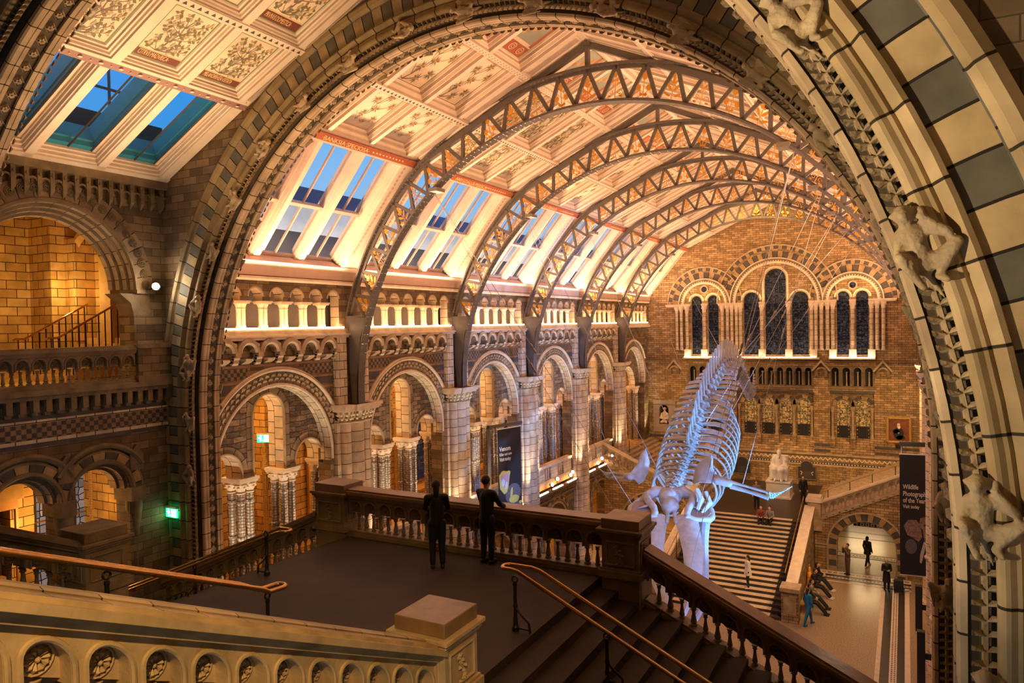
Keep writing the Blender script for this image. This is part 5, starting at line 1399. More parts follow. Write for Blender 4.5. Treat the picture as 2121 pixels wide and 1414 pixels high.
# side flights, portals
for s in (-1, 1):
    X = lambda x: mirx(x, s); wd = 'left' if s < 0 else 'right'
    fl = thing('side_staircase', 'stone flight climbing %s from the statue landing over an arched passage' % wd, 'staircase', (X(-11.4), 43.7, 0))
    x0, x1 = -11.45, -17.15; rise = 2.65
    m = MB(); c = -14.05; r = 1.45
    lp = [(X(x0), 0), (X(x0), LZ), (X(x1), LZ+rise), (X(x1), 0), (X(c-r), 0)]+[(X(a), b) for a, b in arc(c, 1.45, r, 180, 0, 20)]+[(X(c+r), 0)]
    m.plate('Y', lp, [], 43.72, 44.15, 'end_blocks', inner='stone')
    m.sweep(arch_frames('Y', X(c), 1.45, 43.72, n=26, R=1.7, zb=0), [(1.98, 0), (1.98, -.06), (1.9, -.07), (1.88, -.02), (1.5, -.02), (1.45, .02)], ['stone', 'stone', 'stone', 'ring_checks', 'stone'])
    m.box(X(x0), X(-12.1), 43.66, 43.72, 1.4, 1.5, 'stone')
    m.build('passage_wall', fl)
    nst = 17
    for i in range(nst):
        m = MB(); xa = x0+(x1-x0)*i/nst; xb = x0+(x1-x0)*(i+1)/nst; z = LZ+rise*(i+1)/nst
        m.prism([(X(xa), 43.62, z-.16), (X(xa), 43.62, z), (X(xb), 43.62, z), (X(xb), 43.62, z-.02)], (0, 0, 0), (0, 9.8, 0), 'stone'); m.build('step', fl)
    m = MB(); zr = lambda x: LZ+.95+rise*(x0-x)/(x0-x1)
    m.tube([(X(x0), 47.2, zr(x0)), (X(x1), 47.2, zr(x1))], .03, 'brass', 6)
    for q in range(5): x = x0-.4-q*1.2; m.tube([(X(x), 47.2, zr(x)-.95), (X(x), 47.2, zr(x))], .022, 'iron', 5)
    m.build('handrail', fl)
    b = balus_run('balustrade', 'arched stone balustrade climbing the %s side flight at the far end' % wd, (X(x0-.35), 43.85, LZ+.25), (X(x1), 43.85, LZ+rise+.06), .95, 13, cop='stone_pale', mat='stone')
    t = thing('newel_pedestal', 'square carved newel where the %s far side flight leaves the landing' % wd, 'pedestal', (X(-11.43), 43.85, 2.2))
    m = MB(); m.box(X(-11.78), X(-11.1), 43.55, 44.2, 2.2, 3.85, 'stone'); m.build('shaft', t)
    m = MB(); m.box(X(-11.85), X(-11.03), 43.48, 44.27, 2.2, 2.75, 'stone'); m.box(X(-11.87), X(-11.0), 43.45, 44.3, 3.78, 3.95, 'stone_pale'); m.box(X(-11.8), X(-11.08), 43.52, 44.23, 3.95, 4.1, 'stone_pale'); m.build('cap', t)
    m = MB(); m.box(X(-11.68), X(-11.2), 43.53, 43.55, 3.0, 3.6, 'carved_stone'); m.build('carved_panel', t)
# ------------------------------------------------------------------ stair bay: left wall
SX = -17.35
m = MB(); YA, YB = 2.0, 12.62
low = [(8.95, .72), (10.7, .72), (6.6, .72), (4.9, .72)]
loop = [(YA, 4.9), (YA, 18.0), (YB, 18.0), (YB, 4.9)]
holes = [arch_hole(9.75, 15.1, 2.0, 12.75, 28), arch_hole(4.6, 15.1, 2.0, 12.75, 28)]+[arch_hole(c, 10.05, r, 5.4, 16) for c, r in low]
m.plate('X', loop, holes, SX, SX-.55, 'dark_blocks', inner='dark_blocks')
for yc in (9.75, 4.6):
    fr = arch_frames('X', yc, 15.1, SX, n=36, R=2.1, sgn=1)
    m.sweep(fr, [(2.48, 0), (2.48, .03), (2.06, .03), (2.04, .07), (1.98, .07), (1.95, 0), (1.93, -.12), (1.86, -.14), (1.84, -.28), (1.77, -.30), (1.75, -.44), (1.68, -.46), (1.66, -.6)], ['stone_dark', 'voussoir', 'stone_dark', 'stone_dark', 'stone_dark', 'soffit_strip', 'stone_dark', 'soffit_strip', 'stone_dark', 'soffit_strip', 'stone_dark', 'soffit_strip'])
    nn = 26
    for i in range(nn):
        q = PI*(i+.5)/nn
        for rr, k in ((.105, .045), (.07, .06), (.035, .07)):
            m.tube([(SX+k, yc+2.27*math.cos(q)+rr*math.cos(b*.52), 15.1+2.27*math.sin(q)+rr*math.sin(b*.52)) for b in range(12)], .012, 'stone_dark', 4, closed=True)
    for sg in (-1, 1):   # imposts
        y0 = yc+sg*1.98
        m.box(SX-.6, SX+.10, min(y0, y0+sg*.5)-.0, max(y0, y0+sg*.5), 15.0, 15.1, 'stone_dark')
        m.prism([(SX-.6, y0-sg*.42, 15.0), (SX-.6, y0+sg*.4, 15.0), (SX-.6, y0+sg*.4, 14.45), (SX-.6, y0-sg*.05, 14.45), (SX-.6, y0-sg*.12, 14.75)], (0, 0, 0), (.62, 0, 0), 'stone_dark')
        m.box(SX-.6, SX+.015, min(y0-sg*.05, y0+sg*.4), max(y0-sg*.05, y0+sg*.4), 12.7, 14.46, 'dark_blocks')
# frieze of little drops under the skylight
m.box(SX, SX+.22, YA, YB, 17.75, 17.95, 'stone_dark')
for i in range(38):
    y = YA+.14+i*.28
    m.box(SX, SX+.14, y-.05, y+.05, 17.3, 17.75, 'stone_dark'); m.prism([(SX+.14, y-.05, 17.3), (SX+.14, y+.05, 17.3), (SX+.02, y, 17.12)], (0, 0, 0), (-.12, 0, 0), 'stone_dark')
    m.sweep(arch_frames('X', y+.14, 17.45, SX, n=6, R=.09), [(.13, 0), (.13, .12), (.08, .12)], 'carved_dark')
    m.lathe((SX+.15, y, 17.62), [(.03, -.0), (.03, .03)], 'carved_dark', 6, axis=(1, 0, 0))
# corbels, bands, checks
m.box(SX, SX+.28, YA, YB, 12.62, 12.74, 'stone_dark'); m.box(SX, SX+.22, YA, YB, 12.52, 12.62, 'carved_dark')
for i in range(38): y = YA+.1+i*.28; m.box(SX, SX+.18, y, y+.13, 12.24, 12.52, 'stone_dark'); m.box(SX, SX+.1, y+.0, y+.13, 12.16, 12.24, 'stone_dark')
m.box(SX, SX+.012, YA, YB, 12.06, 12.16, 'grey_band'); m.box(SX, SX+.03, YA, YB, 11.98, 12.06, 'pale_blocks'); m.box(SX, SX+.012, YA, YB, 11.62, 11.98, 'small_checks')
m.box(SX, SX+.03, YA, YB, 11.54, 11.62, 'pale_blocks'); m.box(SX, SX+.012, YA, YB, 11.44, 11.54, 'grey_band')
for yc, r in low:
    e_ = .013 if yc in (10.7, 6.6) else 0
    fr = arch_frames('X', yc, 10.05, SX+e_, n=26, R=.9, sgn=1)
    fh = arch_frames('X', yc, 10.05, SX+e_, n=22, R=1.2, a0=150, a1=30, sgn=1)
    m.sweep(fh, [(1.26, 0), (1.26, .10), (1.20, .12), (1.14, .08), (1.12, .0)], 'stone_dark')
    m.sweep(fr, [(1.08, .0), (1.08, .05), (1.03, .05), (.86, .05), (.84, .09), (.78, .09), (.74, .02), (.73, -.1), (.66, -.12), (.64, -.3), (.58, -.32), (.56, -.56)], ['stone_dark', 'stone_dark', 'ring_checks', 'stone_dark', 'stone_dark', 'stone_dark', 'stone_dark', 'carved_dark', 'soffit_strip', 'stone_dark', 'soffit_strip'])
for y in (9.83, 11.6, 7.7, 5.75, 3.9):
    m.box(SX-.6, SX+.12, y-.2, y+.2, 9.72, 10.08, 'stone_dark'); m.lathe((SX-.1, y, 5.4), [(.16, 0), (.12, .15), (.105, .2), (.105, 1.6), (.13, 1.63), (.105, 1.68), (.105, 3.4), (.13, 3.45), (.12, 3.55), (.2, 4.1), (.2, 4.36)], 'stone_dark', 12)
    m.prism([(SX+.02, y-.18, 10.9), (SX+.02, y, 11.15), (SX+.02, y+.18, 10.9), (SX+.02, y+.18, 10.5), (SX+.02, y-.18, 10.5)], (0, 0, 0), (.06, 0, 0), 'stone_dark')
# rooms behind: upper stair hall and lower gallery
for z0, z1 in ((12.6, 12.75), (17.95, 18.1)): m.box(-23.5, SX-.5, YA, 14.0, z0, z1, 'yellow_stone')
m.box(-23.6, -23.0, YA, 14.0, 12.7, 18.0, 'yellow_blocks'); m.box(-23.5, SX-.5, 13.2, 14.0, 12.7, 18.0, 'yellow_blocks'); m.box(-23.5, SX-.5, YA-.2, YA, 4.9, 18.0, 'yellow_blocks')
m.box(-23.0, -21.9, 12.2, 13.3, 12.7, 18, 'yellow_blocks'); m.box(-21.9, -21.4, 12.6, 13.3, 12.7, 16.8, 'yellow_blocks')
m.box(-20.4, -19.9, 12.7, 13.3, 12.7, 18, 'yellow_stone'); m.box(-23.0, -22.6, 9.6, 10.6, 12.7, 18, 'yellow_blocks')
m.sweep(arch_frames('Y', -20.9, 16.2, 12.75, n=14, R=.6), [(.85, 0), (.85, -.1), (.72, -.12), (.6, 0)], 'yellow_stone')
for i in range(7): m.box(-21.3, -19.2, 11.0+i*.3, 13.2, 12.75+i*.16, 12.91+i*.16, 'yellow_stone')
m.box(-22.0, SX-.5, YA, 13.0, 5.0, 5.3, 'yellow_stone'); m.box(-22.0, -21.6, YA, 13.0, 5.0, 12.6, 'yellow_blocks')
m.box(-21.6, SX-.5, 12.75, 13.0, 5.3, 12.6, 'yellow_blocks')
m.box(-21.62, -21.55, 11.0, 12.9, 6.3, 11.5, 'stained_dusk')
for y in (11.35, 12.45): m.box(-21.55, -21.5, y-.03, y+.03, 6.3, 11.5, 'frame_dark')
for z in (7.4, 8.7, 10.0, 11.2): m.box(-21.52, -21.47, 11.0, 12.9, z, z+.04, 'brass')
for y in (10.75, 12.85, 13.15): m.lathe((-21.2, y, 5.4), [(.22, 0), (.22, .3), (.14, .4), (.14, 2.0), (.18, 2.04), (.14, 2.1), (.14, 3.4), (.18, 3.44), (.14, 3.5), (.14, 4.8), (.24, 5.2)], 'yellow_shaft', 12)
m.box(-21.5, -20.9, 10.4, 11.0, 5.3, 12.5, 'yellow_blocks')
# display case on the gallery
struct(m, 'wall_near_left')
t = thing('display_case', 'dark wooden display case with framed pictures seen through the lower left arch', 'display case', (-20.5, 9.0, 5.3))
m = MB(); m.box(-21.3, -20.3, 7.4, 10.3, 5.3, 7.6, 'wood'); m.box(-21.3, -20.2, 7.3, 10.4, 9.75, 10.3, 'yellow_stone'); m.box(-21.3, -20.3, 7.4, 10.3, 9.5, 9.75, 'wood'); m.box(-21.3, -21.2, 7.4, 10.3, 7.6, 9.5, 'frame_dark')
for y in (7.4, 8.6, 10.24): m.box(-20.4, -20.3, y, y+.06, 7.6, 9.5, 'wood')
m.box(-21.2, -20.4, 7.4, 10.3, 8.25, 8.29, 'frame_dark'); m.build('case', t)
for i, (y, z, w, h, mt) in enumerate(((9.05, 8.75, .34, .5, 'banner_white'), (9.62, 8.85, .46, .42, 'wood'), (9.7, 7.85, .36, .5, 'banner_white'), (9.0, 7.75, .5, .35, 'cream'), (8.2, 8.7, .5, .35, 'cream_dark'))):
    m = MB(); m.box(-20.95, -20.9, y-w/2, y+w/2, z-h/2, z+h/2, mt); m.box(-20.9, -20.88, y-w*.2, y+w*.2, z-h*.25, z+h*.2, 'brown_cloth' if i < 2 else 'grey_cloth'); m.build('picture', t)
# gallery balustrade and end pier
balus_run('balustrade', 'dark arched gallery balustrade below the big yellow lit arch on the left', (SX+.02, 3.0, 12.74), (SX+.02, 11.62, 12.74), .94, 24, mat='stone_dark', cop='stone_dark', thick=.24)
t = thing('pedestal', 'dark square pier closing the upper left gallery balustrade beside the arch', 'pedestal', (SX+.05, 12.05, 12.74))
m = MB(); m.box(SX-.15, SX+.2, 11.64, 12.55, 12.74, 13.6, 'dark_blocks'); m.build('shaft', t)
m = MB(); m.box(SX-.15, SX+.26, 11.6, 12.55, 13.6, 13.72, 'stone_dark'); m.box(SX-.1, SX+.26, 11.6, 12.55, 12.74, 12.9, 'stone_dark'); m.build('cap', t)
# iron stair railings of the upper room
for x, y0, z0, w in ((-20.8, 10.84, 13.88, 'farther, left'), (-19.3, 10.86, 13.9, 'nearer, right')):
    t = thing('iron_railing', 'black stair railing with wooden handrail inside the yellow lit arch, the %s one' % w, 'railing', (x, y0, 12.75))
    m = MB(); m.tube([(x, y0-.28, z0-.03), (x, y0-.22, z0), (x, y0, z0), (x, y0+.12, z0+.06), (x, y0+1.75, z0+.97)], .03, 'brass', 8); m.build('handrail', t)
    for i in range(11):
        y = y0-.15+i*.18; zt = z0 if y < y0+.1 else z0+.06+(y-y0-.12)*.558
        m = MB(); m.box(x-.012, x+.012, y-.012, y+.012, 12.75, zt, 'iron'); m.build('baluster', t)
# lamp and exit signs
t = thing('spotlight', 'dazzling white spotlight on the corner left of the big stone arch', 'light', (-16.95, 12.1, 15.18))
m = MB(); m.sphere((-16.95, 12.05, 15.18), .07, 'lampglass', 12, 8); m.build('bulb', t)
m = MB(); m.lathe((-17.08, 12.1, 15.18), [(.05, 0), (.08, .05), (.10, .14)], 'frame_dark', 12, axis=(1, -.4, 0)); m.tube([(-17.08, 12.1, 15.18), (-17.3, 12.1, 15.1)], .02, 'frame_dark', 6); m.build('housing', t)
def exit_sign(name, label, o, ux, w, h):
    t = thing(name, label, 'exit sign', o); ux = Vector(ux).normalized(); nz = Vector((0, 0, 1)); n = ux.cross(nz)
    P = lambda a, b, c: Vector(o)+ux*a+nz*b+n*c
    def bx(m, a0, a1, b0, b1, c0, c1, mt): m.hexa([P(a0, b0, c0), P(a1, b0, c0), P(a1, b0, c1), P(a0, b0, c1), P(a0, b1, c0), P(a1, b1, c0), P(a1, b1, c1), P(a0, b1, c1)], mt)
    m = MB(); bx(m, 0, w, 0, h, -.05, 0, 'exit_green'); m.build('panel', t)
    m = MB(); bx(m, w*.52, w*.97, h*.08, h*.92, 0, .006, 'exit_white')
    pts = [P(w*.27+.06*math.cos(a)*.5, h*.8+.05*math.sin(a), .006) for a in [q*PI/4 for q in range(8)]]; m.add(pts, [tuple(range(8))], 'exit_white')
    bx(m, w*.2, w*.34, h*.35, h*.68, 0, .006, 'exit_white'); bx(m, w*.08, w*.22, h*.55, h*.62, 0, .006, 'exit_white'); bx(m, w*.22, w*.27, h*.08, h*.35, 0, .006, 'exit_white'); bx(m, w*.31, w*.45, h*.2, h*.28, 0, .006, 'exit_white')
    m.build('running_figure', t)
    m = MB(); bx(m, -.02, w+.02, h, h+.05, -.08, .02, 'cream_dark'); m.build('mount', t)
exit_sign('exit_sign', 'glowing green exit sign on the dark wall left of the big arch', (-17.3, 12.40, 9.1), (1, 0, 0), .42, .24)
exit_sign('exit_sign', 'glowing white and green exit sign inside the nearest tall left opening', (-19.6, 17.6, 10.15), (.85, .5, 0), .44, .26)

# ------------------------------------------------------------------ landing and near stairs
GZ = 9.5
ls = thing('upper_staircase', 'dark stone landing and flights in the foreground below the camera', 'staircase', (XC, 9.8, 5.3))
m = MB(); m.box(-10.66, -4.80, 6.9, 12.4, GZ-.25, GZ, 'floor_dark'); m.box(-10.6, -4.85, 7.0, 12.35, 5.3, GZ-.25, 'dark_blocks'); m.build('landing', ls)
for s in (-1, 1):
    for i in range(17):
        x0 = -4.80+.355*i; z = GZ-.145*(i+1)
        a, b = (x0-.02, x0+.355+.03) if s > 0 else (mirx(x0+.355+.03, 1)+.54, mirx(x0-.02, 1)+.54)
        m = MB(); m.box(a, b, 7.45, 12.1, z-.145, z, 'floor_dark'); m.box(a, b, 7.45, 12.1, z-1.2, z-.145, 'dark_blocks'); m.build('step', ls)
for i in range(20):
    y = 6.9-.32*i; z = GZ+.152*(i+1)
    if z > 12.5: break
    m = MB(); m.box(-11.3, -5.1, y-.32, y+.02, z-.152, z, 'floor_dark'); m.box(-11.3, -5.1, y-.32, y, z-1.0, z-.152, 'dark_blocks'); m.build('step', ls)
m = MB(); m.box(.3, 1.2, 7.45, 12.1, 5.3, 7.03, 'floor_dark'); m.build('lower_landing', ls)
def pedestal(label, x0, x1, y0, y1, zt, zb, mat='balustrade_stone', capm='coping_stone', carve=True):
    t = thing('newel_pedestal', label, 'pedestal', ((x0+x1)/2, (y0+y1)/2, zb))
    e = .045
    m = MB(); m.box(x0, x1, y0, y1, zt-.17, zt, capm); m.build('cap_block', t, bevel=.012)
    m = MB(); m.box(x0-e-.03, x1+e+.03, y0-e-.03, y1+e+.03, zt-.23, zt-.17, mat); m.box(x0-e, x1+e, y0-e, y1+e, zt-.28, zt-.23, mat); m.box(x0-.02, x1+.02, y0-.02, y1+.02, zt-.32, zt-.28, mat); m.build('cap_moulding', t, bevel=.012)
    m = MB(); m.box(x0+.01, x1-.01, y0+.01, y1-.01, zb, zt-.32, mat); m.box(x0-.05, x1+.05, y0-.05, y1+.05, zt-1.02, zt-.90, mat); m.box(x0-.02, x1+.02, y0-.02, y1+.02, zt-.90, zt-.86, mat); m.build('shaft', t)
    for nm, ax in (('y', 0), ('x', 1)):
        m = MB()
        a0, a1 = (x0+.1, x1-.1) if ax == 0 else (y0+.1, y1-.1)
        def P(a, z, o): return (a, y0+.01-o, z) if ax == 0 else (x1-.01+o, a, z)
        z0, z1 = zt-.80, zt-.40
        fr = [(a0, z0), (a1, z0), (a1, z1), (a0, z1)]
        for k in range(4):
            p, q = fr[k], fr[(k+1) % 4]; m.tube([P(p[0], p[1], .01), P(q[0], q[1], .01)], .018, mat, 6)
        rnd = random.Random(5); c = (a0+a1)/2
        stem = [(c-.02+.05*math.sin(j*.9), z0+.03+j*.045) for j in range(8)]
        m.tube([P(a, z, .02) for a, z in stem], .014, mat, 6)
        for j in range(14):
            a, z = stem[j % 8]; an = rnd.uniform(0, 2*PI); l = rnd.uniform(.06, .12); dx, dz = math.cos(an)*l, math.sin(an)*l
            px, pz = -math.sin(an)*.03, math.cos(an)*.03
            a2 = min(a1-.02, max(a0+.02, a+dx)); z2 = min(z1-.02, max(z0+.02, z+dz))
            m.add([P(a, z, .01), P((a+a2)/2+px, (z+z2)/2+pz, .012), P(a2, z2, .015), P((a+a2)/2-px, (z+z2)/2-pz, .012), P((a+a2)/2, (z+z2)/2, .05)], [(0, 1, 4), (1, 2, 4), (2, 3, 4), (3, 0, 4)], mat)
        m.build('carved_panel', t)
    return t
pedestal('nearest square stone pedestal with a flat brown top at the foot of the steps', -5.36, -4.64, 6.80, 7.52, 10.6, 8.0, 'near_stone')
pedestal('square pedestal at the far left corner of the dark landing', -11.56, -10.72, 11.95, 12.6, 10.6, 7.5)
pedestal('square pedestal at the far right corner of the landing, whale jaws behind', -4.72, -4.02, 11.82, 12.52, 10.6, 7.6)
pedestal('dark square pedestal on the far left, brown handrail passing in front', -12.36, -11.62, 6.86, 7.6, 10.77, 8.2, 'stone_dark', 'stone_dark')
balus_run('balustrade', 'dark arched balustrade along the back of the landing, between two pedestals', (-10.70, 12.2, GZ), (-4.74, 12.2, GZ), 1.02, 15, thick=.3)
balus_run('balustrade', 'arched balustrade descending right from the far right landing pedestal', (-4.0, 12.2, 9.08), (1.2, 12.2, 6.62), 1.0, 13, thick=.3)
balus_run('balustrade', 'dark balustrade descending left behind the thin brass handrail', (-11.52, 12.2, 9.0), (-17.0, 12.2, 6.6), .98, 14, thick=.3)
balus_run('balustrade', 'pale near balustrade with carved flower arches sloping to the nearest pedestal', (-4.98, -.45, 12.70), (-4.98, 6.82, 9.26), 1.08, 18, mat='near_stone', cop='near_stone', thick=.46)
balus_run('balustrade', 'dark balustrade sloping down from the left edge behind the brown handrail', (-11.98, 1.0, 12.35), (-11.98, 6.9, 9.55), 1.08, 15, mat='stone_dark', cop='stone_dark', thick=.4)
# dressed coping of the near balustrade
t = [o for o in bpy.data.objects if o.get('label', '').startswith('pale near balustrade')][0]
m = MB(); A = Vector((-4.98, -.45, 12.70)); B = Vector((-4.98, 6.80, 9.27)); u = (B-A).normalized(); n_ = 19
pr = [(.15, .92), (.17, .95), (.185, .98), (.165, 1.0), (.165, 1.03), (.20, 1.055), (.225, 1.075), (.225, 1.12), (.245, 1.14), (.25, 1.19), (.14, 1.205), (.13, 1.21), (.14, 1.23), (.10, 1.26), (-.10, 1.26), (-.14, 1.23), (-.14, 1.205), (-.25, 1.19), (-.25, 1.14), (-.2, 1.06), (-.15, .92)]
pr = [(a, .92+(h-.92)*.6) for a, h in pr]
m.sweep(line_frames(A, B, (1, 0, 0), (0, 0, 1), 12), pr, 'near_blocks'); m.build('dressed_coping', t, sharp=40)

# ------------------------------------------------------------------ handrails
def rail(label, pts, r, posts, loop=True, mat='brass'):
    """tube rail with turned posts: posts (x,y,z_base,z_top,dir)"""
    t = thing('handrail', label, 'handrail', posts[0][:3] if posts else pts[0])
    for p in pts: m = MB(); m.tube(p, r, mat, 12); m.build('rail', t)
    for (x, y, zb, zt, dx, dy) in posts:
        m = MB(); H = zt-zb
        m.lathe((x, y, zb), [(.055, 0), (.055, .06), (.04, .08), (.032, .14), (.036, .18), (.026, .22), (.026, H*.42), (.036, H*.43), (.036, H*.47), (.028, H*.49), (.026, H*.8), (.034, H*.82), (.03, H*.86)], 'bronze_post', 10)
        m.tube([(x+.06*math.sin(q)*(dy or 0)*0+.045*math.sin(q)*(1 if dx else 0), y+.045*math.sin(q)*(1 if dy else 0), zb+H*.92-.045*math.cos(q)) for q in [2*PI*k/12 for k in range(12)]], .014, 'bronze_post', 6, closed=True)
        m.tube([(x, y, zb+H*.45), (x+dx*.06, y+dy*.06, zb+H*.34), (x+dx*.22, y+dy*.22, zb+H*.18), (x+dx*.24, y+dy*.24, zb)], .018, 'bronze_post', 6)
        m.tube([(x, y, zb+.05), (x+dx*.24, y+dy*.24, zb+.04)], .014, 'bronze_post', 6)
        m.build('post', t)
    return t
def loop_end(c, r, d0, ang0, ang1, n=10): return [Vector(c)+Vector((math.cos(ang0+(ang1-ang0)*k/n)*r, math.sin(ang0+(ang1-ang0)*k/n)*r, 0)) for k in range(n+1)]
ZR = 10.33; sl = -.142/.355
pr = [(-5.12+i*.6, 9.5, 10.28+(-.0)-i*.6*.455) for i in range(0, 11)]
railp = [Vector((-5.12+i*.5, 9.48, ZR-.02-i*.5*.46)) for i in range(12, -1, -1)]+[Vector((-5.25, 9.48, ZR))]+loop_end((-5.33, 9.58, ZR), .10, 0, -PI/2, -3*PI/2)+[Vector((-4.98, 9.68, ZR))]+[Vector((-4.85+i*.5, 9.68, ZR-.03-i*.5*.46)) for i in range(0, 13)]
rail('looped double brass handrail going down the right flight', [railp], .030, [(-5.08, 9.30, GZ, ZR, 1, 0), (-3.72, 9.48, 8.92, 9.66, 1, 0), (-2.0, 9.48, 8.2, 8.88, 1, 0)])
railq = [Vector((-10.1-i*.5, 9.48, ZR-.02-i*.5*.40)) for i in range(13, -1, -1)]+[Vector((-10.0, 9.48, ZR))]+loop_end((-10.0, 9.58, ZR), .10, 0, -PI/2, PI/2)+[Vector((-10.25, 9.68, ZR))]+[Vector((-10.3-i*.5, 9.68, ZR-.03-i*.5*.40)) for i in range(0, 13)]
rail('thin brass handrail descending left behind the landing', [railq], .026, [(-10.35, 9.44, GZ, ZR, -1, 0), (-12.4, 9.48, 8.62, 9.4, -1, 0)])
railm = [Vector((-8.0, -.2+.5*i, 10.46+.443*(7.0-(-.2+.5*i)))) for i in range(15)]+[Vector((-8.0, 7.15, 10.36)), Vector((-8.0, 7.4, 10.34))]+loop_end((-7.9, 7.4, 10.34), .10, 0, PI, 0)+[Vector((-7.8, 7.15, 10.36))]+[Vector((-7.8, 7.0-.5*i, 10.45+.443*.5*i)) for i in range(15)]
rail('polished brown handrail crossing the foreground, ending in a loop above the landing', [railm], .034, [(-7.9, 7.2, GZ, 10.34, 0, 1), (-7.9, 4.9, 10.4, 11.36, 0, 1), (-7.9, 2.6, 11.5, 12.36, 0, 1)])
m = MB(); m.box(-17.3, 1.5, -6, .6, 12.3, 12.5, 'floor_dark'); struct(m, 'floor_upper')
m = MB(); m.box(-17.6, 1.6, -6.3, -6, 4, 24, 'dark_blocks'); struct(m, 'wall_south')
m = MB(); m.box(1.5, 1.9, -6, 12.6, 4, 20, 'dark_blocks'); struct(m, 'wall_east')
m = MB(); m.box(-17.9, -17.35, -6, 2.0, 4, 20, 'dark_blocks'); struct(m, 'wall_west')
m = MB(); m.prism([(-18.2, -6.2, 17.9), (-8, -6.2, 22.6), (2.2, -6.2, 17.9), (2.2, -6.2, 18.2), (-8, -6.2, 23.0), (-18.2, -6.2, 18.2)], (0, 0, 0), (0, 13.2, 0), 'cream_dark')
m.prism([(-1.95, 6.9, 19.45), (2.2, 6.9, 17.5), (2.2, 6.9, 18.0), (-1.95, 6.9, 20.2)], (0, 0, 0), (0, 6, 0), 'cream'); struct(m, 'ceiling_near')
# ------------------------------------------------------------------ whale skeleton
WH = thing('whale_skeleton', 'giant whale skeleton glowing blue, diving from the ceiling towards the landing', 'skeleton', (XC, 28, 7.4))
CP = [(-8, 27.9, 7.30), (-8, 29, 7.85), (-8, 30, 8.40), (-8, 31, 9.1), (-8, 32, 9.85), (-8, 33.3, 10.55), (-8, 35, 11.25), (-8, 37, 11.75), (-8, 39, 11.65), (-8, 41, 11.0), (-8, 43, 10.1), (-8, 44.5, 9.7), (-8, 45.05, 10.2), (-8, 45.2, 11.1)]
def catmull(P, n):
    P = [Vector(p) for p in P]; out = []
    Q = [P[0]*2-P[1]]+P+[P[-1]*2-P[-2]]
    for i in range(1, len(Q)-2):
        for k in range(n):
            t = k/n; a, b, c, d = Q[i-1], Q[i], Q[i+1], Q[i+2]
            out.append(.5*((2*b)+(c-a)*t+(2*a-5*b+4*c-d)*t*t+(3*b-a-3*c+d)*t**3))
    out.append(P[-1]); return out
curve = catmull(CP, 24)
cl = [0.]
for i in range(1, len(curve)): cl.append(cl[-1]+(curve[i]-curve[i-1]).length)
def at_len(s):
    for i in range(1, len(cl)):
        if cl[i] >= s: t = (s-cl[i-1])/(cl[i]-cl[i-1]); return curve[i-1].lerp(curve[i], t), (curve[i]-curve[i-1]).normalized()
    return curve[-1], (curve[-1]-curve[-2]).normalized()
LT = cl[-1]; NV = 48
pos = []; s = .1
sp = [.16+.30*math.sin(PI*min(1, (i+4)/NV))**.8 for i in range(NV)]
k = (LT-.25)/sum(sp)
for i in range(NV): pos.append(s); s += sp[i]*k
for i in range(NV):
    c, d = at_len(pos[i]); f = i/NV; side = Vector((1, 0, 0)); up = side.cross(d).normalized()
    if up.z < 0 and i < 41: up = -up
    R_ = .17+.01*i if i < 7 else (.25 if f < .75 else .25*(1-((f-.75)/.27)**1.3))
    R_ = max(.05, R_)
    hl = sp[i]*k*.36
    m = MB(); m.lathe(c-d*hl, [(R_*.96, 0), (R_*1.1, hl*.12), (R_*1.05, hl*.35), (R_*.74, hl), (R_*1.05, hl*1.65), (R_*1.1, hl*1.88), (R_*.96, hl*2)], 'bone', 12, axis=d)
    # neural spine
    hs = (.35+.78*math.sin(PI*min(1, max(0, (f-.02)/.80)))) if f < .84 else .10
    if i < 7: hs = .22
    w = .045; b0 = c+up*R_*.8; lean = d*(.10+.25*(1 if f < .5 else .6))*hs
    def slab(p, q, ta, tb, wa, wb, dirw, dirt, mt='bone'):
        m.hexa([p-dirw*wa-dirt*ta, p+dirw*wa-dirt*ta, p+dirw*wa+dirt*ta, p-dirw*wa+dirt*ta, q-dirw*wb-dirt*tb, q+dirw*wb-dirt*tb, q+dirw*wb+dirt*tb, q-dirw*wb+dirt*tb], mt)
    if hs > .12:
        slab(b0, b0+up*hs*.6+lean*.6, hl*.6, hl*.45, w, w*.8, side, d); slab(b0+up*hs*.6+lean*.6, b0+up*hs+lean, hl*.45, hl*.52, w*.8, w*.9, side, d)
        for sg in (-1, 1): m.tube([b0+side*sg*R_*.5, b0+side*sg*R_*.55+up*.14, b0+up*.26], hl*.35, 'bone', 6)
        for sg in (-1, 1): m.tube([b0+up*.12+side*sg*.05, b0+up*.2+side*sg*.16-d*hl*1.7], .04, 'bone', 5)
    # transverse processes
    tw = .0
    if 5 <= i < 42: tw = .45+.60*math.sin(PI*min(1, max(0, (f-.02)/.52)))**.8 if f < .38 else max(0, .78-(f-.38)*2.1)
    elif i < 5: tw = .30+.04*i
    if tw > .12:
        for sg in (-1, 1):
            a = c+side*sg*R_*.8; mid = a+side*sg*tw*.55+up*.03-d*.02; e = a+side*sg*tw-up*.02-d*.10*tw
            slab(a, mid, hl*.4, hl*.66, .04, .028, up, d); slab(mid, e, hl*.66, hl*.6, .028, .022, up, d)
    if 30 <= i < 42:   # chevrons
        q = c-up*R_*1.0; L_ = .34*(1-abs(i-35)/12)
        slab(q, q-up*L_+d*.05, hl*.4, hl*.6, .07, .02, side, d)
    m.build('vertebra', WH)
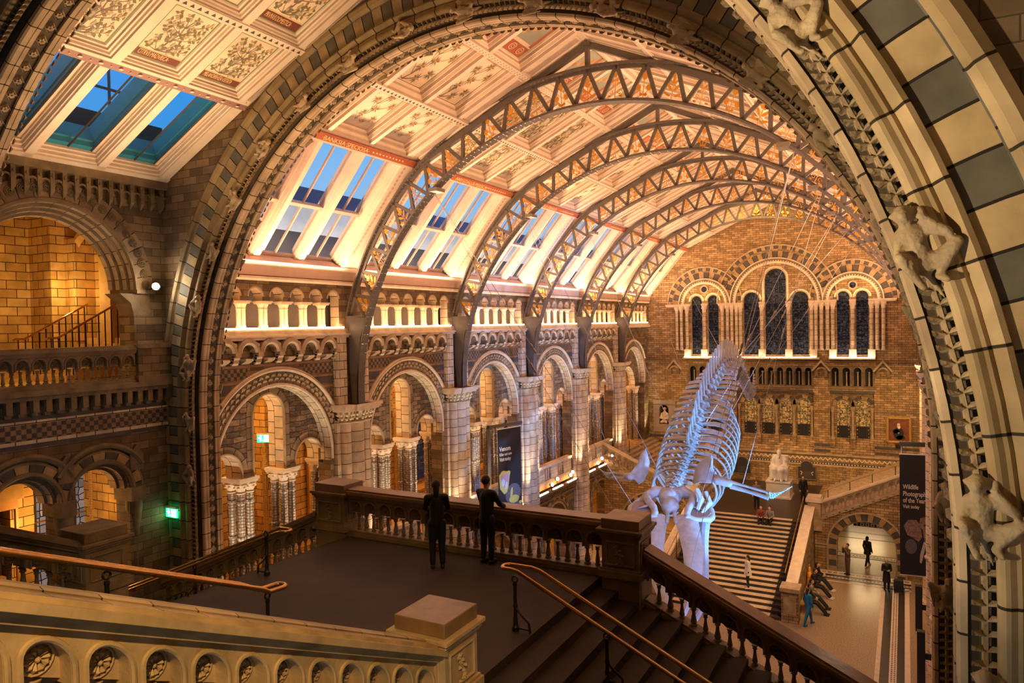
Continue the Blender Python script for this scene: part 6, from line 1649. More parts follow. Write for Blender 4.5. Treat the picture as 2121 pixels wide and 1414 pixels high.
# ribs
for i in range(15):
    c, d = at_len(pos[4]+i*.36); up = Vector((1, 0, 0)).cross(d).normalized(); up = up if up.z > 0 else -up; g = i/14.
    wid = .92*(1.05+.72*math.sin(PI*min(1, .18+g*.62))) * (1 if g < .8 else 1-(g-.8)*1.2); L_ = 1.0+1.6*math.sin(PI*min(1, .15+g*.6)); 
    for sg in (-1, 1):
        pts = []; rad = []
        for q in range(15):
            t = q/14; an = t*2.35-.15
            x = .30+(wid-.30)*math.sin(min(an, PI/2)) if an < PI/2 else wid*(1-.42*((an-PI/2)/.63)**1.6)
            zz = .06+.10*math.sin(t*PI*1.2)-L_*(t**1.75)
            pts.append(c+Vector((sg*x, 0, 0))+Vector((0, 0, 1))*zz*1.0+d*(.55*t*(1 if i > 2 else .2))); rad.append(.075-.025*abs(t-.45) if i else .09)
        m = MB(); m.tube(pts, rad, 'bone', 8, flat=.6); m.build('rib', WH)
# scapulae
def fan_plate(name, pts, thick, mat='bone', voxel=.035):
    n = len(pts); P = [Vector(p) for p in pts]; nv = (P[1]-P[0]).cross(P[2]-P[0]).normalized()
    m = MB(); c = sum(P, Vector())/n
    ring = [p*.92+c*.08 for p in P]
    vs = [p for p in P]+[p+nv*thick for p in ring]+[p-nv*thick for p in ring]+[c+nv*thick*.8, c-nv*thick*.8]
    fs = []
    for i in range(n):
        j = (i+1) % n; fs += [(i, j, n+j, n+i), (j, i, 2*n+i, 2*n+j), (n+i, n+j, 3*n), (2*n+j, 2*n+i, 3*n+1)]
    m.add(vs, fs, mat, sm=True); return m
for sg in (-1, 1):
    if sg > 0: sc = [(-6.28, 26.9, 9.10), (-6.55, 27.05, 8.98), (-6.85, 27.2, 8.72), (-7.05, 27.3, 8.36), (-7.12, 27.3, 7.98), (-7.02, 27.2, 7.86), (-6.75, 27.05, 8.0), (-6.45, 26.95, 8.02), (-6.22, 26.9, 8.05), (-6.05, 26.9, 8.22), (-6.12, 26.9, 8.4), (-6.28, 26.9, 8.62)]
    else: sc = [(-9.05, 27.6, 9.05), (-9.25, 27.5, 8.8), (-9.32, 27.4, 8.5), (-9.45, 27.2, 8.25), (-9.62, 27.0, 8.02), (-9.55, 26.9, 7.88), (-9.3, 26.9, 7.9), (-9.15, 27.0, 7.72), (-9.02, 27.2, 7.82), (-8.95, 27.5, 8.1), (-8.92, 27.7, 8.5)]
    fan_plate('scapula', sc, .05).build('scapula', WH, sharp=60)
    m = MB()
    if sg > 0: j = Vector((-6.08, 26.85, 8.18)); tip = Vector((-3.5, 26.9, 8.15)); mid = Vector((-4.3, 26.75, 7.82))
    else: j = Vector((-9.5, 27.0, 8.0)); tip = Vector((-11.5, 28.7, 7.82)); mid = Vector((-10.6, 28.0, 7.78))
    h1 = j.lerp(mid, .22)
    capsule(m, j, h1, .17, .14, 'bone', 12); m.build('humerus', WH)
    for o, nm in ((.07, 'radius'), (-.09, 'ulna')):
        m = MB(); dz = Vector((0, .03, o)); a = h1+dz+(mid-j)*.03; b = mid+dz*1.2
        m.tube([a, a.lerp(b, .15), a.lerp(b, .5), a.lerp(b, .88), b], [.10, .085, .06, .075, .09] if o < 0 else [.07, .055, .045, .05, .06], 'bone', 10); m.build(nm, WH)
    for k in range(4):
        e = tip+Vector((-.12*k*sg*.5-.1*k*(sg > 0), .08*k, -.10*k+.05)); a = mid+Vector((.02*sg, .03*k, .09-.06*k))
        n = 7 if k in (1, 2) else 5
        for q in range(n):
            f0 = q/n; f1 = (q+.82)/n; bow = lambda f: a.lerp(e, f)-Vector((0, 0, .10*math.sin(PI*f)))
            m = MB(); r0 = .05*(1-.55*f0); p0, p1 = bow(f0), bow(f1); m.tube([p0, p0.lerp(p1, .2), p0.lerp(p1, .5), p0.lerp(p1, .8), p1], [r0, r0*.8, r0*.65, r0*.8, r0], 'bone', 7); m.build('finger_bone', WH)
# sternum and hyoid
m = MB(); m.tube([(-6.75, 26.4, 7.9), (-6.55, 26.3, 7.55), (-6.65, 26.1, 7.2)], [.1, .14, .08], 'bone', 10, flat=.6); m.tube([(-6.45, 26.5, 7.8), (-6.25, 26.35, 7.45), (-6.5, 26.1, 7.1)], [.08, .12, .07], 'bone', 10, flat=.6); m.build('hyoid_bone', WH)
# skull
O = Vector((-7.75, 26.4, 7.35)); TIP = Vector((-6.05, 21.2, 5.0)); f = (TIP-O).normalized(); r = Vector((0, 0, 1)).cross(-f); r.z = 0; r.normalize(); r = r if r.x > 0 else -r; u = r.cross(f); u = u if u.z > 0 else -u
Q = lambda a, b, c=0.: O+r*a+f*b+u*c
m = MB()
m.sphere(Q(0, -.15, 0), .42, 'bone', 14, 9); m.sphere(Q(0, .35, -.02), .34, 'bone', 12, 8)
for sg in (-1, 1):
    pts = [Q(sg*.15, -.45, .05), Q(sg*.5, -.42, .12), Q(sg*.85, -.12, .12), Q(sg*.80, .25, .14), Q(sg*.62, .6, .16), Q(sg*.55, .95, .12)]
    m.tube(pts, [.2, .22, .19, .15, .14, .12], 'bone', 10)
    m.tube([Q(sg*.9, -.1, .02), Q(sg*1.2, .05, -.1), Q(sg*1.42, .35, -.15), Q(sg*1.45, .75, -.12), Q(sg*1.28, 1.05, -.05)], [.16, .15, .17, .13, .12], 'bone', 10)
    m.tube([Q(sg*.5, 1.0, .08), Q(sg*.9, 1.08, .03), Q(sg*1.3, 1.0, -.02)], [.12, .09, .11], 'bone', 8)
    m.tube([Q(sg*.14, .4, .05), Q(sg*.12, .9, .0), Q(sg*.16, 1.3, 0)], [.09, .08, .08], 'bone', 8)
SK = remesh_obj(m, 'skull', .04, WH, 2, 'bone')
for sg in (-1, 1):
    m = MB(); t = .04
    lp = [(.55, .0), (1.25, .15), (1.42, .7), (1.2, 1.02), (.55, 1.02)]
    m.prism([Q(sg*a, b, .02) for a, b in lp], u*-t, u*t, 'bone_shaded'); m.build('orbital_plate', SK)
    m = MB(); m.tube([Q(sg*.62, .35, .10), Q(sg*.9, .5, .12), Q(sg*1.2, .62, .1)], [.03, .09, .02], 'bone', 8, flat=.4); m.build('brow_bone', SK)
    # upper jaw bone: broad blade bowing outwards, then closing to the tip
    cen = [(.52, .9), (.60, 1.8), (.66, 2.8), (.60, 3.8), (.40, 4.8), (.14, 5.75)]; hw = [.42, .38, .34, .28, .2, .08]
    vs = []; fs = []
    for (a, b), w in zip(cen, hw):
        for x, z in ((-w, -.03), (-w*.5, .09), (w*.3, .10), (w, -.02), (w*.3, -.10), (-w*.5, -.09)): vs.append(Q(sg*(a+x*1), b, z))
    nn = len(cen)
    for i in range(nn-1):
        for k_ in range(6): fs.append((i*6+k_, i*6+(k_+1) % 6, (i+1)*6+(k_+1) % 6, (i+1)*6+k_))
    fs += [(0, 1, 2, 3, 4, 5), tuple((nn-1)*6+q for q in range(6))]
    m = MB(); m.add(vs, fs, 'bone', sm=True); m.build('maxilla', SK, sharp=50)
    m = MB(); pts = [Q(sg*1.25, .3, -.45), Q(sg*1.12, 1.3, -.8), Q(sg*1.05, 2.6, -.95), Q(sg*.9, 4.0, -.9), Q(sg*.5, 5.2, -.65), Q(sg*.1, 5.9, -.35)]
    m.tube(catmull(pts, 5), [.20-.004*q for q in range(26)], 'bone', 10); m.build('mandible', WH)
# ------------------------------------------------------------------ cables
PL = lambda n: Vector((-13.60, YP(n), 18.62)); PR = lambda n: Vector((-2.36, YP(n), 18.55))
cab = [(PL(0), (-7.4, 22.6, 5.95), 'left front cable running down to the whale snout'), (PL(0), (-8.9, 25.6, 7.2), 'left front cable running down to the side of the skull'),
 (PL(1), (-8.35, 27.9, 7.55), 'left cable crossing to the neck of the whale'), (PL(1), (-10.35, 27.75, 7.92), 'left cable holding up the left flipper'),
 (PL(2), (-8.95, 30.9, 9.35), 'left cable reaching the uppermost left ribs'), (PL(3), (-8.6, 33.0, 10.6), 'left cable reaching the back behind the ribs'),
 (PL(4), (-8.0, 36.6, 12.4), 'left cable reaching the hump of the tail'),
 (PR(0), (-6.1, 22.6, 5.9), 'right front cable running down to the whale snout'), (PR(0), (-6.5, 25.4, 7.25), 'right front cable running down beside the skull'),
 (PR(1), (-7.8, 28.0, 7.7), 'long right cable passing the ribs to the neck'), (PR(1), (-5.2, 26.85, 8.12), 'right cable holding up the right flipper'),
 (PR(2), (-7.6, 31.2, 9.6), 'right cable reaching the spine above the ribs'), (PR(2), (-6.9, 32.5, 9.7), 'right cable reaching the topmost right rib'),
 (PR(3), (-7.7, 35.0, 11.3), 'right cable reaching the spine below the hump'), (PR(3), (-7.9, 39.4, 11.9), 'right cable reaching the tail past the hump'),
 (PR(4), (-7.95, 44.9, 10.2), 'right cable reaching the very tip of the tail')]
for a, b, lab in cab:
    b = Vector(b); t = thing('suspension_cable', lab, 'cable', a)
    m = MB(); m.tube([a, b], .010, 'cable', 6); m.build('wire', t)
    q = a.lerp(b, .46); dd = (b-a).normalized(); m = MB(); m.lathe(q, [(.02, 0), (.05, .05), (.05, .12), (.025, .2), (.04, .28), (.04, .36), (.02, .42)], 'steel_rivet', 8, axis=dd); m.build('turnbuckle', t)
# ------------------------------------------------------------------ people
def person(label, loc, yaw, pose='stand', top='black', legs='black', shoes='black', hair='hair', height=1.68, coat=0., extra=None, group=None, seat=.45, female=True, turn=0.):
    """one continuous body with clothes and hair as parts; local frame faces -y"""
    k = height/1.7; t = thing('person', label, 'person', loc, group)
    R = Matrix.Rotation(yaw, 4, 'Z'); Lc = Vector(loc)
    P = lambda x, y, z: Lc+R @ (Vector((x, y, z))*k)
    J = {}
    if pose == 'stand' or pose == 'walk':
        hz = .90; J['pel'] = (0, 0, hz); J['chest'] = (0, -.01, 1.30); J['neck'] = (0, 0, 1.43); J['head'] = (0, -.015, 1.57)
        st = .0 if pose == 'stand' else .18
        J['hip'] = [(s*.085, 0, .88) for s in (-1, 1)]; J['knee'] = [(s*.09, -.02-st*s, .48) for s in (-1, 1)]; J['foot'] = [(s*.095, .01-st*1.6*s, .06) for s in (-1, 1)]
        J['sh'] = [(s*.17, 0, 1.38) for s in (-1, 1)]; J['elb'] = [(s*.23, .02, 1.12) for s in (-1, 1)]; J['hand'] = [(s*.22, -.08, .87) for s in (-1, 1)]
        if extra == 'hold': J['elb'] = [(s*.22, -.02, 1.10) for s in (-1, 1)]; J['hand'] = [(s*.06, -.26, 1.14) for s in (-1, 1)]
        if extra == 'camera': J['elb'] = [(s*.22, -.12, 1.18) for s in (-1, 1)]; J['hand'] = [(s*.06, -.24, 1.50) for s in (-1, 1)]
        if extra == 'lean': J['elb'] = [(s*.22, -.14, 1.15) for s in (-1, 1)]; J['hand'] = [(s*.16, -.36, 1.06) for s in (-1, 1)]
    else:
        h = seat; J['pel'] = (0, 0, h+.10); J['chest'] = (0, -.06, h+.50); J['neck'] = (0, -.08, h+.63); J['head'] = (0, -.12, h+.77)
        J['hip'] = [(s*.09, 0, h+.09) for s in (-1, 1)]; J['knee'] = [(s*.11, -.42, h+.10) for s in (-1, 1)]; J['foot'] = [(s*.12, -.44, .06) for s in (-1, 1)]
        if extra == 'stretch': J['knee'] = [(s*.1, -.42, h+.06) for s in (-1, 1)]; J['foot'] = [(s*.1, -.80, .06) for s in (-1, 1)]
        J['sh'] = [(s*.17, -.07, h+.58) for s in (-1, 1)]; J['elb'] = [(s*.22, -.14, h+.34) for s in (-1, 1)]; J['hand'] = [(s*.08, -.36, h+.28) for s in (-1, 1)]
    b = MB(); c = lambda m, a, q, ra, rb, mt='skin': capsule(m, P(*a), P(*q), ra*k, rb*k, mt, 10)
    c(b, J['pel'], J['chest'], .115, .125); c(b, J['chest'], J['neck'], .10, .05); c(b, J['neck'], J['head'], .048, .055)
    hd = Vector(J['head']); Rh = Matrix.Rotation(turn, 3, 'Z'); hp = lambda x, y, z: tuple(hd+Rh @ Vector((x, y, z)))
    H = P(*J['head']); b.sphere(P(*hp(0, .005, .03)), .092*k, 'skin', 12, 9, (.84, 1., 1.12)); b.sphere(P(*hp(0, -.03, -.04)), .06*k, 'skin', 10, 7, (.9, .9, 1.))
    c(b, hp(0, -.085, .02), hp(0, -.105, -.012), .011, .014)
    for s in (-1, 1): b.sphere(P(*hp(s*.082, .01, .01)), .02*k, 'skin', 6, 5, (.5, 1, 1.4)); b.sphere(P(*hp(s*.032, -.075, .035)), .018*k, 'skin', 6, 4)
    c(b, hp(-.02, -.088, -.045), hp(.02, -.088, -.045), .008, .008)
    for i, s in enumerate((-1, 1)):
        sh, el, ha = J['sh'][i], J['elb'][i], J['hand'][i]
        c(b, (sh[0]*.5, sh[1], sh[2]), sh, .07, .055); c(b, sh, el, .05, .038); c(b, el, ha, .038, .026)
        hip, kn, fo = J['hip'][i], J['knee'][i], J['foot'][i]
        c(b, hip, kn, .085, .055); c(b, kn, fo, .055, .035); c(b, (fo[0], fo[1]+.02, fo[2]-.01), (fo[0], fo[1]-.13, .035), .035, .028)
        v = (Vector(ha)-Vector(el)).normalized(); pl = Vector(ha)+v*.05; c(b, ha, tuple(pl), .028, .032)
        w = v.cross(Vector((0, 1, 0))); w = (w if w.length > .2 else v.cross(Vector((1, 0, 0)))).normalized(); cu = v.cross(w)
        for q, ln in zip((-1.5, -.5, .5, 1.5), (.06, .072, .07, .055)):
            p0 = pl+w*q*.017+v*.015; p1 = p0+v*ln*.6; p2 = p1+(v*.6+cu*.5)*ln*.5; c(b, tuple(p0), tuple(p1), .0085, .008); c(b, tuple(p1), tuple(p2), .008, .007)
        th = Vector(ha)+w*s*.028; c(b, tuple(th), tuple(th+v*.05+w*s*.02), .011, .008)
    remesh_obj(b, 'body', .012, t, 1, 'skin', .35)
    m = MB(); e = .022
    cz = J['pel'] if coat == 0 else (J['pel'][0], J['pel'][1], J['pel'][2]-coat)
    c(m, J['pel'], J['chest'], .135, .15); c(m, J['chest'], (J['neck'][0], J['neck'][1], J['neck'][2]-.05), .13, .075)
    if coat: m.lathe(P(J['pel'][0], J['pel'][1], J['pel'][2]-coat), [(.20*k, 0), (.185*k, coat*k*.6), (.155*k, (coat+.12)*k)], top, 12)
    for i in (0, 1):
        sh, el, ha = J['sh'][i], J['elb'][i], J['hand'][i]
        c(m, (sh[0]*.4, sh[1], sh[2]-.01), sh, .09, .07); c(m, sh, el, .068, .056); c(m, el, tuple(Vector(el).lerp(Vector(ha), .93)), .056, .046)
    remesh_obj(m, 'top', .016, t, 2, top, .4)
    m = MB()
    c(m, (J['pel'][0], J['pel'][1], J['pel'][2]+.03), (J['pel'][0], J['pel'][1], J['pel'][2]-.03), .132, .13)
    for i in (0, 1):
        hip, kn, fo = J['hip'][i], J['knee'][i], J['foot'][i]; c(m, hip, kn, .10, .072); c(m, kn, (fo[0], fo[1], fo[2]+.05), .072, .054)
    remesh_obj(m, 'trousers', .016, t, 2, legs, .4)
    for i in (0, 1):
        fo = J['foot'][i]; m = MB(); c(m, (fo[0], fo[1]+.03, .048), (fo[0], fo[1]-.15, .038), .046, .038); o = remesh_obj(m, 'shoe', .014, t, 1, shoes, .5)
    m = MB(); m.sphere(P(*hp(0, .025, .055)), .098*k, hair, 12, 8, (.9, .98, 1.02))
    if female: c(m, hp(0, .06, .02), hp(0, .08, -.16), .07, .05, hair)
    remesh_obj(m, 'hair', .014, t, 1, hair, .5)
    return t, P
def put(m, name, par): return m.build(name, par)
def zst(y): # stair height at y
    i = int((y-FY0)/(FY1-FY0)*NS); return LZ*(min(NS-1, max(0, i))+1)/NS+.012
y0 = 37.02; person('person in a white top and black trousers standing sideways on the far stairs', (-6.97, y0, zst(y0)), -1.3, top='white_cloth', shoes='white_cloth', height=1.66, coat=.2)
person('person in dark brown clothes near the left parapet of the far stairs', (-9.75, 39.1, zst(39.1)), .3, top='brown_cloth', legs='black', height=1.75, female=False)
t1, P1_ = person('person in a red top sitting on the top stair, left of the pair', (-7.35, 43.15, LZ-.42), .1, 'sit', top='red_cloth', legs='black', seat=.32, height=1.68)
t1, P1_ = person('person in grey with black trousers sitting on the top stair, right of the pair', (-6.85, 43.15, LZ-.42), -.1, 'sit', top='grey_cloth', legs='black', seat=.32, height=1.68)
person('person in black standing just right of the white seated statue', (-5.6, 47.6, LZ+.01), .5, top='black', legs='black', height=1.75, female=False)
person('person in grey standing left of the statue plinth', (-7.95, 45.2, LZ+.01), .2, top='grey_cloth', legs='black', height=1.72, female=False)
tk, PK = person('person in long black coat and woolly hat, looking at a phone', (-.92, 41.6, .0), .35, top='black', hair='cream_dark', coat=.42, height=1.66, extra='hold')
m = MB(); m.box(-.03, .03, -.02, .0, -.05, .05, 'banner_white', lambda x, y, z: PK(x+.02, y-.30, z+1.16)); put(m, 'phone', tk)
tq, PQ = person('person in brown jacket photographing in the arched passage mouth', (-2.85, 43.3, .0), -.9, 'stand', top='brown_cloth', legs='brown_cloth', height=1.72, extra='camera', female=False)
person('person in black walking through the lit arched passage', (-1.96, 45.3, .0), 2.6, 'walk', top='black', legs='black', shoes='banner_white', height=1.70, coat=.2)
bench = thing('bench', 'long wooden bench against the right side wall of the far stairs', 'bench', (-4.2, 38.6, 0))
m = MB(); m.box(-4.5, -4.02, 36.6, 41.0, .40, .46, 'wood'); m.build('seat', bench)
for y in (36.8, 38.3, 39.4, 40.8): m = MB(); m.box(-4.45, -4.08, y-.05, y+.05, 0, .40, 'wood'); m.build('leg', bench)
person('person in dark clothes with a patterned scarf, nearest of the bench sitters', (-4.2, 37.0, 0), 1.45, 'sit', top='black', legs='black', extra='stretch', seat=.46, height=1.72)
person('person in black reading a leaflet, second of the bench sitters', (-4.2, 37.75, 0), 1.5, 'sit', top='grey_cloth', legs='black', seat=.46, height=1.7, extra='stretch')
person('person in black on the bench leaning forward, third of the sitters', (-4.2, 39.3, 0), 1.4, 'sit', top='black', legs='black', shoes='banner_white', seat=.46, height=1.75, female=False, extra='stretch')
tz, PZ = person('person holding white paper, farthest of the bench sitters', (-4.2, 40.5, 0), 1.35, 'sit', top='black', legs='black', shoes='banner_white', seat=.46, height=1.7, extra='stretch')
m = MB(); m.box(-.14, .14, -.01, .0, -.10, .10, 'banner_white', lambda x, y, z: PZ(x, y-.45, z+.82)); put(m, 'paper', tz)
jk = MB()
for i, (z, w) in enumerate(((.5, .30), (.8, .26), (1.1, .16), (1.35, .06))): jk.sphere((-4.42, 39.85, z), w, 'orange_cloth', 10, 6, (.5, .8, 1.2))
o = remesh_obj(jk, 'draped_jacket', .03, None, 2, 'orange_cloth'); tag(o, 'bright orange jacket hanging over the bench end by the sitters', 'jacket')
person('person in blue jeans and dark top beside the lower right stair pedestal', (-4.0, 35.35, 0), 2.4, 'walk', top='blue_cloth', legs='blue_cloth', shoes='blue_cloth', height=1.72)
person('dark clothed person standing on the landing, left of the one leaning on the balustrade', (-7.7, 11.1, GZ), PI+.6, top='black', legs='black', height=1.64, extra='lean')
person('dark clothed person leaning on the landing balustrade, right of the other', (-7.0, 11.75, GZ), PI-.1, top='black', legs='black', height=1.66, extra='lean', female=False)
bag = thing('suitcase', 'black wheeled suitcase standing beside the person in the long coat', 'suitcase', (-.35, 41.5, 0))
m = MB(); m.box(-.6, -.15, 41.35, 41.65, .06, .68, 'black'); m.build('case', bag, bevel=.05)
m = MB(); m.tube([(-.5, 41.5, .68), (-.5, 41.5, .95), (-.25, 41.5, .95), (-.25, 41.5, .68)], .012, 'steel', 6); m.build('handle', bag)
for x in (-.55, -.2): m = MB(); m.lathe((x, 41.4, .045), [(.045, -.02), (.045, .02)], 'black', 10, axis=(1, 0, 0)); m.build('wheel', bag)
# ------------------------------------------------------------------ statue
stt = thing('seated_statue', 'white marble statue of a bearded seated man on a pale plinth', 'statue', (-7.2, 49.0, LZ))
SXc, SYc = -7.2, 49.0
m = MB(); m.box(SXc-.72, SXc+.72, SYc-.62, SYc+.85, LZ+.01, LZ+1.02, 'marble'); m.box(SXc-.78, SXc+.78, SYc-.68, SYc+.9, LZ+.0, LZ+.12, 'marble'); m.box(SXc-.76, SXc+.76, SYc-.66, SYc+.88, LZ+1.0, LZ+1.08, 'marble'); m.build('plinth', stt)
zb = LZ+1.08; b = MB(); q = lambda a, c_, ra, rb: capsule(b, (SXc+a[0], SYc+a[1], zb+a[2]), (SXc+c_[0], SYc+c_[1], zb+c_[2]), ra, rb, 'marble', 12)
q((0, .22, .75), (0, .16, 1.32), .30, .27); q((0, .14, 1.35), (0, .10, 1.6), .24, .12); q((0, .05, 1.66), (0, .04, 1.74), .12, .13)
b.sphere((SXc, SYc+.03, zb+1.80), .165, 'marble', 12, 9, (.9, 1., 1.1)); q((0, -.08, 1.70), (0, -.12, 1.48), .10, .07); q((0, -.12, 1.80), (0, -.15, 1.76), .03, .03)
for s in (-1, 1):
    q((s*.27, .14, 1.42), (s*.42, .02, 1.02), .15, .13); q((s*.42, .02, 1.02), (s*.12, -.30, .88), .12, .09); q((s*.12, -.3, .88), (s*.04, -.34, .84), .07, .06)
    q((s*.17, .15, .72), (s*.22, -.42, .74), .20, .17); q((s*.22, -.42, .74), (s*.20, -.38, .15), .16, .11); q((s*.2, -.38, .08), (s*.2, -.60, .06), .09, .07)
    q((s*.36, .05, 1.3), (s*.44, .0, .35), .13, .14); q((s*.40, -.1, .9), (s*.44, -.25, .15), .12, .13)
q((0, -.30, .70), (0, -.34, .16), .14, .13)
for j in range(5): q((-.2+.1*j, -.45, .68), (-.22+.11*j, -.44, .12), .045, .05)
b.box(SXc-.48, SXc+.48, SYc+.1, SYc+.6, zb, zb+.62, 'marble'); b.box(SXc-.5, SXc+.5, SYc+.42, SYc+.66, zb, zb+1.55, 'marble')
for s in (-1, 1): b.box(SXc+s*.52-.07, SXc+s*.52+.07, SYc-.2, SYc+.6, zb+.8, zb+.92, 'marble'); b.box(SXc+s*.52-.06, SXc+s*.52+.06, SYc-.18, SYc-.04, zb, zb+.82, 'marble')
remesh_obj(b, 'figure', .028, stt, 2, 'marble')
# bust / statue in the wall niche
bt = MB(); q = lambda a, c_, ra, rb: capsule(bt, (-16.08+a[0], 53.65+a[1], 6.35+a[2]), (-16.08+c_[0], 53.65+c_[1], 6.35+c_[2]), ra, rb, 'stone_pale', 10)
q((0, 0, .25), (0, 0, .75), .2, .2); q((0, 0, .8), (0, -.02, 1.0), .12, .07); bt.sphere((-16.08, 53.62, 7.47), .12, 'stone_pale', 10, 7); bt.lathe((-16.08, 53.62, 7.5), [(.2, 0), (.19, .02), (.1, .03), (.09, .1)], 'stone_pale', 12)
for s in (-1, 1): q((s*.2, 0, .75), (s*.3, -.15, .45), .09, .07); q((s*.3, -.15, .45), (s*.1, -.25, .4), .07, .06); q((s*.1, 0, .2), (s*.18, -.25, .15), .12, .1)
q((.1, -.2, .6), (.42, -.1, .85), .03, .02)
o = remesh_obj(bt, 'niche_statue', .03, None, 2, 'stone_pale'); tag(o, 'small pale statue of a man in a hat inside the arched wall niche', 'statue')
# ------------------------------------------------------------------ plaques, portrait
for i, (x0, x1, z0, z1, ct) in enumerate(((-10.95, -9.78, 3.05, 3.86, -1), (-6.62, -5.45, 3.0, 3.86, 1))):
    t = thing('memorial_plaque', 'dark arched memorial tablet on the end wall, %s' % ('left of the statue' if i == 0 else 'right of the statue, with pale carved figures'), 'plaque', ((x0+x1)/2, EY-.03, z0))
    c = (x0+x1)/2; lp = [(x0, z0), (x0, z1), (x0+.2, z1+.0)]+arc(c, z1+.0, .42, 165, 15, 10)+[(x1-.2, z1), (x1, z1), (x1, z0)]
    m = MB(); m.plate('Y', lp, [], EY-.06, EY-.005, 'frame_dark'); m.build('tablet', t)
    m = MB(); fp = [(a, EY-.06, b_) for a, b_ in lp]; m.tube(fp, .045, 'stone_dark', 6, closed=True); m.build('frame', t)
    m = MB()
    for k_ in range(8): m.box(x0+.25+.03*(k_ % 2), x1-.25-.04*(k_ % 3), EY-.068, EY-.06, z0+.12+k_*.055, z0+.13+k_*.055, 'stone_dark')
    if i: 
        for s in (-1, 1): m.tube([(c+s*.42, EY-.07, z0+.55), (c+s*.30, EY-.09, z0+.48), (c+s*.38, EY-.08, z0+.30)], .03, 'stone_pale', 6)
    m.build('relief', t)
pt_ = thing('framed_portrait', 'gold framed portrait of a bearded man in black on the right end wall', 'painting', (-.4, EY-.05, 5.9))
px0, px1, pz0, pz1 = -1.06, .26, 5.92, 7.48
m = MB()
for a, b_ in (((px0, pz0), (px1, pz0)), ((px1, pz0), (px1, pz1)), ((px1, pz1), (px0, pz1)), ((px0, pz1), (px0, pz0))):
    n_ = 12
    m.tube([(a[0]+(b_[0]-a[0])*j/n_, EY-.08, a[1]+(b_[1]-a[1])*j/n_) for j in range(n_+1)], [.085+.02*(j % 2) for j in range(n_+1)], 'gold_frame', 8)
m.build('frame', pt_)
m = MB(); m.box(px0, px1, EY-.07, EY-.01, pz0, pz1, 'picture_red'); m.build('canvas', pt_)
m = MB(); cx, cz = -.42, 6.62
def pblob(x, z, rx, rz, mt, k_): m.add([(x+rx*math.cos(2*PI*j/14), EY-.072-.002*k_, z+rz*math.sin(2*PI*j/14)) for j in range(14)], [tuple(range(14))], mt)
pblob(cx, cz-.15, .30, .42, 'black', 1); pblob(cx-.16, cz-.0, .2, .14, 'black', 1); pblob(cx+.12, cz-.4, .26, .14, 'black', 1); pblob(cx, cz+.36, .105, .14, 'skin', 2); pblob(cx+.02, cz+.27, .08, .11, 'banner_white', 3); pblob(cx-.0, cz+.48, .09, .05, 'banner_white', 3); pblob(cx+.0, cz-.1, .06, .03, 'skin', 3)
m.build('painted_figure', pt_)
m = MB(); m.box(-.62, -.2, EY-.15, EY-.02, 5.58, 5.74, 'black'); m.build('picture_lamp', pt_)
# ------------------------------------------------------------------ banners
def banner(name, label, o, ux, w, h, lines, art, arm, armlab):
    ux = Vector(ux).normalized(); nz = Vector((0, 0, 1)); n = ux.cross(nz); o = Vector(o)
    P = lambda a, b, c=0.: o+ux*a+nz*b+n*c
    t = thing(name, label, 'banner', o)
    def bx(m, a0, a1, b0, b1, c0, c1, mt): m.hexa([P(a0, b0, c0), P(a1, b0, c0), P(a1, b0, c1), P(a0, b0, c1), P(a0, b1, c0), P(a1, b1, c0), P(a1, b1, c1), P(a0, b1, c1)], mt)
    m = MB(); bx(m, 0, w, -h, 0, -.006, .006, 'banner_black'); m.build('cloth', t)
    m = MB(); m.tube([P(-.01, .01), P(w+.01, .01)], .025, 'banner_white', 8); m.tube([P(-.01, -h-.01), P(w+.01, -h-.01)], .022, 'banner_white', 8); m.build('batten', t)
    for body, a, b, sz, sq in lines:
        M = basis(P(a, b, .010), ux, nz); text_mesh(body, sz, M, 'banner_white', 'lettering', t, depth=.001, squeeze=sq, bold=sz*.022)
    art(t, P, w, h)
    m = MB(); arm(m, P, bx, w, h); m.build('bracket', t)
    return t
def flat(m, P, pts, mt, c): m.add([P(a, b, c) for a, b in pts], [tuple(range(len(pts)))], mt)
def ell(m, P, x, z, rx, rz, mt, c, n=16, rot=0.): flat(m, P, [(x+rx*math.cos(2*PI*j/n)*math.cos(rot)-rz*math.sin(2*PI*j/n)*math.sin(rot), z+rx*math.cos(2*PI*j/n)*math.sin(rot)+rz*math.sin(2*PI*j/n)*math.cos(rot)) for j in range(n)], mt, c)
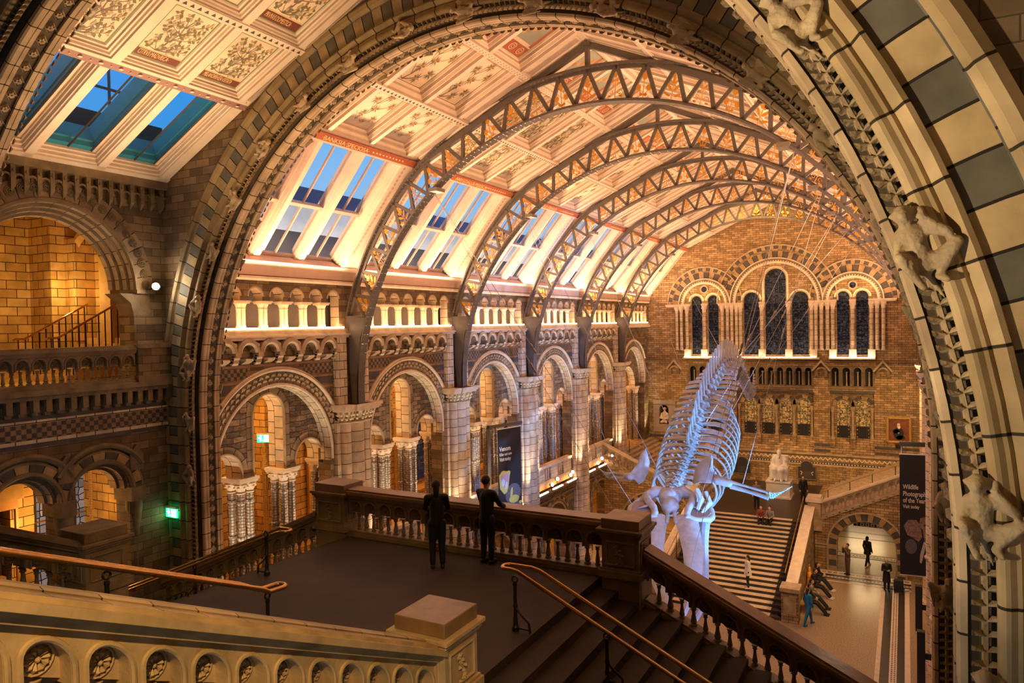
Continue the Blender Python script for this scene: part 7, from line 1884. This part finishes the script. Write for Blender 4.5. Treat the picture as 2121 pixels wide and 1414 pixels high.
def snake(t, P, w, h):
    m = MB(); y = -h
    ell(m, P, w*.58, y+.42*w, w*.46, w*.20, 'snake_dark', .010); ell(m, P, w*.62, y+.83*w, w*.34, w*.30, 'snake_dark', .011, rot=.3); ell(m, P, w*.66, y+.66*w, w*.22, w*.12, 'snake_yellow', .0115)
    ell(m, P, w*.50, y+.22*w, w*.46, w*.18, 'snake_dark', .012); ell(m, P, w*.62, y+.30*w, w*.17, w*.05, 'banner_white', .0125); ell(m, P, w*.55, y+.86*w, w*.05, w*.17, 'snake_yellow', .0125, rot=-.2); ell(m, P, w*.45, y+.4*w, w*.05, w*.12, 'snake_yellow', .0125)
    flat(m, P, [(w*.03, y+1.45*w), (w*.14, y+1.56*w), (w*.40, y+1.60*w), (w*.52, y+1.50*w), (w*.48, y+1.40*w), (w*.42, y+1.05*w), (w*.36, y+.92*w), (w*.24, y+.86*w), (w*.06, y+1.05*w)], 'snake_yellow', .013)
    flat(m, P, [(w*.08, y+1.42*w), (w*.44, y+1.48*w), (w*.42, y+1.20*w), (w*.30, y+1.02*w), (w*.18, y+1.12*w)], 'snake_pink', .0135); ell(m, P, w*.20, y+1.22*w, w*.07, w*.12, 'banner_white', .014); ell(m, P, w*.33, y+1.12*w, w*.05, w*.12, 'banner_white', .014, rot=-.2)
    ell(m, P, w*.38, y+1.60*w, w*.14, w*.06, 'black', .0138); ell(m, P, w*.93, y+.52*w, w*.06, w*.05, 'snake_yellow', .014)
    m.build('snake_picture', t)
def armL(m, P, bx, w, h):
    bx(m, -.62, w+.08, .10, .24, -.05, .05, 'steel'); bx(m, -.62, -.50, -h-.4, .24, -.05, .05, 'steel')
banner('hanging_banner', 'tall black banner with an open-mouthed snake before the left arcade', (-16.5, 28.8, 9.23), (.27, 1, 0), 1.56, 4.4, (('Venom', .10, -1.03, .30, .86), ('Killer and cure', .10, -1.25, .19, .72), ('Visit today', .10, -1.49, .23, .76)), snake, armL, '')
def elephant(t, P0, w, h):
    P = lambda a, b, c=0.: P0(a, -h+(b+h)*.77, c)
    m = MB(); y = -h
    flat(m, P, [(.10*w, y+1.95*w), (.22*w, y+2.2*w), (.45*w, y+2.22*w), (.55*w, y+2.0*w), (.60*w, y+1.55*w), (.50*w, y+1.35*w), (.36*w, y+1.5*w), (.2*w, y+1.6*w)], 'elephant', .010)
    flat(m, P, [(.55*w, y+2.3*w), (.75*w, y+2.38*w), (1.0*w, y+2.3*w), (1.0*w, y+.65*w), (.93*w, y+.8*w), (.8*w, y+1.2*w), (.66*w, y+1.35*w), (.62*w, y+1.8*w), (.52*w, y+2.05*w)], 'elephant', .011)
    ell(m, P, .70*w, y+2.03*w, .06*w, .03*w, 'black', .012); ell(m, P, .30*w, y+1.15*w, .16*w, .3*w, 'snake_dark', .0095)
    flat(m, P, [(.64*w, y+1.38*w), (.72*w, y+1.33*w), (.66*w, y+1.0*w), (.60*w, y+.62*w), (.57*w, y+.50*w), (.53*w, y+.55*w), (.54*w, y+.85*w)], 'tusk', .013)
    m.build('elephant_picture', t)
    text_mesh('Ørsted', .2, basis(P(.78*w, -h+.30*w, .010), P(1, 0)-P(0, 0), (0, 0, 1)), 'banner_white', 'sponsor_lettering', t, depth=.001, squeeze=.75)
def armR(m, P, bx, w, h):
    bx(m, -.0, w+.3, .38, .58, -.06, .06, 'frame_dark'); m.tube([P(.08, .02), P(.08, .38)], .015, 'banner_white', 6)
# near right banner with the elephant
banner('hanging_banner', 'tall black banner with an elephant head beside the right wall columns', (-.27, 37.6, 7.76), (1, .12, 0), 1.5, 5.55, (('Wildlife', .13, -1.58, .30, .66), ('Photographer', .13, -1.90, .30, .66), ('of the Year', .13, -2.20, .30, .66), ('Visit today', .13, -2.46, .22, .70)), elephant, armR, '')
# passage sign
t = thing('direction_sign', 'black direction sign with arrows hanging in the right arched passage', 'sign', (-2.0, 44.6, 2.45))
m = MB(); m.box(-2.62, -1.12, 44.6, 44.66, 2.42, 2.66, 'black'); m.build('panel', t)
m = MB(); Yq = 44.59
for x0 in (-2.28, -2.02, -1.76, -1.46): m.box(x0, x0+.2, Yq, 44.6, 2.45, 2.63, 'cream')
for x0 in (-2.28, -2.02, -1.76, -1.46): m.box(x0+.06, x0+.14, Yq-.003, Yq, 2.50, 2.58, 'black')
m.add([(-2.52, Yq, 2.53), (-2.44, Yq, 2.63), (-2.36, Yq, 2.53)], [(0, 1, 2)], 'cream'); m.box(-2.46, -2.42, Yq, 44.6, 2.45, 2.55, 'cream')
m.add([(-1.22, Yq, 2.61), (-1.14, Yq, 2.54), (-1.22, Yq, 2.47)], [(0, 1, 2)], 'cream'); m.box(-1.30, -1.2, Yq, 44.6, 2.52, 2.56, 'cream'); m.build('pictograms', t)
# loudspeakers on the right wall
for i, (y, z) in enumerate(((29.5, 1.9), (34.5, 1.9))):
    t = thing('loudspeaker', 'tall black loudspeaker on the right wall, the %s one' % ('nearer' if i == 0 else 'farther'), 'loudspeaker', (.55, y, z-1.0))
    m = MB(); m.box(.30, .56, y-.15, y+.15, z-1.0, z+.9, 'black'); m.build('cabinet', t, bevel=.02)
    m = MB(); m.box(.56, 1.0, y-.05, y+.05, z-.1, z+.1, 'iron'); m.build('bracket', t)
# ------------------------------------------------------------------ gallery parapets, show lights
for k in range(5):
    yc = YC(k); t = thing('gallery_parapet', 'banded stone parapet with baluster openings in the %s left arcade bay' % bayn[k], 'parapet', (-17.5, yc, 5.3), 'gallery parapets of the left arcade')
    segs = [(-2.28, -1.25), (-.45, .45), (1.25, 2.28)]
    for a, b_ in segs: m = MB(); m.box(-17.5, -17.26, yc+a, yc+b_, 5.3, 6.25, 'parapet_bands'); m.build('panel', t)
    m = MB(); m.box(-17.56, -17.2, yc-2.28, yc+2.28, 6.22, 6.36, 'stone_pale'); m.box(-17.52, -17.24, yc-2.28, yc+2.28, 5.3, 5.5, 'stone'); m.build('coping', t)
    for c_ in (-.85, .85):
        for j in (-1, 0, 1): m = MB(); m.lathe((-17.38, yc+c_+j*.24, 5.5), [(.06, 0), (.06, .05), (.04, .08), (.05, .25), (.035, .45), (.035, .6), (.07, .72)], 'stone_pale', 8); m.build('baluster', t)
ln = ['nearer', 'middle', 'farther']
for k in (2, 3, 4):
    yc = YC(k)
    for j, dy in enumerate((-1.9, 0, 1.9)):
        m = MB(); m.box(-17.02, -16.95, yc+dy-.75, yc+dy+.45, 4.97, 5.03, 'led'); o = m.build('light_strip'); tag(o, 'short glowing strip on the ledge of the %s left bay, the %s of three' % (bayn[k], ln[j]), 'light', 'ledge light strips')
    for j, (dy, dz) in enumerate(((-1.0, .25), (-.3, .42), (1.5, .3), (1.8, .42))):
        o_ = Vector((-16.98, yc+dy, 5.05+dz)); tgt = (Vector((-7.5, 30, 8))-o_).normalized()
        t = thing('show_spotlight', 'small stage spotlight on the ledge of the %s left bay, %s from the left' % (bayn[k], ['first', 'second', 'third', 'fourth'][j]), 'spotlight', o_, 'stage spotlights')
        m = MB(); m.lathe(o_-tgt*.14, [(.05, 0), (.09, .04), (.11, .16), (.12, .2)], 'black', 12, axis=tgt); m.tube([o_, o_-Vector((.0, 0, dz+.08))], .02, 'black', 6); hs_ = m.build('housing', t)
        m = MB(); m.lathe(o_+tgt*.06, [(.10, 0), (.10, .012)], 'stage_blue' if j == 1 else 'stage_pink', 12, axis=tgt); m.build('lens', hs_)
# ------------------------------------------------------------------ lights
WARM = (1, .52, .22); AMB = (1, .51, .15); PEACH = (1, .57, .33); WHITE = (1, .76, .52)
for k in range(6):
    light('AREA', 'sill_light', (-16.98, YC(k), 14.13), 38, WARM, .08, to=(-17.4, YC(k), 14.7), sizey=5.6)
    for sd in (-1, 1):
        light('AREA', 'cornice_light', (mirx(-16.72, sd), YC(k), 15.80), 230, PEACH, .12, to=(mirx(-14.6, sd), YC(k), 19.0), sizey=5.8)
        light('AREA', 'ceiling_uplight', (mirx(-16.5, sd), YC(k), 15.3), 290, PEACH, .3, to=(mirx(-10, sd), YC(k), 21.5), sizey=4.5, spread=120)
    light('POINT', 'gallery_light', (-20.0, YC(k), 11.2), 260, AMB, .3)
    light('POINT', 'aisle_light', (-20, YC(k), 4.4), 140, AMB, .3)
    for dy in (-2.5, 2.5):
        light('SPOT', 'arcade_light', (-16.2, YC(k)+dy*1.0, 5.3), 820, WHITE, .12, to=(-17.6, YC(k)+dy*.55, 11.0), spot=70)
    light('POINT', 'right_wall_light', (-.4, YC(k), 9), 35, WHITE, .3)
for x, w in ((-12.9, 2.8), (-8, 4.6), (-3.1, 2.8)):
    light('AREA', 'end_sill_light', (x, EY-.62, 11.42), 28, WHITE, .08, to=(x, EY-.1, 13.2), sizey=w)
    light('AREA', 'end_arch_light', (x, EY-.7, 15.5), 30, (1, .62, .28), .08, to=(x, EY, 17.6), sizey=w)
light('SPOT', 'statue_light', (-12, 43.5, 12), 1200, (1, .68, .30), .15, to=(-6.8, 50, 3.6), spot=48, blend=.6)
light('SPOT', 'end_wall_light', (.3, 43, 12), 2200, (1, .60, .22), .15, to=(-2.0, 53.5, 5), spot=60)
light('SPOT', 'end_wall_light', (-15, 43, 12), 1400, (1, .60, .22), .15, to=(-12, 53.5, 7), spot=60)
light('SPOT', 'stair_light', (.2, 31, 12.5), 2600, (1, .62, .26), .15, to=(-7.6, 40, 1), spot=44, blend=.8)
light('AREA', 'floor_light', (-1.5, 38, 8), 160, (1, .60, .26), 1, to=(-2, 38, 0))
light('AREA', 'passage_light', (-2.2, 49, 3.1), 85, (1, .70, .34), 1.5, to=(-2.2, 49, 0)); light('AREA', 'passage_light', (-3, 60, 3.4), 260, (1, .72, .38), 3, to=(-3, 60.01, 0))
light('POINT', 'passage_light', (-14, 48, 2.9), 200, (1, .56, .12), .3); light('POINT', 'left_floor_light', (-13, 41, 4), 110, (1, .56, .12), .3)
# blue show lights on the skeleton
BLUE = (.13, .42, 1); VIO = (.46, .40, 1)
light('SPOT', 'blue_spot', (-16.6, 30, 5.6), 5200, BLUE, .15, to=(-8, 30, 8.5), spot=40)
light('SPOT', 'blue_spot', (-16.6, 36.5, 5.6), 5200, VIO, .15, to=(-8, 36.5, 11.5), spot=42)
light('SPOT', 'blue_spot', (.6, 24, 5.3), 8500, BLUE, .15, to=(-7, 27.5, 8), spot=44)
light('SPOT', 'blue_spot', (.6, 32, 5.3), 8500, BLUE, .15, to=(-8, 33, 10), spot=42)
light('SPOT', 'blue_spot', (-2.5, 17, 3.0), 4000, (.30, .40, 1), .15, to=(-6.8, 24.2, 6.4), spot=34)
light('SPOT', 'blue_spot', (-16.6, 43.2, 5.6), 5200, VIO, .15, to=(-8, 41.5, 11), spot=36)
light('SPOT', 'blue_spot', (.7, 19, 8.6), 3800, (.26, .42, 1), .15, to=(-6.9, 25, 6.8), spot=30)
# stair bay
light('AREA', 'skylight_uplight', (-14.5, 10.0, 14.2), 120, (1, .62, .32), .8, to=(-14, 10, 20), sizey=2.5, spread=100)
light('AREA', 'skylight_uplight', (-10.5, 10.0, 13), 105, (1, .62, .32), .8, to=(-10.5, 10, 20), sizey=2.5, spread=100)
light('POINT', 'corner_spot', (-16.85, 12.0, 15.2), 16, (1, .78, .5), .07)
light('POINT', 'upper_room_light', (-19.2, 8.0, 14.8), 150, (1, .60, .22), .2); light('POINT', 'upper_room_light', (-21.0, 12.0, 15.2), 60, (1, .60, .22), .1); light('POINT', 'lower_gallery_light', (-19.8, 10.8, 9), 110, AMB, .2); light('POINT', 'lower_gallery_light', (-19.8, 8, 11), 80, AMB, .2)
light('SPOT', 'camera_side_spot', (.2, -1.0, 17.5), 2300, (1, .62, .26), .12, to=(-4.9, 3.9, 11.7), spot=38, blend=.7)
light('SPOT', 'arch_spot', (-5.5, 1.2, 12.9), 3900, (1, .74, .45), .15, to=(1, 6.5, 15.5), spot=75, blend=.7)
light('POINT', 'exit_glow', (-17.0, 12.25, 9.25), 1.2, (.05, 1, .3), .05)

for sd in (-1, 1): light('AREA', 'parapet_fill', (mirx(-19.4, sd), 34.5, 15.4), 900, (.9, .93, 1), 1, to=(mirx(-21.4, sd), 34.5, 18.4), sizey=40)  # added fill light for the parapets outside, not a known fitting
light('SPOT', 'end_wall_light', (-8, 42, 20.0), 1500, (1, .62, .26), .3, to=(-8, 53.5, 15), spot=95)
